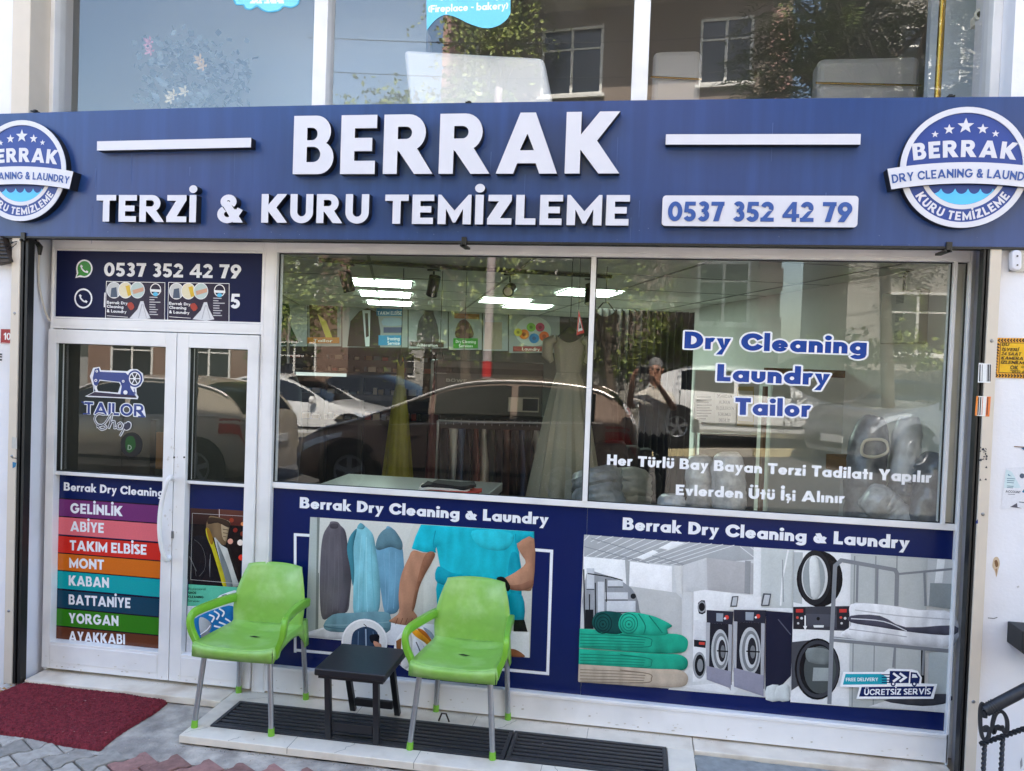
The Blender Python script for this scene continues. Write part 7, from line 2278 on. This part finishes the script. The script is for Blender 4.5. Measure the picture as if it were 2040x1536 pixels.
# ---- trees
def leaf_mat(name, rgb, rgb2):
    m = mat(name, rgb, .55, col2=rgb2, nscale=3, blend=(.35,.65))
    return m
M_bark = mat('bark', (92,80,66), .9, noise_amt=.25, nscale=8, bump=.6, bscale=25)
def tree(name, label, base, z0, centre, rad, n, pinn, leafm, seed, size=1.0, group='trees across the street'):
    rnd = random.Random(seed)
    t = thing(name, Vector((base.x,base.y,z0)), label, 'tree', group)
    m = MB()
    c = Vector(centre)
    b0 = Vector((base.x,base.y,z0-.2))
    mid = b0.lerp(c, .55)+Vector((rnd.uniform(-.2,.2),rnd.uniform(-.2,.2),0))
    m.tube([b0, b0.lerp(mid,.5), mid, c], [.11*size,.095*size,.075*size,.04*size], 10)
    tips = []
    for k in range(12):
        a = rnd.uniform(0,6.28); e = rnd.uniform(-.3,1)
        tip = c+Vector((rad[0]*.8*cos(a)*cos(e), rad[1]*.8*sin(a)*cos(e), rad[2]*.8*sin(e)))
        s = mid.lerp(c, rnd.random())
        m.tube([s, s.lerp(tip,.5)+Vector((0,0,.2)), tip], [.04*size,.028*size,.01*size], 6)
        tips.append(tip)
    m.build('trunk', M_bark, t, smooth=True)
    m = MB()
    cl = [c+Vector((rad[0]*rnd.uniform(-1,1), rad[1]*rnd.uniform(-1,1), rad[2]*rnd.uniform(-1,1))) for _ in range(46)]
    cl = [p for p in cl if ((p.x-c.x)/rad[0])**2+((p.y-c.y)/rad[1])**2+((p.z-c.z)/rad[2])**2 < 1.0]+tips
    for i in range(n):
        q = cl[int(rnd.random()*len(cl))]
        p = q+Vector((rnd.gauss(0,.33),rnd.gauss(0,.33),rnd.gauss(0,.28)))*size
        a = rnd.uniform(0,6.28)
        d = Vector((cos(a),sin(a),rnd.uniform(-.7,.25))).normalized()
        side = d.cross(Vector((0,0,1))).normalized()
        up = side.cross(d)
        if pinn:
            Ln = rnd.uniform(.35,.6)*size
            for k in range(7):
                s = p+d*Ln*(k/7)+Vector((0,0,-.12*(k/7)**2))*size
                ll = .15*size*(1-.35*abs(k/6-.4))
                for sg in (-1, 1):
                    e = (side*sg+d*.45+up*rnd.uniform(-.25,.1)).normalized()
                    w_ = d*.022*size
                    m.add([s, s+e*ll*.4+w_, s+e*ll, s+e*ll*.4-w_], [(0,1,2,3)])
        else:
            for k in range(4):
                s = p+Vector((rnd.gauss(0,.08),rnd.gauss(0,.08),rnd.gauss(0,.08)))*size
                e = Vector((rnd.gauss(0,1),rnd.gauss(0,1),rnd.gauss(0,.7))).normalized()
                f = e.cross(Vector((rnd.gauss(0,1),rnd.gauss(0,1),rnd.gauss(0,1)))).normalized()
                ll = rnd.uniform(.07,.13)*size
                m.add([s, s+e*ll*.5+f*ll*.3, s+e*ll, s+e*ll*.5-f*ll*.3], [(0,1,2,3)])
    m.build('crown', leafm, t, recalc=False)
    return t
LM1 = leaf_mat('ailanthus_leaf', (70,88,36), (110,122,56))
LM2 = leaf_mat('street_leaf', (100,118,48), (146,152,80))
b = Q(1760,700,8.9); c = Q(1735,150,8.7)
tree('ailanthus_tree', 'tall tree with long feathery leaves, mirrored in the right upper pane', Vector((b.x+.2,b.y,0)), zr(b.x,b.y), Vector((c.x+.3,c.y,c.z+.4)), (2.1,1.6,3.4), 2600, True, LM1, 1)
b = Q(930,900,11.3); c = Q(890,520,11.3)
tree('street_tree', 'broad leafy tree across the road, mirrored high in the left display window', b, zr(b.x,b.y), Vector((c.x,c.y,5.2)), (3.3,1.3,2.5), 4600, False, LM2, 2, 1.2)
b = Q(640,900,13); c = Q(600,560,13)
tree('street_tree', 'smaller tree left of the broad one, mirrored by the door post', b, zr(b.x,b.y), Vector((c.x,c.y,4.2)), (2.4,1.2,1.9), 2800, False, LM2, 3, 1.1)
b = Q(1230,900,12.3); c = Q(1210,600,12.3)
tree('street_tree', 'slender tree right of the broad one, mirrored beside the mullion', b, zr(b.x,b.y), Vector((c.x,c.y,3.9)), (1.7,.9,1.6), 1100, False, LM2, 4, 1.1)
b = Q(975,900,12.6); c = Q(965,75,12.6)
tree('street_tree', 'tall thin tree whose dark top shows in the middle upper pane', b, zr(b.x,b.y), Vector((c.x,c.y,c.z)), (1.1,.9,.9), 700, False, LM2, 5, 1.0)
b = Q(845,900,12.9); c = Q(845,610,12.9)
tree('street_tree', 'bushy tree filling the gap between the low house and the taupe building', b, zr(b.x,b.y), Vector((c.x,c.y,4.4)), (1.5,.8,2.3), 2600, False, LM2, 6, 1.1)
# ivy hedge behind the white car
rnd = random.Random(21)
t = thing('ivy_hedge', Q(1470,720,12.6), 'low ragged green hedge on a wall behind the white hatchback', 'hedge')
a, b = Q(1180,690,12.7), Q(1760,700,12.7)
m = MB(); m.box((a.x,-12.95,.3),(b.x+2,-12.75,2.15)); m.build('garden_wall', M_f3, t)
m = MB()
for i in range(2600):
    x = rnd.uniform(a.x-.2,b.x+2); p = Vector((x,-12.7+rnd.gauss(0,.14),2.38+.22*sin(x*1.7)+.14*sin(x*4)+rnd.gauss(0,.2)))
    e = Vector((rnd.gauss(0,1),rnd.gauss(0,1),rnd.gauss(0,.7))).normalized(); f = e.cross(Vector((rnd.gauss(0,1),rnd.gauss(0,1),rnd.gauss(0,1)))).normalized(); ll = rnd.uniform(.08,.17)
    m.add([p, p+e*ll*.5+f*ll*.35, p+e*ll, p+e*ll*.5-f*ll*.35], [(0,1,2,3)])
m.build('foliage', LM2, t, recalc=False)
# utility pole, wires
t = thing('utility_pole', Q(962,800,8.0), 'pale utility pole with a red and white band across the road', 'pole')
a, b = Q(964,830,8.0), Q(968,540,8.0)
a.z = zr(a.x,a.y)
m = MB(); m.tube([a, Vector((b.x+.1,b.y,6.3))], [.075,.06], 14); m.build('shaft', mat('pole_paint', (176,160,158), .6), t, smooth=True)
m = MB(); q = Q(962,735,8.0); q = a.lerp(Vector((b.x+.1,b.y,6.3)), (q.z-a.z)/(6.3-a.z)); m.tube([q+Vector((0,0,-.12)), q+Vector((0,0,.12))], .078, 14); m.build('band', MATS['signal_red'], t)
for k, (z0, z1, y0) in enumerate(((8.5,8.9,-11.2),(7.9,8.3,-11.4))):
    m = MB(); m.tube([(-7+x*1.2, y0, z0+(z1-z0)*x/12-.45*sin(pi*x/12)) for x in range(13)], .009, 6)
    tag(m.build('overhead_wire', M_mblack), 'black overhead cable strung across the street, ' + ('upper one','lower one')[k], 'cable', 'overhead cables')
# ---- the photographer, seen in the glass
def figure():
    g = zr(.15,-4.8)
    t = thing('person', Vector((.16,-4.8,g)), 'person in a pale polo shirt holding up a black phone, mirrored in the glass', 'person')
    X0, Y0 = .15, -4.84
    V = {'pel':(X0,Y0,1.22,.135,.11),'wai':(X0,Y0,1.36,.145,.115),'che':(X0,Y0+.01,1.60,.165,.125),'nek':(X0,Y0+.02,1.80,.06,.06),
         'hd0':(X0-.005,Y0+.04,1.90,.07,.08),'hd1':(X0-.01,Y0+.055,2.0,.078,.098),'hd2':(X0-.01,Y0+.045,2.07,.07,.085)}
    E_ = [('pel','wai'),('wai','che'),('che','nek'),('nek','hd0'),('hd0','hd1'),('hd1','hd2')]
    for s, n in ((-1,'l'),(1,'r')):
        hx = .012+s*.085
        V.update({'sh'+n:(X0+s*.175,Y0+.02,1.69,.062,.062),'el'+n:(X0+s*.25-.03,Y0+.13,1.56,.042,.042),'wr'+n:(hx+s*.035,-4.575,1.90,.027,.024),'pa'+n:(hx+s*.012,-4.545,1.965,.030,.016),
                  'hp'+n:(X0+s*.09,Y0,1.14,.095,.10),'kn'+n:(X0+s*.10,Y0+.02,.75,.062,.062),'an'+n:(X0+s*.105,Y0-.01,g+.09,.042,.045),'to'+n:(X0+s*.115,Y0+.14,g+.04,.04,.032)})
        E_ += [('che','sh'+n),('sh'+n,'el'+n),('el'+n,'wr'+n),('wr'+n,'pa'+n),('pel','hp'+n),('hp'+n,'kn'+n),('kn'+n,'an'+n),('an'+n,'to'+n)]
        for k in range(4):
            b_ = (hx+s*.006,-4.535-.004*k,1.985-.018*k); r_ = .0085-.0006*k
            V['f%d0%s' % (k,n)] = (*b_, r_, r_); V['f%d1%s' % (k,n)] = (hx-s*.012,-4.512-.002*k,1.998-.018*k,r_,r_); V['f%d2%s' % (k,n)] = (hx-s*.030+s*.004*k,-4.513,1.998-.019*k,r_*.85,r_*.85)
            E_ += [('pa'+n,'f%d0%s' % (k,n)),('f%d0%s' % (k,n),'f%d1%s' % (k,n)),('f%d1%s' % (k,n),'f%d2%s' % (k,n))]
        V['t0'+n] = (hx+s*.0,-4.558,1.97,.011,.011); V['t1'+n] = (hx-s*.028,-4.548,1.972,.009,.009)
        E_ += [('pa'+n,'t0'+n),('t0'+n,'t1'+n)]
    ks = list(V)
    me = bpy.data.meshes.new('body')
    loc = BASE[t.name]
    me.from_pydata([Vector(V[k][:3])-loc for k in ks], [(ks.index(a), ks.index(b)) for a, b in E_], [])
    o = bpy.data.objects.new('body', me); COL.objects.link(o)
    sk = o.modifiers.new('skin', 'SKIN')
    for i, k in enumerate(ks):
        d = me.skin_vertices[0].data[i]; d.radius = V[k][3:5]; d.use_root = (k == 'pel')
    sb = o.modifiers.new('sub', 'SUBSURF'); sb.levels = sb.render_levels = 2
    bpy.context.view_layer.update()
    dg = bpy.context.evaluated_depsgraph_get()
    m2 = bpy.data.meshes.new_from_object(o.evaluated_get(dg))
    o.modifiers.clear()
    o.data = m2
    for mm in (mat('skin_tone', (186,138,112), .5), mat('pale_polo', (226,218,204), .85, noise_amt=.04), mat('dark_trousers', (36,36,42), .85), mat('shoe_brown', (50,40,34), .6)): m2.materials.append(mm)
    for p in m2.polygons:
        c = p.center+loc
        arm = abs(c.x-X0) > .20 or c.y > Y0+.16
        i = 0
        if c.z < g+.10: i = 3
        elif c.z < 1.27: i = 2
        elif c.z < 1.80 and not (c.y > Y0+.13 and c.z > 1.4): i = 1
        p.material_index = i
    m2.shade_smooth()
    o.parent = t
    hx_, hy_, hz_ = X0-.01, Y0+.05, 2.0
    M_hair = mat('grey_hair', (120,118,116), .8, noise_amt=.2, nscale=30)
    m = MB()
    rows = []
    for i in range(7):
        a = pi/2*i/6*1.05
        rows.append([(hx_+.086*cos(q*pi/10)*sin(a), hy_-.018+.108*sin(q*pi/10)*sin(a)*(1 if sin(q*pi/10) < 0 else .8), hz_+.045+.10*cos(a)) for q in range(20)])
    m.grid(rows, close=True); m.build('hair', M_hair, t, smooth=True)
    for s in (-1, 1):
        m = MB(); m.lathe([(0,0),(.012,.003),(.014,.010)][::-1], (hx_+s*.032,hy_+.092,hz_+.005), 10, axis='y'); m.build('eye', M_mblack, t)
        m = MB(); m.box((hx_+s*.032-.018,hy_+.094,hz_+.028),(hx_+s*.032+.018,hy_+.104,hz_+.035)); m.build('eyebrow', M_hair, t)
        m = MB(); m.lathe([(0,-.012),(.022,-.008),(.03,0),(.022,.008),(0,.010)], (hx_+s*.084,hy_,hz_-.005), 12, axis='x'); m.build('ear', MATS['skin_tone'], t, smooth=True)
    m = MB(); m.add([(hx_,hy_+.10,hz_+.02),(hx_-.016,hy_+.098,hz_-.035),(hx_+.016,hy_+.098,hz_-.035),(hx_,hy_+.128,hz_-.03)], [(0,1,3),(0,3,2),(1,2,3)]); m.build('nose', MATS['skin_tone'], t, smooth=True)
    m = MB(); m.box((hx_-.024,hy_+.092,hz_-.066),(hx_+.024,hy_+.101,hz_-.058)); m.build('mouth', mat('lip', (150,92,82), .6), t, bevel=.003)
    m = MB()
    for s in (-1, 1): m.tube([(X0+s*.01,Y0+.085,1.80),(X0+s*.06,Y0+.06,1.83),(X0+s*.075,Y0-.03,1.845)], [.012,.014,.012], 8)
    m.build('collar', MATS['pale_polo'], t, smooth=True)
    ph = thing('phone', (.0,-4.53,1.955), 'black phone held up in both hands', 'phone')
    m = MB(); m.box((-.076,-4.531,1.955),(.076,-4.523,2.03)); m.build('case', M_mblack, ph, bevel=.004)
    for q in ((0,2.0),(.0,1.975)):
        m = MB(); m.lathe([(0,.0025),(.007,.0025),(.009,0)], (q[0],-4.523,q[1]), 14, axis='y'); m.build('lens', M_cglass, ph)
figure()
